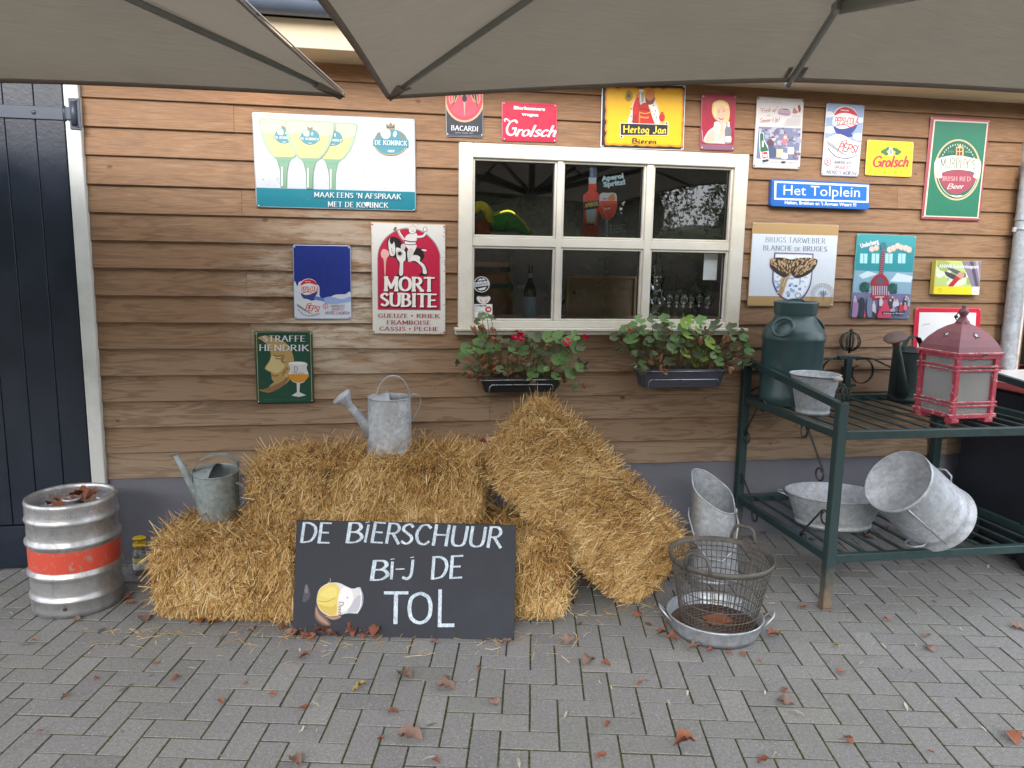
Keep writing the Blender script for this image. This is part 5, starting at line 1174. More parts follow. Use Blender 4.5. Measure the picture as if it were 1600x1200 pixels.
def d4(A):   # bottle and glass film
    OR = (206, 66, 50)
    A.rect(408, 150, 500, 300, (70, 84, 110)); A.rect(426, 160, 450, 290, (110, 130, 156)); A.poly([(398, 300), (496, 300), (492, 376), (398, 376)], (170, 190, 200)); A.poly([(396, 376), (494, 376), (494, 470), (540, 520), (540, 600), (512, 800), (526, 1030), (312, 1030), (332, 900), (328, 520), (396, 460)], OR)
    A.poly([(334, 530), (350, 515), (350, 1020), (330, 1020)], (226, 96, 80)); A.poly([(336, 604), (540, 578), (520, 680), (336, 712)], (56, 64, 96)); A.text('APEROL', 346, 676, 522, 644, 48, (226, 206, 90), 'boldit'); A.poly([(352, 712), (506, 690), (492, 904), (366, 910)], (214, 150, 130)); A.poly([(370, 704), (488, 690), (474, 856), (380, 858)], (186, 204, 214)); A.poly([(376, 882), (470, 878), (470, 898), (376, 902)], (56, 64, 96))
    A.smooth([(548, 500), (640, 490), (735, 498), (752, 600), (740, 720), (690, 800), (632, 838), (570, 800), (528, 700), (530, 600)], (196, 206, 210), 5); A.smooth([(532, 604), (640, 590), (750, 600), (742, 710), (690, 795), (632, 832), (570, 795), (530, 700)], (214, 96, 84), 5); A.smooth([(632, 575), (670, 520), (712, 505), (722, 580)], (206, 134, 50), 4); A.ell(600, 565, 26, 12, (180, 120, 160)); A.text('Spritz', 590, 704, 676, 690, 26, WHT, 'boldit'); A.text('Aperol', 606, 672, 660, 664, 12, (60, 50, 60), 'boldit'); A.line([(545, 620), (590, 720), (640, 820)], 12, (230, 140, 120), False)
    A.rect(610, 838, 636, 1036, (196, 212, 222)); A.text('Aperol', 560, 344, 836, 304, 62, (176, 206, 216), 'black'); A.text('Spritz!', 582, 418, 858, 380, 62, (176, 206, 216), 'black')
    for i, (n_, t_) in enumerate((('3', 'cl. Prosecco'), ('2', 'cl. Aperol'), ('1', 'splash soda'))): A.text(n_, 668, 918+i*42, 684, 914+i*42, 30, (200, 214, 220), 'boldit'); A.text(t_, 700, 908+i*42, 850-(30 if i == 1 else 0), 890+i*40, 16, (190, 204, 212), 'boldit')
flat('window_film', 'cut-out film of an orange aperitif bottle and wine glass on the pane', 'poster', (8, 870, 240), .0105, d4)
# plush bird
t = thing('toy_parrot', 'green and yellow plush parrot lying behind the top left pane', 'toy', tuple(W(766, 358, .075)), rot=(0, 0, 0))
m = MB(); m.sphere((.06, .02, .045), .095, seg=16, rings=10, sc=(1.3, .7, .62)); m.tube([(.1, 0, .05), (.17, -.01, .02), (.235, -.02, -.03)], [.06, .04, .012], 10); m.build('body', mottled('green_plush', rgb(40, 176, 84), .2, 30, .95, bump=.004), t)
m = MB(); m.tube(cr([(-.0, 0, .06), (-.03, -.02, .13), (-.075, -.03, .14), (-.1, -.035, .115)], 5), [.03]*8+[.034]*8, 10) if False else m.tube(cr([(0, -.02, .04), (-.03, -.03, .11), (-.075, -.03, .125), (-.10, -.035, .09)], 5), .027, 10); m.tube(cr([(.0, -.06, .07), (.09, -.07, .10), (.16, -.06, .06), (.22, -.05, -.01)], 4), .007, 6); m.build('yellow_tail', mottled('yellow_plush', rgb(228, 218, 60), .15, 30, .95, bump=.003), t)
m = MB(); m.sphere((-.06, .0, -.0), .08, seg=12, rings=8, sc=(1, .8, .8)); m.build('wing', mottled('red_plush', rgb(160, 44, 44), .2, 30, .95), t)
def wineglass(p, h, r, nm='wine_glass', label=None, grp=None):
    m = MB(); m.lathe([(.03, .002), (.028, .004), (.005, .008), (.0035, h*.42), (.012, h*.46), (r*.75, h*.55), (r, h*.7), (r*.92, h*.86), (r*.74, h), (r*.72, h), (r*.9, h*.86), (r*.97, h*.7), (r*.7, h*.56), (0, h*.48)], 18)
    o = m.build(nm, MAT['cleanglass']); o.location = p; tag(o, label, 'glass', grp); return o
for i, (u, r) in enumerate(((876, .03), (903, .042))):
    p = W(u, 500, .13+.03*i); wineglass((p.x, p.y, 1.358), .16, r, label=['stemmed glass half hidden by the mullion beside the brown board', 'stemmed glass standing left of the brown picture back'][i])
for i, u in enumerate((1032, 1044, 1056, 1067, 1078, 1091, 1104)):
    p = W(u, 500, .12+.05*(i % 3)); wineglass((p.x, p.y, 1.358), .14+.008*(i % 2), .034, label='clear wine glass in the row behind the lower right pane', grp='wine glasses in a row on the inner sill')
m = MB()
for k in range(3):
    z0 = .0+.085*k; m.lathe([(.026, z0), (.03, z0+.015), (.045, z0+.07), (.052, z0+.085), (.046, z0+.085), (.028, z0+.03)], 14)
m.lathe([(.05, .26), (.03, .29), (.012, .36), (.008, .42), (.02, .47), (.0, .49)], 14)
o = m.build('glass_stack', MAT['cleanglass']); p = W(1024, 500, .1); o.location = (p.x, p.y, 1.358); tag(o, 'stack of clear tumblers with a carafe on top by the right mullion', 'glass')
# bottle with pale blue label
p = W(827, 498, .10); t = thing('wine_bottle', 'dark bottle with a pale blue label behind the lower left pane', 'bottle', (p.x, p.y, 1.358))
m = MB(); m.lathe([(0, 0), (.036, 0), (.038, .01), (.038, .15), (.030, .185), (.014, .215), (.0125, .285), (.015, .29), (.015, .3), (0, .3)], 20); m.build('bottle', mottled('dark_glass', rgb(20, 26, 24), .1, 5, .08, spec=.8), t)
m = MB(); m.lathe([(.0388, .005), (.0388, .125)], 20); m.build('label', pm(150, 186, 214, .6), t)
m = MB(); m.lathe([(.0150, .235), (.0150, .262)], 16, 1); m.lathe([(.011, .3), (.011, .315), (0, .315)], 12); m.build('cork', [MAT['tan'], pm(150, 186, 214, .6)], t)
# barrel, board, paper
t = thing('oak_barrel', 'brown wooden barrel standing inside behind the lower left pane', 'barrel', (.62, .52, 1.02))
m = MB(); m.lathe([(0, 0), (.17, 0), (.2, .12), (.215, .33), (.2, .52), (.17, .66), (0, .66)], 26); m.build('staves', MAT['woodin'], t)
for z_ in (.08, .5, .6): m = MB(); m.lathe([(.19 if z_ < .3 else .205 if z_ == .5 else .19, z_), (.2 if z_ < .3 else .203 if z_ == .5 else .185, z_+.03)], 26); m.build('hoop', MAT['hinge'], t)
p = W(940, 500, .10); t = thing('picture_back', 'brown picture frame seen from the back in the lower middle pane', 'picture frame', (p.x, .12, 1.358))
m = MB(); m.box((0.0, .008, .125), (.42, .006, .25)); m.build('backing_board', MAT['tan'], t); m = MB()
for a, b in (((0, .0, .244), (.43, .016, .014)), ((0, 0, .008), (.43, .016, .014)), ((-.21, 0, .125), (.014, .016, .225)), ((.21, 0, .125), (.014, .016, .225))): m.box(a, b)
m.build('frame', mottled('pine', rgb(186, 150, 106), .1, 10, .6), t)
m = MB(); m.box((-.17, -.004, .15), (.014, .01, .02)); m.build('clip', MAT['dark'], t)
m = MB(); q = W(1110, 415, .03); m.box((0, 0, 0), (.085, .001, .17)); o = m.build('paper_notice', pm(206, 208, 212, .7)); o.location = q; tag(o, 'plain white paper hung in the lower right pane', 'paper')

# ------------------------------------------------------------------ straw bales
def straws(name, P, D, Nn, Ln, Wd, tint, parent, mat=None):
    """P start points, D directions, Nn side vectors; each straw is a bent ribbon folded along its length"""
    n = len(P); S_ = np.cross(D, Nn); S_ /= np.linalg.norm(S_, axis=1)[:, None]+1e-9
    bend = Nn*(rng.normal(0, .06, n)*Ln)[:, None]; w = S_*Wd[:, None]/2; up = Nn*Wd[:, None]*.45
    a = P; b = P+D*(Ln*.5)[:, None]+bend; c = P+D*Ln[:, None]
    V = np.stack([a-w, a+up, a+w, b-w, b+up, b+w, c-w*.7, c+up*.7, c+w*.7], 1).reshape(-1, 3)
    F = np.array([[0, 1, 4, 3], [1, 2, 5, 4], [3, 4, 7, 6], [4, 5, 8, 7]])
    L_ = (F[None]+9*np.arange(n)[:, None, None]).reshape(-1).astype(np.int32); nf = 4*n
    me = bpy.data.meshes.new(name); me.vertices.add(9*n); me.vertices.foreach_set('co', V.astype(np.float32).ravel()); me.loops.add(4*nf); me.loops.foreach_set('vertex_index', L_)
    me.polygons.add(nf); me.polygons.foreach_set('loop_start', np.arange(0, 4*nf, 4, dtype=np.int32)); me.polygons.foreach_set('loop_total', np.full(nf, 4, np.int32)); me.update()
    t = me.attributes.new('tint', 'FLOAT', 'POINT'); t.data.foreach_set('value', np.repeat(tint, 9).astype(np.float32))
    me.materials.append(mat or MAT['straw']); o = link(name, me, parent); o['kind'] = 'stuff'; return o
def bale(label, centre, dims, rot, n, seed, floor=None, crown=0.0, along=None, bulge=None):
    """dims along local x, y, z; straws lie over every face, cut ends on the long sides"""
    R = np.random.default_rng(seed); t = thing('straw_bale', label, 'straw bale', centre, rot, 'straw bales stacked against the wall')
    M_ = Matrix.Translation(Vector(centre)) @ t.rotation_euler.to_matrix().to_4x4(); Mi = np.array(M_.inverted()); Mw = np.array(M_)
    hx, hy, hz = [d/2 for d in dims]
    def bul(P):
        P = P.copy()
        for ax, h in ((0, hx), (1, hy), (2, hz)): pass
        s_ = np.stack([P[:, 0]/hx, P[:, 1]/hy, P[:, 2]/hz], 1)
        q = 1-.055*((s_[:, 1]**4)+(s_[:, 2]**4)); P[:, 0] *= q
        P[:, 1] *= 1-.07*(s_[:, 0]**6+s_[:, 2]**6)*.9; P[:, 2] *= 1-.06*(s_[:, 0]**6+s_[:, 1]**6)
        if bulge is not None: P = bulge(P)
        nz = np.array([mnoise.noise(Vector((p[0]*6+seed, p[1]*6, p[2]*6))) for p in P[::1]]) if len(P) < 4000 else None
        return P, nz
    # core
    m = MB(); bm = bmesh.new(); bmesh.ops.create_cube(bm, size=2); bmesh.ops.subdivide_edges(bm, edges=bm.edges[:], cuts=11, use_grid_fill=True)
    V = np.array([v.co[:] for v in bm.verts])*np.array([hx, hy, hz])*.972; V, nz = bul(V)
    V += (V/np.linalg.norm(V, axis=1)[:, None])*(nz*.02)[:, None]
    if floor is not None:
        Wd = (Mw[:3, :3] @ V.T).T+Mw[:3, 3]; Wd[:, 2] = np.maximum(Wd[:, 2], floor); V = (Mi[:3, :3] @ Wd.T).T+Mi[:3, 3]
    for v, c in zip(bm.verts, V): v.co = c
    me = bpy.data.meshes.new('core'); bm.to_mesh(me); bm.free(); me.materials.append(MAT['core']); me.polygons.foreach_set('use_smooth', [True]*len(me.polygons)); link('core', me, t)
    ar = np.array([hy*hz, hy*hz, hx*hz, hx*hz, hx*hy, hx*hy]); ar = ar*np.array([1, 1, .35, 1.25, 1.25, .12]); f = R.choice(6, n, p=ar/ar.sum())
    ax = f//2; sg = np.where(f % 2 == 0, 1.0, -1.0); sg = np.where(ax == 2, np.where(f == 4, 1., -1.), sg); sg = np.where(ax == 1, np.where(f == 3, -1., 1.), sg)
    U = R.uniform(-1, 1, (n, 3)); 
    U[np.arange(n), ax] = sg; P = U*np.array([hx, hy, hz]); P, _ = bul(P)
    N_ = np.zeros((n, 3)); N_[np.arange(n), ax] = sg
    nz = np.array([mnoise.noise(Vector((p[0]*6+seed, p[1]*6, p[2]*6))) for p in P[:]])
    P += N_*(nz*.016-.004+R.uniform(-.008, .007, n))[:, None]
    D = R.normal(size=(n, 3)); 
    # main lie of the straw: flakes run up and down on the long sides, crosswise on top
    lie = np.where((ax == 1)[:, None], np.array([.25, 0, 1.]), np.where((ax == 2)[:, None], np.array([.6, .8, 0]), np.array([0, .5, 1.])))
    if along is not None: lie = np.where((ax == 1)[:, None], np.array(along), lie)
    D = D*R.uniform(.35, 1.1, n)[:, None]+lie*R.choice([-1, 1], n)[:, None]*1.1
    dn = (D*N_).sum(1); D -= N_*dn[:, None]; D /= np.linalg.norm(D, axis=1)[:, None]
    tilt = np.abs(R.normal(0, .10, n)); wild = R.random(n) < .055; tilt = np.where(wild, R.uniform(.4, 1.3, n), tilt)
    D = D+N_*tilt[:, None]; D /= np.linalg.norm(D, axis=1)[:, None]
    edge = np.sort(np.abs(U), axis=1)[:, 1] > .93
    Ln = R.uniform(.03, .09, n)*np.where(wild, 1.25, 1.0); Ln = np.where(ax == 2, Ln*1.25, Ln)
    P = P-D*(Ln*.5)[:, None]*np.where(wild, .25, 1)[:, None]
    Wd = R.uniform(.0019, .0046, n)
    clump = np.array([mnoise.noise(Vector((p[0]*5+seed, p[1]*5, p[2]*5+3))) for p in P])
    tint = np.clip(R.normal(.55, .27, n)+clump*.25, 0, 1)
    Wp = (Mw[:3, :3] @ P.T).T+Mw[:3, 3]; We = Wp+((Mw[:3, :3] @ D.T).T)*Ln[:, None]
    ok = (Wp[:, 2] > (floor if floor is not None else -9)) & (We[:, 2] > (floor if floor is not None else -9))
    Nn = N_+R.normal(0, .5, (n, 3)); Nn -= D*(Nn*D).sum(1)[:, None]; Nn /= np.linalg.norm(Nn, axis=1)[:, None]
    straws('straw', P[ok], D[ok], Nn[ok], Ln[ok], Wd[ok], tint[ok], t)
    return t
def core_mat():
    k = NT('packed_straw'); p = k.pos(obj=True); mz = k.n('ShaderNodeMapping'); mz.inputs['Scale'].default_value = (60, 60, 14); k.l(p, mz.inputs[0])
    f = k.noise(mz.outputs[0], 3, 5, .75, .5); k.set(k.ramp(f, [(.3, rgb(62, 42, 20)), (.5, rgb(104, 74, 38)), (.72, rgb(150, 114, 64))]), .9, 0, .1); k.bump(f, .012); return k.m
MAT['core'] = core_mat()
BA = math.radians(-12.5)
bale('low straw bale at the left end with the small watering can on it', (-.685, -.575, .195), (.70, .50, .39), (0, 0, BA), 38000, 1, 0.002)
bale('straw bale standing upright between the left bale and the blackboard', (-.34, -.60, .215), (.52, .50, .43), (0, 0, BA), 19000, 2, .002)
bale('low straw bale whose end shows right of the blackboard', (.405, -.685, .20), (1.03, .50, .40), (0, 0, BA), 28000, 3, .002)
bale('top straw bale lying across with the large watering can on it', (-.06, -.56, .575), (1.13, .46, .31), (0, math.radians(-1), math.radians(-3)), 40000, 4)
bale('straw bale leaning steeply from the stack down to the paving on the right', (1.005, -.66, .475), (1.07, .44, .465), (0, math.radians(44.5), math.radians(-3)), 56000, 5, .003, along=(.35, 0, 1.))
# loose straw on the paving
n = 210; R = np.random.default_rng(31); P = np.zeros((n, 3)); k_ = R.random(n)
P[:, 0] = np.where(k_ < .75, R.uniform(-1.25, 1.35, n), R.uniform(-1.5, 1.9, n)); base_y = -.80-.22*(P[:, 0]+1.2)/1.0*.75; P[:, 1] = np.where(P[:, 0] < .9, base_y-np.abs(R.normal(0, .11, n)), -.92-np.abs(R.normal(0, .1, n))); P[:, 2] = R.uniform(.003, .012, n)
a_ = R.uniform(0, 6.28, n); D = np.stack([np.cos(a_), np.sin(a_), R.normal(0, .05, n)], 1); D /= np.linalg.norm(D, axis=1)[:, None]
o = straws('loose_straw', P, D, np.tile([0, 0, 1.], (n, 1)), R.uniform(.015, .08, n), R.uniform(.0015, .0035, n), R.uniform(.3, .95, n), None); tag(o, 'loose straw strewn on the pavers in front of the bales', kind='stuff')

# ------------------------------------------------------------------ blackboard
p0, p1 = G(457, 992), G(803, 1001); bx_ = (p1-p0); wB = bx_.length; ang = math.atan2(bx_.y, bx_.x); c = (p0+p1)/2
LEAN = math.radians(12); hB = .515
t = thing('blackboard', 'wide blackboard leaning on the bales with chalk lettering and a painted beer glass', 'blackboard', (c.x, c.y, 0), (-LEAN, 0, ang))
TB = Matrix.Translation((c.x, c.y, 0)) @ Matrix.Rotation(ang, 4, 'Z') @ Matrix.Rotation(-LEAN, 4, 'X')
m = MB(); m.box((0, .007, hB/2), (wB, .014, hB), bev=.0015); m.build('panel', MAT['slate'], t)
def brd(px, py):        # picture point -> point on the face of the board
    o_ = TB @ Vector((0, 0, 0)); nrm = (TB.to_3x3() @ Vector((0, -1, 0))).normalized(); C0 = Vector((0, -CD, CH)); d = _ray(px, py); tt = (o_-C0).dot(nrm)/d.dot(nrm); return C0+d*tt
class BArt(Art):
    def nrm(s): return (TB.to_3x3() @ Vector((0, -1, 0))).normalized()
A = BArt(4.324, 450, 800, brd)
CHK = MAT['chalk']
def chalk(t_, pts, h): A.text(t_, *pts, h, CHK, 'chalk')
A.text('DE', 80, 205, 282, 208, 132, CHK, 'chalk'); A.text('B', 388, 206, 500, 206, 132, CHK, 'chalk'); A.line([(520, 205), (545, 85)], 17, CHK, False); A.line([(525, 72), (552, 66)], 7, CHK, False); A.text('ER', 556, 203, 752, 214, 134, CHK, 'chalk'); A.text('SCHUUR', 752, 214, 1440, 240, 136, CHK, 'chalk')
A.text('B', 552, 460, 675, 458, 130, CHK, 'chalk'); A.line([(698, 455), (706, 335)], 19, CHK, False); A.line([(694, 320), (720, 316)], 6, CHK, False); A.line([(728, 386), (788, 384)], 7, CHK, False); A.line([(845, 322), (832, 420), (805, 450), (772, 440)], 19, CHK); A.line([(826, 308), (852, 304)], 6, CHK, False); A.text('DE', 964, 452, 1178, 442, 146, CHK, 'chalk')
A.text('T', 652, 746, 802, 746, 200, CHK, 'chalk2'); A.text('O', 808, 748, 972, 748, 200, CHK, 'chalk2'); A.text('L', 1010, 765, 1118, 765, 232, CHK, 'chalk2')
def flush(nm):
    ob = A.mb.build(nm, A.mats, t, None, smooth=False); inv = TB.inverted()
    for v in ob.data.vertices: v.co = inv @ v.co
flush('chalk_lettering'); A = BArt(4.324, 450, 800, brd)
# painted hand and glass lying on its side
A.smooth([(190, 620), (200, 540), (230, 500), (200, 560), (205, 640), (250, 700), (290, 760), (250, 768), (200, 740), (180, 700)], (96, 74, 68, .7), 5); A.smooth([(188, 640), (210, 690), (260, 735), (275, 762), (225, 742), (190, 700)], (150, 118, 102, .7), 4); A.smooth([(250, 700), (310, 706), (356, 700), (350, 716), (300, 728)], (150, 118, 102, .7), 4)
A.smooth([(104, 560), (115, 500), (126, 486), (138, 510), (150, 560), (130, 600), (100, 606)], (66, 66, 76, .7), 4); A.smooth([(112, 540), (120, 494), (132, 500), (134, 545)], (104, 98, 100, .7), 4)
A.smooth([(196, 580), (215, 520), (270, 482), (340, 478), (400, 505), (440, 518), (485, 508), (498, 540), (500, 610), (488, 660), (462, 684), (400, 684), (330, 700), (270, 700), (220, 665), (198, 620)], (196, 196, 200, .6), 5)
A.smooth([(198, 580), (215, 525), (265, 490), (320, 482), (350, 530), (335, 600), (328, 694), (270, 696), (222, 660), (200, 620)], (206, 186, 96, .6), 5); A.smooth([(215, 560), (260, 520), (320, 510), (325, 560), (280, 580)], (210, 196, 112, .6), 4); A.smooth([(205, 620), (240, 632), (300, 640), (326, 620), (322, 688), (270, 692), (224, 660)], (190, 166, 78, .6), 4); A.smooth([(440, 600), (486, 560), (492, 610), (480, 655), (460, 676), (400, 676)], (168, 168, 178, .6), 4); A.line([(200, 600), (260, 605), (320, 580)], 4, (150, 130, 50, .6)); A.smooth([(350, 540), (380, 505), (430, 530), (440, 600), (400, 660), (350, 670), (340, 600)], (216, 214, 216, .6), 5)
A.line([(484, 510), (505, 560), (500, 630), (466, 688)], 7, (140, 144, 156, .6)); A.line([(487, 520), (494, 570), (488, 640), (466, 680)], 4, (230, 232, 236, .6)); A.text('Duvel', 346, 606, 340, 696, 30, (110, 96, 60, .6), 'goth'); A.line([(270, 480), (288, 465), (284, 448)], 4, (160, 156, 152, .7)); A.ell(402, 578, 5, 4, (40, 40, 44, .6), 8)
flush('painted_glass')

# ------------------------------------------------------------------ keg
t = thing('beer_keg', 'dented steel beer keg with an orange band and leaves in its top', 'keg', (-1.478, -.49, 0), (0, 0, math.radians(-35)))
prof = [(.150, .02), (.178, .0), (.196, .006), (.199, .03), (.197, .07), (.205, .078), (.206, .088), (.198, .098), (.196, .112), (.196, .172), (.198, .180), (.207, .192), (.207, .204), (.198, .216), (.197, .222)]
m = MB(); m.lathe(prof, 56); m.build('lower_shell', MAT['steel'], t)
m = MB(); m.lathe([(.197, .222), (.1975, .30), (.197, .325)], 56); m.build('band', MAT['band'], t)
m = MB(); m.lathe([(.197, .325), (.199, .332), (.207, .342), (.207, .354), (.198, .366), (.196, .376), (.195, .44), (.200, .448), (.203, .456), (.199, .466), (.196, .476), (.196, .520), (.199, .532), (.196, .545), (.188, .55), (.181, .545), (.180, .530), (.183, .48), (.180, .462), (.12, .480), (.0, .488)], 56); m.build('upper_shell', MAT['steel'], t)
m = MB(); m.lathe([(.036, .484), (.034, .50), (.034, .518), (.044, .522), (.044, .530), (.03, .532), (.028, .524), (0, .522)], 20); m.build('valve', MAT['steel'], t)
for a in (-.9, 1.2, 2.9):
    m = MB(); m.sphere((.1985*math.cos(a), .1985*math.sin(a), .052), .010, seg=10, rings=6, sc=(1, 1, .8)); m.build('drain_hole', MAT['dark'], t)
def ringtext(txt, r, z, a0, a1, h, out_=1, mat=None, name='embossing'):
    lays, wd = font_text(txt, .01); m = MB()
    for P_ in lays:
        for p in P_:
            m.add([((r+out_*.0022)*math.cos(a0+(a1-a0)*x/wd), (r+out_*.0022)*math.sin(a0+(a1-a0)*x/wd), z+y*h) for x, y in p], [tuple(range(len(p)))])
    return m.build(name, mat or MAT['steel_light'], t, smooth=False)
MAT['steel_light'] = mottled('raised_steel', (.62, .62, .63), .1, 30, .35, metal=.85)
aC = -PI/2+math.radians(35)
ringtext('B 600306030', .1963, .485, aC-.25, aC+1.05, .024); ringtext('325', .1963, .485, aC-1.25, aC-.95, .024)
ringtext('MANCO  B  030 225', .1812, .498, aC+PI+1.0, aC+PI-1.0, .018, -1)
# ------------------------------------------------------------------ wasp trap jar
t = thing('wasp_trap', 'small clear bottle with a yellow trap lid beside the keg', 'jar', (-1.285, -.17, 0))
m = MB(); m.lathe([(0, .0), (.034, .0), (.038, .008), (.038, .10), (.034, .125), (.022, .142), (.021, .155)], 20); m.build('bottle', glass_mat('trap_plastic', 1.45, (.82, .86, .92), .05, .25), t)
m = MB(); m.lathe([(.0385, .075), (.0385, .098)], 20, 1); m.lathe([(.0385, .035), (.0385, .07)], 20, 0); m.lathe([(0, .003), (.034, .003), (.034, .03), (0, .03)], 16, 2); m.build('label', [pm(214, 214, 216), pm(214, 206, 120), pm(60, 44, 34)], t)
m = MB(); m.lathe([(.024, .15), (.033, .154), (.034, .172), (.026, .176), (.014, .182), (.014, .19), (.033, .196), (.034, .203), (.02, .208), (0, .209)], 20); m.build('lid', mottled('yellow_plastic', rgb(222, 184, 12), .08, 12, .35), t)

# ------------------------------------------------------------------ watering cans
def ribbon(m, path, w, th, side=(0, 1, 0), mi=0):
    P_ = [Vector(p) for p in path]; sd_ = Vector(side); vs = []; n_ = len(P_)
    for i, p in enumerate(P_):
        tn = (P_[min(i+1, n_-1)]-P_[max(i-1, 0)]).normalized(); nn = tn.cross(sd_).normalized()
        vs += [p-sd_*w/2-nn*th/2, p+sd_*w/2-nn*th/2, p+sd_*w/2+nn*th/2, p-sd_*w/2+nn*th/2]
    fs = [(i*4+k, i*4+(k+1) % 4, (i+1)*4+(k+1) % 4, (i+1)*4+k) for i in range(n_-1) for k in range(4)]+[(0, 1, 2, 3), ((n_-1)*4+3, (n_-1)*4+2, (n_-1)*4+1, (n_-1)*4)]
    m.add(vs, fs, mi, False)
def watering_can(label, loc, rz, r0, r1, h, mat, spout, rose, arch, handle, lean=(0, 0), beads=((.78, .0025),), face=None):
    t = thing('watering_can', label, 'watering can', loc, (lean[0], lean[1], rz))
    m = MB(); pf = [(0, .006), (r0, .004), (r0+.003, .0), (r0+.003, .026), (r0, .03)]
    for k in range(1, 26):
        u = k/25; r = r0+(r1-r0)*u; b = sum(.0035*math.exp(-((u-bu)/.012)**2) for bu, _ in beads); pf.append((r+b, .03+(h-.03)*u))
    pf += [(r1+.003, h+.002), (r1+.001, h+.006), (r1-.003, h+.002), (r1-.004, h-.03), (r0-.004, .02), (0, .02)]
    m.lathe(pf, 40)
    R3 = random.Random(int(h*1000)); vs = []
    for v in m.v:
        a = math.atan2(v[1], v[0]); k = 1+.012*mnoise.noise(Vector((math.cos(a)*2, math.sin(a)*2, v[2]*9+r0*30))); vs.append((v[0]*k, v[1]*k, v[2]))
    m.v = vs; m.build('body', mat, t)
    # half cover over the front of the opening
    m = MB(); vs = [(0, 0, 0)]; n_ = 16; top = []
    for i in range(n_+1):
        a = PI/2+PI*i/n_; vs.append((math.cos(a)*(r1-.001), math.sin(a)*(r1-.001), h+.002))
    row2 = []
    for i in range(n_+1):
        u = i/n_; y = (r1*.96)*(1-2*u); row2.append((-.005+.0*u, y, h+.002+.03*math.sin(PI*u)))
    vs = vs[1:]+row2; m.add(vs, [(i, i+1, n_+1+i+1, n_+1+i) for i in range(n_)], 0, True); m.build('cover', mat, t)
    m = MB(); m.tube(spout['path'], spout['r'], 16); ab = spout['path']; m.build('spout', mat, t)
    if rose:
        tip = Vector(spout['path'][-1]); d = (tip-Vector(spout['path'][-2])).normalized(); q = d.to_track_quat('Z', 'Y').to_matrix().to_4x4()
        m = MB(); m.lathe([(rose[0]*.36, -.02), (rose[0]*.36, .0), (rose[0]*.40, .012), (rose[0]*.55, rose[1]*.45), (rose[0], rose[1]), (rose[0]*1.03, rose[1]+.004), (rose[0]*.9, rose[1]+.012), (0, rose[1]+.02)], 24, 0, Matrix.Translation(tip) @ q); m.build('rose', face or mat, t)
    m = MB(); ribbon(m, arch, .034, .003); m.build('carrying_handle', mat, t)
    m = MB(); ribbon(m, handle, .024, .0022); m.build('pouring_handle', mat, t)
    m = MB(); m.tube([(-r1*.95, 0, h*.78), (spout['path'][-1][0]*.55+(-r1)*.45, 0, h*.80)] if not spout.get('brace') else spout['brace'], .003, 6); m.build('brace', mat, t)
    return t
p = W(609, 706, -.55)
watering_can('large galvanised watering can with a wide rose on the top bale', (p.x+.0, -.53, p.z-.012), math.radians(4), .112, .106, .285, MAT['zinc_pale'],
    dict(path=[(-.085, 0, .10), (-.13, 0, .17), (-.165, 0, .215), (-.190, 0, .245)], r=[.040, .026, .021, .019]), (.050, .062),
    [Vector((-.075, 0, .27))]+[Vector((-.0+math.cos(a)*.080+.02, 0, .29+math.sin(a)*.105)) for a in [PI*(1-i/14) for i in range(15)]]+[Vector((.10, 0, .26))],
    [(.09, 0, .283), (.115, 0, .30), (.145, 0, .295), (.158, 0, .27), (.150, 0, .235), (.125, 0, .19), (.112, 0, .165)], beads=((.62, 1), (.66, 1)))
p = W(343, 812, -.45)
watering_can('small dull zinc watering can without a rose on the left bale', (p.x, -.45, p.z-.005), math.radians(-6), .098, .108, .262, MAT['zinc_old'],
    dict(path=[(-.075, 0, .10), (-.115, 0, .18), (-.155, 0, .275), (-.185, 0, .345)], r=[.036, .022, .016, .013]), None,
    [(-.115, 0, .17), (-.113, 0, .24), (-.108, 0, .275), (-.07, 0, .325), (-.01, 0, .352), (.05, .02, .345), (.095, .04, .30), (.10, .04, .262)],
    [(.1, -.02, .215), (.135, -.03, .20), (.15, -.03, .16), (.14, -.03, .12), (.108, -.02, .08)], lean=(math.radians(5), 0), beads=((.66, 1), (.70, 1), (.74, 1)))

# ------------------------------------------------------------------ coal scuttle, tray and wire basket
t = thing('coal_scuttle', 'tall galvanised coal scuttle with a slanted mouth behind the wire basket', 'scuttle', (1.765, -.60, 0), (0, 0, math.radians(-20)))
m = MB(); n_ = 36; rows = 22; vs = []; fs = []
def hod(a, u):
    rim = .385+.19*(.5+.5*math.cos(a-math.radians(138)))**1.0
    z_ = .012+u*(rim-.012); w_ = .140-.032*min(1, z_/.5)
    q_ = (abs(math.cos(a))**3.4+abs(math.sin(a))**3.4)**(-1/3.4)
    return (w_*q_*math.cos(a)-.05*max(0, z_-.1), w_*q_*.80*math.sin(a)+.05*max(0, z_-.3), z_)
for j in range(rows+1):
    for i in range(n_): vs.append(hod(2*PI*i/n_, j/rows))
for j in range(rows):
    for i in range(n_): k = j*n_; fs.append((k+i, k+(i+1) % n_, k+n_+(i+1) % n_, k+n_+i))
m.add(vs, fs, 0, True); m.add([(v[0]*.97, v[1]*.97, v[2]) for v in vs], fs, 0, True); m.lathe([(0, .012), (.140, .012), (.142, 0), (.146, .0), (.146, .016), (.140, .018)], 36, 0, None, sy=.86); m.build('body', MAT['zinc'], t)
m = MB(); m.tube([vs[rows*n_+i] for i in range(n_)], .0045, 8, closed=True); m.build('rolled_rim', MAT['zinc'], t)
m = MB(); m.tube([(-.138, -.01, .385), (-.142, -.04, .35), (-.10, -.11, .22), (-.04, -.15, .155), (.04, -.155, .15), (.10, -.12, .21), (.118, -.05, .33), (.108, -.01, .37)], .005, 8); m.build('bail', MAT['zinc'], t)
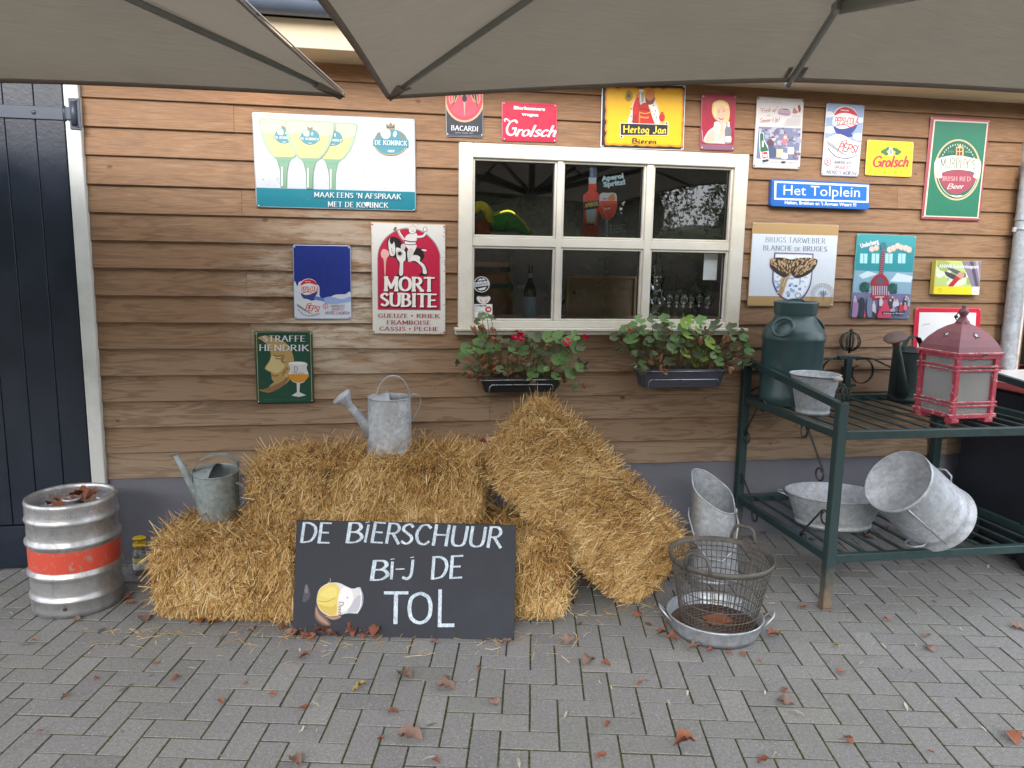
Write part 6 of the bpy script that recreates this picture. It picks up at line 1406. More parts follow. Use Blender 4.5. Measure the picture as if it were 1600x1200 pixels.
for sg in (-1, 1): m = MB(); m.sphere((sg*.108, -.01, .38), .014, seg=10, rings=6, sc=(.5, 1, 1.3)); m.build('ear', MAT['zinc'], t)

t = thing('zinc_tray', 'shallow round zinc pan with rusty water under the wire basket', 'pan', (1.515, -1.185, 0))
m = MB(); m.lathe([(0, .006), (.185, .004), (.192, 0), (.206, .03), (.216, .078), (.222, .084), (.218, .090), (.212, .083), (.200, .03), (.185, .012), (0, .012)], 48); m.build('pan', MAT['zinc'], t)
m = MB(); m.lathe([(0, .034), (.200, .034)], 40); m.build('rusty_water', mottled('rusty_water', rgb(66, 46, 36), .4, 14, .12, spec=.6, dirt=rgb(92, 56, 40)), t)
for a in (math.radians(172), math.radians(-25)):
    c_, s_ = math.cos(a), math.sin(a); f = lambda r, s2, z_: (r*c_-s2*s_, r*s_+s2*c_, z_)
    m = MB(); m.tube([f(.212, -.045, .06), f(.232, -.045, .085), f(.256, -.03, .112), f(.262, 0, .120), f(.256, .03, .112), f(.232, .045, .085), f(.212, .045, .06)], .0045, 8); m.build('handle', MAT['zinc'], t)
t = thing('wire_basket', 'weathered round wire basket with two lug handles standing in the pan', 'basket', (1.540, -1.165, .036), (0, 0, math.radians(12)))
rb_, rt_, hb_ = .170, .234, .325
m = MB(); NW = 56
for i in range(NW):
    a = 2*PI*i/NW; m.tube([(rb_*.98*math.cos(a), rb_*.98*math.sin(a), .0), (rb_*math.cos(a), rb_*math.sin(a), .01), (rt_*math.cos(a), rt_*math.sin(a), hb_-.006)], .0018, 4, caps=False)
m.build('upright_wire', MAT['wirezinc'], t)['kind'] = 'stuff'
for u in (.06, .2, .37, .54, .70, .80, .865):
    r = rb_+(rt_-rb_)*u; m = MB(); m.tube([(r*math.cos(2*PI*i/44), r*math.sin(2*PI*i/44), hb_*u) for i in range(44)], .0025, 5, closed=True); m.build('hoop_wire', MAT['wirezinc'], t)
m = MB(); m.lathe([(rt_-.003, hb_-.026), (rt_+.003, hb_-.026), (rt_+.005, hb_), (rt_-.001, hb_), (rt_-.003, hb_-.026)], 48); m.build('rim_band', MAT['wirezinc'], t)
for k in range(-6, 7):
    y = k*.025; x = math.sqrt(max(rb_**2-y*y, 0)); 
    m = MB(); m.tube([(-x, y, .0), (x, y, .0)], .0014, 4); m.build('floor_wire', MAT['wirezinc'], t)
m = MB(); m.box((.0, 0, .004), (.12, .09, .006), bev=.001); m.build('perforated_plate', MAT['rust'], t)
for a in (math.radians(28), math.radians(208)):
    c_, s_ = math.cos(a), math.sin(a); f = lambda r, s2, z_: (r*c_-s2*s_, r*s_+s2*c_, z_)
    m = MB(); m.tube([f(rt_+.002, -.062, hb_-.02), f(rt_+.005, -.058, hb_+.02), f(rt_+.01, -.045, hb_+.058), f(rt_+.012, -.025, hb_+.068), f(rt_+.012, .025, hb_+.068), f(rt_+.01, .045, hb_+.058), f(rt_+.005, .058, hb_+.02), f(rt_+.002, .062, hb_-.02)], .0085, 8); m.build('lug_handle', MAT['wirezinc'], t)

# ------------------------------------------------------------------ green iron rack
RX0, RX1, RY0, RY1, ZS, ZL = 2.165, 3.50, -1.05, -.07, .885, .262
IR = MAT['iron']; rk = thing('iron_rack', 'dark green iron two-tier rack with scrolls and slatted shelves', 'rack', ((RX0+RX1)/2, (RY0+RY1)/2, 0)); RO = ((RX0+RX1)/2, (RY0+RY1)/2, 0)
rust_leg = NT('green_paint_rusting_at_foot'); _g = rust_leg.pos(); _s = rust_leg.n('ShaderNodeSeparateXYZ'); rust_leg.l(_g, _s.inputs[0])
_f = rust_leg.math('ADD', _s.outputs[2], rust_leg.math('MULTIPLY', rust_leg.noise(_g, 22, 5, .7), .35))
rust_leg.set(rust_leg.mix(rust_leg.ramp(_f, [(.2, 1.), (.42, 0.)]), rgb(38, 58, 59), rgb(112, 98, 84)), .55); MAT['legpaint'] = rust_leg.m
for (x, y, zt) in ((RX0, RY0, 1.045), (RX1, RY0, 1.045), (RX0, RY1, 1.135), (RX1, RY1, 1.135)):
    m = MB(); m.box((x, y, zt/2+.004), (.048, .048, zt-.008), bev=.004); m.box((x, y, .004), (.058, .058, .008)); m.build('leg', MAT['legpaint'], rk, RO)
def cage(x, y, z, r, n_=8):
    m = MB(); m.tube([(x, y, z-r*1.25), (x, y, z+r*1.3)], r*.12, 6); m.sphere((x, y, z+r*1.15), r*.2, seg=8, rings=5)
    for k in range(n_):
        a = 2*PI*k/n_; m.tube([(x+r*math.sin(b)*math.cos(a), y+r*math.sin(b)*math.sin(a), z-r*math.cos(b)) for b in [PI*i/10 for i in range(11)]], r*.075, 5, caps=False)
    return m.build('cage_finial', MAT['scroll'], rk, RO)
for (x, y, zt) in ((RX0, RY0, 1.045), (RX1, RY0, 1.045), (RX0, RY1, 1.135), (RX1, RY1, 1.135)):
    if y == RY0: cage(x, y, zt+.042, .034)
for z_ in (ZS, ZL):
    for y in (RY0, RY1): m = MB(); m.box(((RX0+RX1)/2, y, z_-.0), (RX1-RX0-.05, .036, .042), bev=.003); m.build('long_rail', MAT['iron'] if z_ > .5 else MAT['iron'], rk, RO)
    for x in (RX0, RX1): m = MB(); m.box((x, (RY0+RY1)/2, z_), (.034, RY1-RY0-.05, .04), bev=.003); m.build('side_rail', IR, rk, RO)
    ns = 12
    for k in range(1, ns):
        x = RX0+(RX1-RX0)*k/ns; m = MB(); m.box((x, (RY0+RY1)/2, z_+.002), (.022, RY1-RY0-.04, .008), bev=.001); m.build('slat', IR, rk, RO)
for x in (RX0, RX1):
    m = MB(); a = Vector((x, RY1-.02, 1.115)); b = Vector((x, RY0+.02, 1.025)); m.tube([a, b], .01, 4, flat=(.016, .018, (0, 0, 1))); m.build('arm_rail', IR, rk, RO)
def planeX(u, v, X=RX0): d = _ray(u, v); tt = X/d.x; return Vector((X, -CD+d.y*tt, CH+d.z*tt))
def scroll(a, b, X, sa, sb, r=.038, wr=.0055):
    """rod from a to b with a curl at each end, in the plane of the rack's side"""
    a = Vector((X, a.y, a.z)); b = Vector((X, b.y, b.z)); d = (b-a).normalized(); pts = []
    def curl(c0, dirv, s_):
        out = []; n1 = Vector((0, -dirv.z*s_, dirv.y*s_)); cc = c0+n1*r
        for i in range(15):
            an = i/14*2*PI*1.05; rr = r*(1-.3*i/14); out.append(cc+(-n1*math.cos(an)+dirv*math.sin(an))*rr)
        return out
    e = curl(b, d, sb); s0 = curl(a, -d, sa); path = list(reversed(s0))+e
    m = MB(); m.tube(path, wr, 6); m.build('scroll', MAT['scroll'], rk, RO)
for X in (RX0, RX1):
    ys = lambda u, v: planeX(u, v)
    scroll(ys(1188, 632)+Vector((0, 0, .02)), ys(1164, 676), X, 1, -1); scroll(ys(1262, 668), ys(1286, 735), X, -1, 1) 
    scroll(ys(1160, 742), ys(1182, 800), X, -1, 1); scroll(ys(1284, 798), ys(1252, 832), X, 1, -1)
xc = 2.832
m = MB(); m.box((xc, RY1, 1.005), (.042, .03, .25), bev=.003); m.box((xc, RY1, 1.135), (.15, .03, .022), bev=.004); m.box((xc, RY1, .965), (.12, .026, .02), bev=.004); m.build('crest_post', IR, rk, RO)
cage(xc, RY1, 1.235, .058, 10)
for sg in (-1, 1):
    m = MB(); path = [(xc+sg*(.02+.0), RY1, 1.135)]
    cc = Vector((xc+sg*.095, RY1, 1.045)); pts = []
    for i in range(22):
        a = math.radians(100)+math.radians(-330+0)*i/21*-1; rr = .085*(1-.012*i)
        pts.append((cc.x-sg*math.cos(a-math.radians(100)+math.radians(60))*rr*-1*(-1), RY1, cc.z+math.sin(a-math.radians(100)+math.radians(60))*rr))
    ribbon(m, pts, .018, .004); m.build('crest_scroll', MAT['scroll'], rk, RO)
    xe = RX0+.02 if sg < 0 else RX1-.02
    m = MB(); m.tube([(xc+sg*.07, RY1, 1.135), (xc+sg*.16, RY1, 1.13), (xc+sg*.3, RY1, 1.07), (xe, RY1, .93 if sg < 0 else .95)], .006, 6); m.build('sloping_rod', MAT['scroll'], rk, RO)
    m = MB(); m.tube([(xc+sg*.07, RY1, 1.125), (xc+sg*.3, RY1, 1.125), (xe, RY1, 1.10)], .005, 6); m.build('upper_rod', MAT['scroll'], rk, RO)

# things on the rack
ZT = ZS+.008
t = thing('milk_churn', 'tall dark green milk churn with ring handles on the rack', 'milk churn', (2.352, -.245, ZT), (0, 0, math.radians(-8)))
m = MB(); m.lathe([(0, .0), (.168, 0), (.172, .006), (.174, .062), (.171, .07), (.170, .36), (.176, .372), (.177, .385), (.174, .395), (.172, .412), (.160, .435), (.130, .475), (.115, .498), (.113, .51), (.115, .555), (.118, .565)], 44); m.build('body', MAT['churn'], t)
m = MB(); m.lathe([(.112, .51), (.120, .53), (.121, .575), (.124, .582), (.124, .590), (.112, .592), (.108, .586), (0, .586)], 40); m.build('lid', MAT['churn'], t)
m = MB(); m.tube(cr([(-.05, 0, .588), (-.03, 0, .602), (.03, 0, .602), (.05, 0, .588)], 4), .006, 6); m.build('lid_grip', MAT['churn'], t)
for a in (math.radians(228), math.radians(28)):
    c_, s_ = math.cos(a), math.sin(a); cc = Vector((c_*.172, s_*.172, .452)); s2 = Vector((-s_, c_, 0)); up = Vector((0, 0, 1)); ou = Vector((c_, s_, 0))
    m = MB(); m.tube([cc+s2*math.cos(b)*.058+up*math.sin(b)*.048-ou*(.03*math.sin(b)) for b in [2*PI*i/22 for i in range(22)]], .0095, 8, closed=True); m.build('ring_handle', MAT['churn'], t)
for a in (-1.9, -1.1): m = MB(); m.sphere((.173*math.cos(a), .173*math.sin(a), .03), .006, seg=8, rings=5); m.build('hole', MAT['dark'], t)
def bucket(name, label, cat, loc, r0, r1, h, mat, rot=(0, 0, 0), sx=1, bands=(.6,), ears=True, bail=None):
    t = thing(name, label, cat, loc, rot); m = MB(); pf = [(0, .008), (r0, .006), (r0+.002, 0), (r0+.003, .02), (r0+.001, .022)]
    for k in range(1, 21):
        u = k/20; pf.append((r0+(r1-r0)*u+sum(.0025*math.exp(-((u-b)/.015)**2) for b in bands), .022+(h-.022)*u))
    pf += [(r1+.006, h), (r1+.007, h+.005), (r1+.002, h+.007), (r1-.002, h), (r0-.003, .018), (0, .014)]
    m.lathe(pf, 44, sx=sx); m.build('body', mat, t); return t
t = bucket('zinc_bucket', 'small galvanised bucket between the churn and the rack post', 'bucket', (2.305, -.575, ZT), .086, .127, .215, MAT['zinc_pale'], bands=(.68, .74))
for sg in (-1, 1): m = MB(); m.box((sg*.126*.85, -.126*.45 if sg > 0 else -.05, .20), (.02, .012, .034), bev=.003); m.build('ear', MAT['zinc_old'], t)
m = MB(); m.tube(cr([(-.122, -.05, .215), (-.08, -.12, .218), (.0, -.142, .212), (.07, -.125, .206), (.112, -.062, .215)], 5), .003, 6); m.build('bail', MAT['wirezinc'], t)
m = MB(); m.tube([(.02, -.143, .212), (.075, -.124, .207)], .011, 10); m.build('wooden_grip', mottled('worn_grip', rgb(172, 160, 146), .1, 30, .6), t)
t = thing('red_lantern', 'large red wooden lantern with an oxblood metal roof on the rack', 'lantern', (3.015, -.755, ZT), (0, 0, math.radians(4)))
CP = MAT['chip']; a2 = .118
for sx_ in (-1, 1):
    for sy_ in (-1, 1):
        m = MB(); m.box((sx_*a2, sy_*a2, .185), (.026, .026, .31), bev=.002); m.build('corner_post', CP, t); m = MB(); m.box((sx_*(a2-.012), sy_*(a2-.012), .012), (.05, .05, .024), bev=.003); m.build('foot', CP, t)
for z_ in (.036, .088, .107, .274, .293, .345):
    w_ = .142 if z_ in (.036, .345) else .138
    for k in range(2):
        for sg in (-1, 1):
            th = .020 if z_ in (.036, .345) else .010
            m = MB()
            if k == 0: m.box((0, sg*(a2+.008), z_), (2*w_+.01, .014, th), bev=.0015)
            else: m.box((sg*(a2+.008), 0, z_+.0007), (.014, 2*w_-.02, th), bev=.0015)
            m.build('cross_bar', CP, t)
m = MB(); m.box((0, 0, .026), (.235, .235, .012)); m.build('floor', CP, t)
m = MB(); m.box((0, 0, .361), (.29, .29, .014), bev=.002); m.build('eave_board', CP, t)
for k in range(4):
    T = Matrix.Rotation(k*PI/2, 4, 'Z'); m = MB(); m.box((0, -.112, .19), (.208, .003, .30), T=T); m.build('pane', MAT['lampglass'], t)
# curved roof in four sheets, a star hole in each
rp = [(.136, .368), (.128, .395), (.108, .432), (.080, .468), (.048, .495), (.026, .508), (.020, .525)]
for k in range(4):
    T = Matrix.Rotation(k*PI/2, 4, 'Z'); m = MB(); vs = []; fs = []
    for r, z_ in rp: vs += [(-r, -r, z_), (-r*.33, -r, z_), (r*.33, -r, z_), (r, -r, z_)]
    for i in range(len(rp)-1): fs += [(i*4+j, i*4+j+1, i*4+5+j, i*4+4+j) for j in range(3)]
    m.add(vs, fs, 0, False, T); m.build('roof_sheet', MAT['lroof'], t)
    m = MB(); pts = []
    for i in range(10):
        rr = .023 if i % 2 == 0 else .0095; an = PI/2+2*PI*i/10+.2; pts.append((math.cos(an)*rr, math.sin(an)*rr))
    n3 = Vector((0, -.036, .028)).normalized(); u3 = Vector((1, 0, 0)); v3 = Vector((0, .028, .036)).normalized(); c3 = Vector((0, -.0935, .4505))+n3*.002
    m.add([c3+u3*x+v3*y for x, y in pts], [tuple(range(10))], 0, False, T); m.add([c3+n3*.0006+u3*(x*.62+.003)+v3*(y*.62+.002) for x, y in pts], [tuple(range(10))], 1, False, T); m.build('star_cutout', [MAT['dark'], pm(206, 204, 202)], t)
m = MB(); m.lathe([(.030, .515), (.022, .53), (.015, .548), (.022, .556), (.026, .568), (.020, .582), (.010, .588), (.013, .596), (.010, .604), (0, .606)], 18); m.build('finial', MAT['lroof'], t)
m = MB(); m.tube(cr([(-.0, -.012, .598), (-.03, -.02, .59), (-.055, -.02, .565), (-.068, -.02, .54), (-.055, -.02, .527), (-.045, -.02, .54)], 5), .0028, 6); m.sphere((-.064, -.02, .545), .010, seg=8, rings=5); m.build('hook', MAT['scroll'], t)
m = MB(); m.box((.02, -.148, .358), (.03, .006, .014), bev=.001); m.tube(arc((.02, -.152, .356), .008, 0, PI, 6), .0018, 5); m.build('latch', MAT['brownmetal'], t)
watering_can('dark green watering can with a brown rose behind the red lantern', (3.12, -.25, ZT), math.radians(18), .108, .102, .30, MAT['darkcan'],
    dict(path=[(-.08, -.02, .05), (-.135, -.04, .16), (-.20, -.06, .28), (-.245, -.07, .365)], r=[.045, .030, .022, .018], brace=[(-.1, -.02, .25), (-.17, -.05, .25)]), (.062, .035),
    [(-.085, 0, .28), (-.08, 0, .33), (-.05, 0, .375), (-.0, 0, .392), (.05, 0, .38), (.085, 0, .34), (.095, 0, .28)],
    [(.1, 0, .25), (.15, 0, .24), (.165, 0, .19), (.15, 0, .13), (.108, 0, .08)], face=MAT['brownmetal'])
t = bucket('oval_tub', 'oval galvanised tub with drop handles on the lower shelf', 'tub', (2.465, -.60, ZL+.008), .150, .195, .175, MAT['zinc_pale'], rot=(0, 0, math.radians(-18)), sx=1.32, bands=(.2, .78))
for sg in (-1, 1):
    m = MB(); m.tube([(sg*.255, -.032, .155), (sg*.28, -.032, .168), (sg*.305, -.018, .172), (sg*.305, .018, .172), (sg*.28, .032, .168), (sg*.255, .032, .155)], .0042, 7); m.build('handle', MAT['zinc'], t)
m = MB(); m.lathe([(0, .022), (.150, .022)], 30, sx=1.32); m.build('rusty_floor', mottled('rusty_zinc', rgb(150, 132, 112), .25, 12, .7, dirt=rgb(136, 92, 60)), t)
r2, l2 = .178, .385
C1 = G(1466, 806, ZL+.008+r2*.90); C0 = None
for k in range(400):                       # the bottom disc is nearer to the eye than the mouth
    Y_ = -1.2+k*.002; q_ = W(1402, 747, Y_)
    if (q_-C1).length <= l2: C0 = q_; break
if C0 is None: C0 = C1+Vector((-.25, -.2, .2))
nD = (C0-C1).normalized(); q = (-nD).to_track_quat('Z', 'Y')
low = (C0-nD*l2).z-r2*1.03*math.sqrt(1-nD.z**2); C0 = C0+Vector((0, 0, (ZL+.008)-low))
t = thing('zinc_washtub', 'round galvanised tub tipped over with its bottom facing up left', 'tub', tuple(C0), tuple(q.to_euler()))
m = MB(); m.lathe([(0, .014), (r2*.93, .014), (r2*.94, .0), (r2*.96, 0), (r2*.965, .02), (r2*.95, .022), (r2*.97, .15), (r2*.975, .30), (r2*1.0, .305), (r2*1.005, .325), (r2*.985, .33), (r2*1.0, l2-.012), (r2*1.055, l2-.004), (r2*1.06, l2+.004), (r2*1.03, l2+.008), (r2*.99, l2+.004), (r2*.95, .30), (r2*.92, .03), (0, .02)], 48); m.build('body', MAT['zinc_pale'], t)
m = MB(); m.tube([(r2*.98*math.cos(-2.4), r2*.98*math.sin(-2.4), .02), (r2*.985*math.cos(-2.4), r2*.985*math.sin(-2.4), l2-.02)], .004, 6); m.build('seam', MAT['zinc'], t)
for a in (-1.75, 1.39):
    P_ = [(r2*1.0*math.cos(a-.26), r2*1.0*math.sin(a-.26), l2-.075), ((r2+.028)*math.cos(a-.24), (r2+.028)*math.sin(a-.24), l2-.095), ((r2+.046)*math.cos(a-.1), (r2+.046)*math.sin(a-.1), l2-.115), ((r2+.046)*math.cos(a+.1), (r2+.046)*math.sin(a+.1), l2-.115), ((r2+.028)*math.cos(a+.24), (r2+.028)*math.sin(a+.24), l2-.095), (r2*1.0*math.cos(a+.26), r2*1.0*math.sin(a+.26), l2-.075)]
    m = MB(); m.tube(P_, .005, 7); m.build('handle', MAT['zinc'], t)
# wheeled dark container with a red lid
t = thing('wheeled_bin', 'dark wheeled container with a red and white lid at the right edge', 'container', (3.92, -.5, 0))
m = MB(); m.box((0, -.02, .53), (.62, .76, .90), bev=.012); m.box((0, -.02, .05), (.54, .66, .06)); m.build('body', mottled('dark_blue_black_panel', rgb(38, 41, 50), .2, 4, .5, fine=50), t)
m = MB(); m.box((0, -.02, 1.012), (.66, .80, .05), bev=.008); m.build('lid_rim', mottled('faded_red', rgb(196, 96, 96), .1, 8, .5), t)
m = MB(); m.box((0.0, -.02, 1.048), (.65, .79, .018), bev=.004); m.build('lid', pm(186, 30, 40), t); m = MB(); m.box((-.02, -.02, 1.060), (.60, .74, .006)); m.build('lid_panel', pm(216, 212, 208), t)
for y in (.24, -.30):
    m = MB(); m.lathe([(.05, -.028), (.11, -.03), (.12, -.02), (.122, 0), (.12, .02), (.11, .03), (.05, .028)], 28, 0, Matrix.Translation((-.335, y, .122)) @ Matrix.Rotation(PI/2, 4, 'Y')); w_ = m.build('wheel', mottled('black_rubber', rgb(34, 33, 32), .2, 20, .8), t)
    m = MB(); m.lathe([(0, -.02), (.05, -.024), (.055, 0), (.05, .024), (0, .02)], 20, 0, Matrix.Translation((-.335, y, .122)) @ Matrix.Rotation(PI/2, 4, 'Y')); m.build('hub', mottled('grey_hub', rgb(84, 82, 78), .1, 20, .6), w_)

# ------------------------------------------------------------------ planters and geraniums
def leaf_mesh(name, r, lobes, cup, mat, seed, thin=1.0):
    R = random.Random(seed); m = MB(); n_ = lobes*4; vs = [(0, 0, 0)]
    for ring_ in (.55, 1.0):
        for i in range(n_):
            a = .35+(2*PI-.7)*i/(n_-1)-PI/2+PI; lob = 1-.16*abs(math.cos(lobes*.5*(a)))*ring_; rr = r*ring_*lob*R.uniform(.94, 1.05)
            vs.append((rr*math.sin(a)*thin, rr*math.cos(a), cup*(rr/r)**2*r+R.uniform(-.06, .06)*r*ring_))
    fs = [(0, i+1, i+2) for i in range(n_-1)]+[(1+i, 1+n_+i, 2+n_+i, 2+i) for i in range(n_-1)]
    me = bpy.data.meshes.new(name); me.from_pydata(vs, [], fs); me.materials.append(mat); me.polygons.foreach_set('use_smooth', [True]*len(fs)); me.update(); return me
LG = [leaf_mesh('leaf', .036, 6, .25, MAT['leafg'], 1), leaf_mesh('leaf', .036, 7, -.3, MAT['leafg'], 2), leaf_mesh('leaf', .036, 5, .4, MAT['leafd'], 3), leaf_mesh('leaf', .036, 6, .2, MAT['leafy'], 4)]
LB = [leaf_mesh('dry_leaf', .030, 5, 1.5, MAT['leafb'], 5, .55), leaf_mesh('dry_leaf', .028, 5, -1.8, MAT['leafb'], 6, .6), leaf_mesh('dry_leaf', .028, 5, 1.3, MAT['leafd'], 7, .6)]
def petal_mesh():
    m = MB()
    R = random.Random(4)
    for k in range(9):
        c = Vector((R.uniform(-1, 1), R.uniform(-1, 1), R.uniform(-.6, 1)))*.016
        for j in range(5):
            a = 2*PI*j/5+k; d = Vector((math.cos(a), math.sin(a)*.8, .4)).normalized(); s_ = d.cross(Vector((0, 0, 1))).normalized(); m.add([c, c+d*.008+s_*.005, c+d*.015, c+d*.008-s_*.005], [(0, 1, 2, 3)])
    me = bpy.data.meshes.new('flower'); me.from_pydata(m.v, [], m.f); me.materials.append(MAT['petal']); me.update(); return me
PET = petal_mesh()
def planter(lab, plab, corners, mat, spread, pxleaves, flowers, seed, tall):
    (u0, v0), (u1, v1), (u2, v2), (u3, v3) = corners; YF = -.205
    a, b, c_, d_ = W(u0, v0, YF), W(u1, v1, YF), W(u2, v2, YF), W(u3, v3, YF)
    zt = (a.z+b.z)/2; zb = (c_.z+d_.z)/2; x0, x1 = a.x, b.x; cx = (x0+x1)/2; t = thing('planter_box', lab, 'planter', (cx, -.13, zb), group=None); O = (cx, -.13, zb)
    m = MB(); hw = (x1-x0)/2; ht = zt-zb; hb = hw-.028
    T_ = Matrix.Translation((cx, -.125, zb)); vs = []
    for w_, y_, z_ in ((hb, .055, 0), (hw-.006, .07, ht-.015), (hw, .078, ht-.013), (hw, .078, ht), (hw-.008, .07, ht), (hw-.012, .064, ht-.03), (hb, .05, .01)):
        k = .014; vs += [(-w_+k, -y_, z_), (w_-k, -y_, z_), (w_, -y_+k, z_), (w_, y_-k, z_), (w_-k, y_, z_), (-w_+k, y_, z_), (-w_, y_-k, z_), (-w_, -y_+k, z_)]
    fs = [(r*8+i, r*8+(i+1) % 8, r*8+8+(i+1) % 8, r*8+8+i) for r in range(6) for i in range(8)]+[tuple(range(8)), tuple(48+i for i in range(8))]
    m.add(vs, fs, 0, False, T_); m.build('box', mat, t, O)
    m = MB(); m.box((cx, -.125, zt-.026), (2*hw-.03, .125, .012)); m.build('soil', MAT['soil'], t, O)
    m = MB(); x_ = hb-.02; yf = -.125-.072; m.tube([(cx-x_, yf+.012, zb-.002), (cx-x_, yf-.004, zb+.035), (cx-x_+.012, yf-.006, zb+.046), (cx+x_-.012, yf-.006, zb+.046), (cx+x_, yf-.004, zb+.035), (cx+x_, yf+.012, zb-.002)], .0032, 6); m.build('wire_holder', MAT['wire'], t, O)
    m = MB(); m.tube([(cx-hw, -.03, zt-.006), (cx-hw-.004, -.205, zt-.012), (cx+hw+.004, -.205, zt-.012), (cx+hw, -.03, zt-.006)], .0028, 6); m.build('wire_holder', MAT['wire'], t, O)
    m = MB(); m.lathe([(0, 0), (.02, 0)], 16, 0, Matrix.Translation((cx, yf+.0135, zb+.014)) @ Matrix.Rotation(PI/2-.2, 4, 'X'), a0=0, a1=PI); m.build('drain_mark', MAT['dark'], t, O)
    g = thing('geranium', plab, 'plant', (cx, -.125, zt-.02)); GO_ = Vector((cx, -.125, zt-.02)); R = random.Random(seed)
    sm = MB()
    def stem(to, r=.0028):
        st = Vector((min(max(to.x*.7, -hw+.03), hw-.03), R.uniform(-.04, .04), 0)); mid = st*.5+to*.5+Vector((R.uniform(-.01, .01), 0, .02)); sm.tube(cr([st, mid, to], 4), r, 5, caps=False)
    for (u, v, kind, sc_) in pxleaves:
        y = R.uniform(-.24, -.12); P_ = W(u, v, y)-GO_
        if kind < 4:
            me = LG[kind]; rot = (R.uniform(.5, 1.3), R.uniform(-.5, .5), R.uniform(-.6, .6)); s_ = sc_*R.uniform(.85, 1.1)
            link('leaf', me, g, tuple(P_), rot, (s_, s_, s_))
        else:
            me = LB[kind-4]; s_ = sc_*R.uniform(.85, 1.2); link('dry_leaf', me, g, tuple(P_), (R.uniform(1.2, 2.6), R.uniform(-.6, .6), R.uniform(-3, 3)), (s_, s_, s_))
        stem(P_, .0018)
    for (u, v, s_) in flowers:
        P_ = W(u, v, -.25)-GO_; link('flower', PET, g, tuple(P_), (R.uniform(0, 1), R.uniform(0, 1), R.uniform(0, 3)), (s_*1.25,)*3); stem(P_, .0014)
    sm.build('stem', MAT['stem'], g)['kind'] = 'stuff'
R = random.Random(55)
def scatter(x0, x1, y0, y1, n_, kinds, s0=.6, s1=1.0, edge=None):
    out = []
    for _ in range(n_):
        u = R.uniform(x0, x1); v = R.uniform(y0, y1)
        out.append((u, v, R.choice(kinds), R.uniform(s0, s1)))
    return out
z6 = lambda x, y: (700+x/6.957, 480+y/6.957)
L1 = [(*z6(x, y), k, s_) for x, y, k, s_ in ((370, 105, 2, .8), (420, 95, 0, .7), (470, 120, 2, .8), (320, 160, 2, .7), (390, 190, 4, .8), (410, 240, 4, .7), (515, 235, 4, .9), (310, 295, 5, 1), (380, 330, 0, .9), (320, 385, 0, .8), (350, 460, 0, 1.25), (190, 455, 0, 1), (155, 530, 0, 1.05), (240, 470, 0, .9), (460, 445, 0, 1), (550, 440, 0, .8), (640, 385, 2, .9), (520, 340, 4, .9), (700, 480, 0, 1.1), (830, 480, 0, 1.1), (830, 310, 2, 1.1), (900, 330, 2, .8), (960, 340, 2, 1), (750, 420, 2, .8), (930, 440, 2, .9), (1090, 325, 0, 1.1), (1230, 340, 0, 1.5), (1380, 310, 0, .9), (1330, 360, 0, 1), (1370, 440, 0, 1.1), (1450, 430, 2, .9), (1250, 460, 2, 1), (1010, 500, 2, 1.1), (1080, 470, 2, 1), (1185, 575, 0, 1.1), (1270, 545, 0, 1.1), (1240, 630, 0, 1), (1170, 760, 0, 1.05), (1330, 720, 0, 1.15), (1430, 665, 0, .9), (925, 720, 0, 1.15), (1020, 665, 0, .8), (870, 640, 0, .8), (710, 640, 2, .8), (650, 670, 0, .7), (460, 690, 5, 1.1), (570, 775, 6, 1.2), (640, 780, 6, .9), (790, 590, 5, 1.2), (640, 560, 4, 1.1), (330, 600, 5, 1.1), (430, 590, 4, 1.1), (250, 620, 6, 1), (200, 700, 6, 1.1), (290, 730, 4, 1.1), (340, 720, 4, 1), (790, 680, 4, 1.1), (800, 770, 6, 1.2), (920, 770, 6, .9), (875, 840, 4, 1), (1280, 790, 4, 1), (1220, 830, 6, .9), (1390, 820, 6, 1), (1460, 830, 4, .8), (1410, 560, 6, 1), (1460, 640, 6, 1), (540, 640, 4, 1.2), (690, 700, 4, 1), (560, 600, 4, 1), (130, 600, 6, .8), (1160, 680, 4, .9), (900, 580, 6, 1), (980, 560, 2, .8), (1060, 600, 6, 1))]
L1 += scatter(725, 905, 525, 588, 46, [2, 2, 4, 6, 0], .5, .85)
F1 = [(*z6(x, y), s_) for x, y, s_ in ((745, 330, 1.3), (765, 290, .8), (540, 372, .6), (1275, 385, .9), (1490, 325, .7))]
planter('black planter hung under the left half of the window', 'half-dried geraniums with a few crimson flowers in the left planter', ((752, 591), (878, 590), (877, 613), (757, 615)), MAT['plastic'], 0, L1, F1, 3, .2)
z7 = lambda x, y: (950+x/6.667, 480+y/6.667)
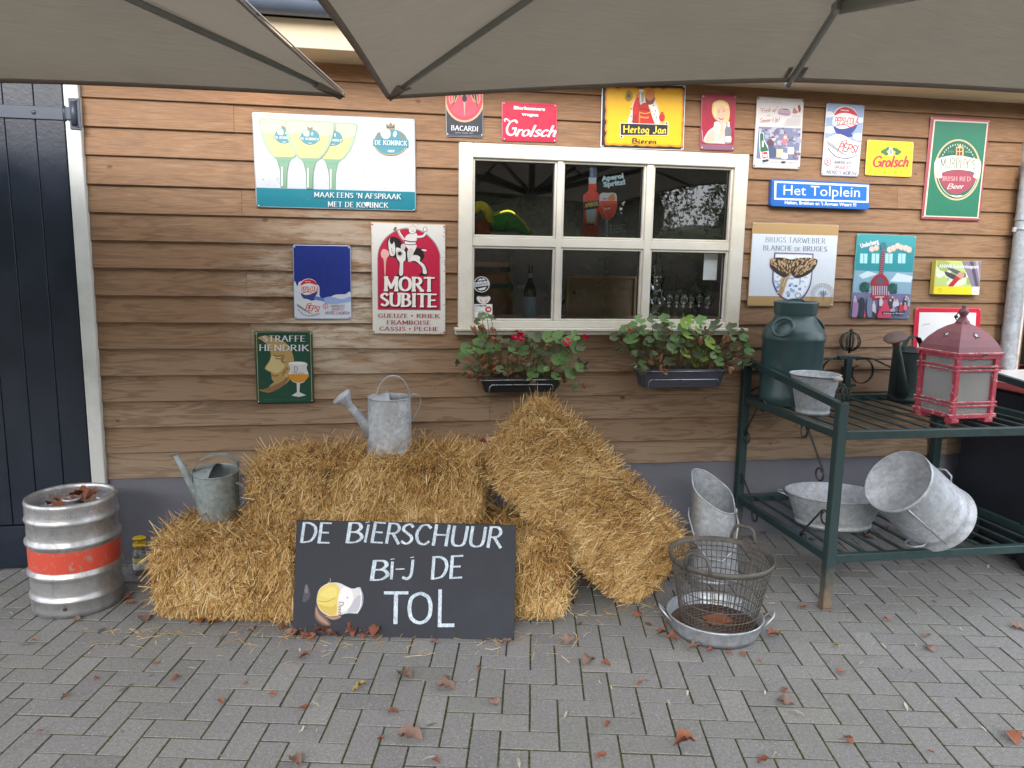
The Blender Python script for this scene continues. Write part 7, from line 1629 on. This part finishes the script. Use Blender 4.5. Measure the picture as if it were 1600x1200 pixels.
L2 = [(*z7(x, y), k, s_) for x, y, k, s_ in ((330, 130, 0, 1.2), (460, 130, 2, .9), (180, 230, 0, 1.1), (260, 190, 0, .9), (250, 340, 0, 1.6), (370, 240, 0, 1), (300, 240, 2, .9), (520, 220, 2, 1.2), (590, 120, 0, 1), (660, 190, 0, 1), (440, 350, 2, 1.1), (510, 300, 0, 1), (600, 325, 2, .9), (690, 325, 0, .9), (800, 165, 3, 1), (860, 130, 3, .8), (970, 145, 0, 1.1), (850, 220, 3, 1.1), (930, 240, 3, .9), (830, 300, 3, 1.2), (740, 370, 0, 1.1), (660, 415, 0, 1), (870, 380, 0, 1), (1060, 375, 3, 1.2), (960, 440, 3, 1.2), (800, 480, 3, 1.4), (990, 520, 3, 1), (900, 570, 3, 1.4), (1130, 190, 2, 1.1), (1290, 220, 2, 1), (1280, 300, 2, 1), (1410, 320, 0, 1.1), (1440, 380, 0, .9), (1330, 430, 2, 1.3), (1470, 470, 0, 1.1), (1440, 590, 2, 1.1), (1150, 510, 0, 1), (1160, 570, 0, .9), (1130, 440, 0, .9), (640, 580, 2, 1.1), (400, 560, 4, 1), (535, 630, 4, 1.3), (310, 640, 6, 1.3), (300, 590, 6, 1), (1040, 640, 4, 1.3), (910, 670, 4, 1), (1150, 670, 4, 1), (1300, 600, 4, 1.1), (1250, 620, 4, 1.1), (1190, 360, 5, 1.1), (1190, 440, 5, 1), (1040, 560, 4, 1), (960, 300, 4, 1.2), (1080, 300, 6, 1.1), (570, 470, 4, 1.2), (70, 310, 2, .9), (130, 420, 6, .9), (240, 470, 6, 1.1), (1400, 560, 6, 1.2), (1290, 480, 4, 1), (630, 500, 6, 1.1), (700, 560, 6, 1), (440, 450, 6, 1.2), (350, 520, 6, 1), (1240, 540, 6, 1), (1060, 470, 5, 1.1), (220, 420, 2, 1.1), (540, 400, 2, 1))]
L2 += scatter(970, 1165, 510, 570, 56, [2, 2, 6, 0, 4], .55, .95)
planter('anthracite planter hung under the right half of the window', 'leafy green geraniums without flowers in the right planter', ((1003, 574), (1137, 580), (1128, 608), (1013, 603)), MAT['plastic2'], 0, L2, [], 9, .2)

# ------------------------------------------------------------------ fallen leaves
def fall_mesh(kind, seed):
    R = random.Random(seed); m = MB()
    if kind == 'w': Lx, Wx = .03, .006
    elif kind == 'o': Lx, Wx = .032, .018
    else: Lx, Wx = .046, .030
    n_ = 7; vs = []
    for i in range(n_+1):
        u = i/n_; w_ = Wx*math.sin(PI*min(1, u*1.02+.01))**.7*(1+(.25*R.uniform(-1, 1) if kind == 'm' else 0)); zc = .010*math.sin(PI*u)*R.uniform(.3, 1.6)+(.012*R.random()*u if kind != 'w' else 0)
        cup = R.uniform(.2, .9) if kind != 'w' else .2
        vs += [(Lx*(2*u-1), -w_, zc+w_*cup), (Lx*(2*u-1), 0, zc), (Lx*(2*u-1), w_, zc+w_*cup*R.uniform(.2, 1.1))]
    fs = [(i*3+j, i*3+j+1, i*3+4+j, i*3+3+j) for i in range(n_) for j in range(2)]
    m.add(vs, fs, 0, True)
    if kind != 'w': m.add([(-Lx, -.001, .003), (-Lx, .001, .003), (-Lx-.02, .0008, .006), (-Lx-.02, -.0008, .006)], [(0, 1, 2, 3)])
    me = bpy.data.meshes.new('fallen_leaf'); me.from_pydata(m.v, [], m.f); me.polygons.foreach_set('use_smooth', m.sm); me.update(); return me
FM = {}
for kd, mt, nn in (('m', 'fall_r', 4), ('m', 'fall_t', 4), ('o', 'fall_r', 3), ('w', 'fall_g', 3), ('o', 'fall_y', 2)):
    lst = []
    for s_ in range(nn): me = fall_mesh(kd, s_*7+len(FM)*31+1); me.materials.append(MAT[mt]); lst.append(me)
    FM[(kd, mt)] = lst
KEY = {'R': ('m', 'fall_r'), 'T': ('m', 'fall_t'), 'r': ('o', 'fall_r'), 'w': ('w', 'fall_g'), 'y': ('o', 'fall_y')}
DES = {'R': 'curled red-brown fallen leaf', 'T': 'crumpled tan fallen leaf', 'r': 'small rust-coloured fallen leaf', 'w': 'narrow pale grey willow leaf', 'y': 'flat ochre yellow fallen leaf'}
def where(u, v):
    if u < 230: return 'on the pavers near the keg'
    if 440 < u < 820 and v < 1016: return 'at the foot of the blackboard'
    if u < 460 and v < 985: return 'at the foot of the left bale'
    if 820 <= u < 1060 and v < 1016: return 'on the pavers at the foot of the leaning bale'
    if 1030 < u < 1260 and v < 1045: return 'on the pavers beside the zinc pan'
    if u > 1260 and v < 960: return 'on the pavers under the rack'
    return 'on the open pavers in the '+('left' if u < 550 else 'middle' if u < 1080 else 'right')+' foreground'
leaves = []
def zf(pts, sc, ox, oy): return [(ox+x/sc, oy+y/sc, k, s_) for x, y, k, s_ in pts]
leaves += zf([(450, 140, 'T', 1.5), (625, 150, 'R', 1), (668, 150, 'R', 1.1), (770, 140, 'R', 1), (780, 172, 'T', .8), (300, 325, 'r', .6), (205, 378, 'r', .8), (550, 325, 'r', .9), (490, 275, 'r', .6), (768, 340, 'r', .5), (690, 398, 'r', .7), (600, 292, 'w', .9), (720, 438, 'w', .8), (122, 490, 'r', .5), (850, 375, 'r', .8), (950, 257, 'r', 1.1), (950, 416, 'r', .9), (985, 405, 'w', 1.1), (952, 484, 'w', 1.2), (990, 484, 'w', .6), (1125, 357, 'y', 1.35), (1105, 278, 'w', .9), (1265, 318, 'T', 1.8), (1390, 352, 'T', 1.6), (1395, 320, 'r', .8), (1545, 398, 'T', 1.1), (1228, 430, 'r', .9), (1280, 510, 'T', 1.9), (1190, 515, 'r', .7), (1343, 575, 'w', 1.2), (1362, 583, 'r', .7), (925, 588, 'T', 1.3), (1135, 205, 'r', .7), (1360, 210, 'T', .8), (1580, 212, 'T', 1.2), (35, 120, 'w', .9), (245, 142, 'T', .9), (105, 205, 'r', .5), (1210, 250, 'w', .7), (935, 235, 'w', .8), (1475, 330, 'w', .8), (1495, 290, 'r', .7), (400, 75, 'R', .9), (405, 90, 'R', .7), (885, 165, 'r', 1)], 2, 0, 900)
leaves += zf([(40, 800+60, 'R', .9), (60, 835, 'R', 1), (120, 880, 'R', .9), (190, 830, 'R', 1.4), (215, 850, 'R', 1.1), (330, 835, 'R', 1.5), (300, 860, 'R', 1), (400, 840, 'R', 1.2), (440, 800, 'r', 1.2), (455, 835, 'R', 1), (505, 830, 'R', 1), (500, 870, 'r', 1), (590, 845, 'R', 1.2), (620, 830, 'r', 1), (20, 830, 'T', 1), (260, 835, 'r', 1.1), (160, 860, 'r', 1), (100, 820, 'r', 1.1), (545, 835, 'r', 1)], 4.324, 450, 800)
leaves += zf([(238, 372, 'T', 1.4), (293, 380, 'R', .8), (175, 312, 'T', 1.3), (212, 255, 'R', .6), (395, 225, 'R', 1.2), (425, 258, 'r', .9), (455, 270, 'w', 1), (468, 285, 'R', .9), (500, 298, 'R', 1.1), (480, 212, 'R', .9), (480, 255, 'r', .7), (570, 330, 'T', 1.5), (620, 335, 'R', .8), (680, 345, 'r', .8), (720, 350, 'r', .8), (775, 372, 'r', .5), (815, 290, 'R', 1.1), (836, 282, 'y', .7), (910, 202, 'r', .9), (1015, 322, 'y', .7), (1158, 320, 'w', 1.3), (1258, 320, 'w', .8), (1305, 330, 'T', 1.1), (1295, 290, 'T', .8), (1170, 240, 'r', .8), (1268, 208, 'w', .7), (1047, 195, 'w', .7), (1028, 405, 'r', .8), (853, 460, 'r', .9), (855, 500, 'T', 1.3), (890, 532, 'w', 1.3), (1050, 618, 'r', 1.1), (1230, 512, 'w', 1.2), (1308, 655, 'r', .5), (1398, 268, 'w', .8), (540, 632, 'R', 1.5), (280, 668, 'r', 1), (785, 682, 'r', 1), (825, 665, 'w', 1), (172, 540, 'w', 1.1), (550, 470, 'w', 1), (490, 498, 'w', .8), (310, 452, 'w', .7), (400, 438, 'r', .7), (300, 568, 'r', .7), (270, 436, 'w', .7), (1558, 612, 'R', 1.4), (1470, 580, 'w', .8), (20, 690, 'w', 1.4), (1440, 70, 'w', 1.2), (1490, 74, 'w', 1.2), (1580, 265, 'T', 1.2), (790, 466, 'w', .8), (1090, 375, 'w', .9)], 2, 800, 850)
leaves += [(1215, 832, 'T', 1.3), (1240, 838, 'T', 1.2), (1190, 835, 'T', 1.1), (1355, 840, 'T', 1.6), (1265, 845, 'T', 1.2), (1385, 828, 'R', 1.0), (1195, 965, 'R', 1), (1205, 945, 'w', 1.2), (1195, 935, 'w', 1.2)]
R = random.Random(77)
seen = set()
for (u, v, k, s_) in leaves:
    if v > 1198: continue
    p = G(u, v); me = R.choice(FM[KEY[k]]); o = link('fallen_leaf', me, None, (p.x, p.y, .003), (R.uniform(-.12, .12), R.uniform(-.12, .12), R.uniform(0, 6.28)), (s_*(.58 if k in 'RT' else .74), s_*(.58 if k in 'RT' else .74), s_*R.uniform(.6, 1.1)))
    if 450 < u < 620 and v < 1004: o.location.z = R.uniform(.004, .03); o.rotation_euler = (R.uniform(-.9, .9), R.uniform(-.6, .6), R.uniform(0, 6.28))
    tag(o, DES[k]+' '+where(u, v), 'leaf', 'fallen leaves on the paving')
# leaves in the keg top and on the bales
for (x, y, z_, k) in ((-1.53, -.50, .497, 'R'), (-1.44, -.46, .503, 'R'), (-1.40, -.50, .497, 'T'), (-1.47, -.40, .5, 'R'), (-1.56, -.44, .497, 'T'), (-1.42, -.42, .512, 'R')):
    o = link('fallen_leaf', R.choice(FM[KEY[k]]), None, (x, y, z_), (R.uniform(-.4, .4), R.uniform(-.4, .4), R.uniform(0, 6)), (1.25, 1.25, 1.4)); tag(o, 'brown leaf lying in the sunken top of the keg', 'leaf', 'leaves in the keg top')
for (u, v, Y, k) in ((1073/1.0*0+1000, 792, -.6, 'r'), (755, 690, -.70, 'r'), (1003, 905, -.885, 'R'), (490, 722, -.66, 'R')):
    p = W(u, v, Y); o = link('fallen_leaf', R.choice(FM[KEY[k]]), None, tuple(p), (R.uniform(.3, 1.2), R.uniform(-.4, .4), R.uniform(0, 6)), (.8, .8, .8)); tag(o, {1000: 'small rust leaf caught high on the slope of the leaning bale', 755: 'small rust leaf caught at the tip of the leaning bale', 1003: 'red-brown leaf stuck low on the front of the leaning bale', 490: 'red-brown leaf on top of the upper bale'}[int(u)], 'leaf')
# grit and crumbs
m = MB(); R = random.Random(5); tn = []
for i in range(520):
    x, y = R.uniform(-1.8, 2.6), R.uniform(-2.35, -.75); r = R.uniform(.0012, .0035); a = R.uniform(0, 6)
    m.add([(x+r*math.cos(a+k*2.1), y+r*math.sin(a+k*2.1)*.8, .0015) for k in range(3)]+[(x, y, .003)], [(0, 1, 3), (1, 2, 3), (2, 0, 3)])
o = m.build('crumbs', pm(176, 168, 152, .9)); tag(o, 'pale crumbs and bits of grit scattered on the pavers', kind='stuff')

# ------------------------------------------------------------------ two small lit lamps under the eaves (their glow shows on the sign and the soffit)
for i, (x, en) in enumerate(((-.62, .55),)):
    t = thing('eave_lamp', ['small lit spot under the eaves above the wide white sign', 'small lit spot under the eaves above the tall green sign'][i], 'lamp', (x, -.17, 2.695))
    m = MB(); m.lathe([(.0, .0), (.035, 0), (.035, -.03), (.028, -.034), (.028, -.012), (0, -.012)], 20); m.build('housing', MAT['frame'], t)
    lm = NT('lamp_glow'); lm.b.inputs['Emission Color'].default_value = (1, .72, .42, 1); lm.b.inputs['Emission Strength'].default_value = 6
    m = MB(); m.lathe([(0, -.022), (.026, -.022)], 16); m.build('bulb', lm.m, t)
    ld = bpy.data.lights.new('lamp_light', 'POINT'); ld.energy = en; ld.color = (1, .68, .38); ld.shadow_soft_size = .03
    lo = bpy.data.objects.new('lamp_light', ld); COL.objects.link(lo); lo.location = (x, -.17, 2.63)
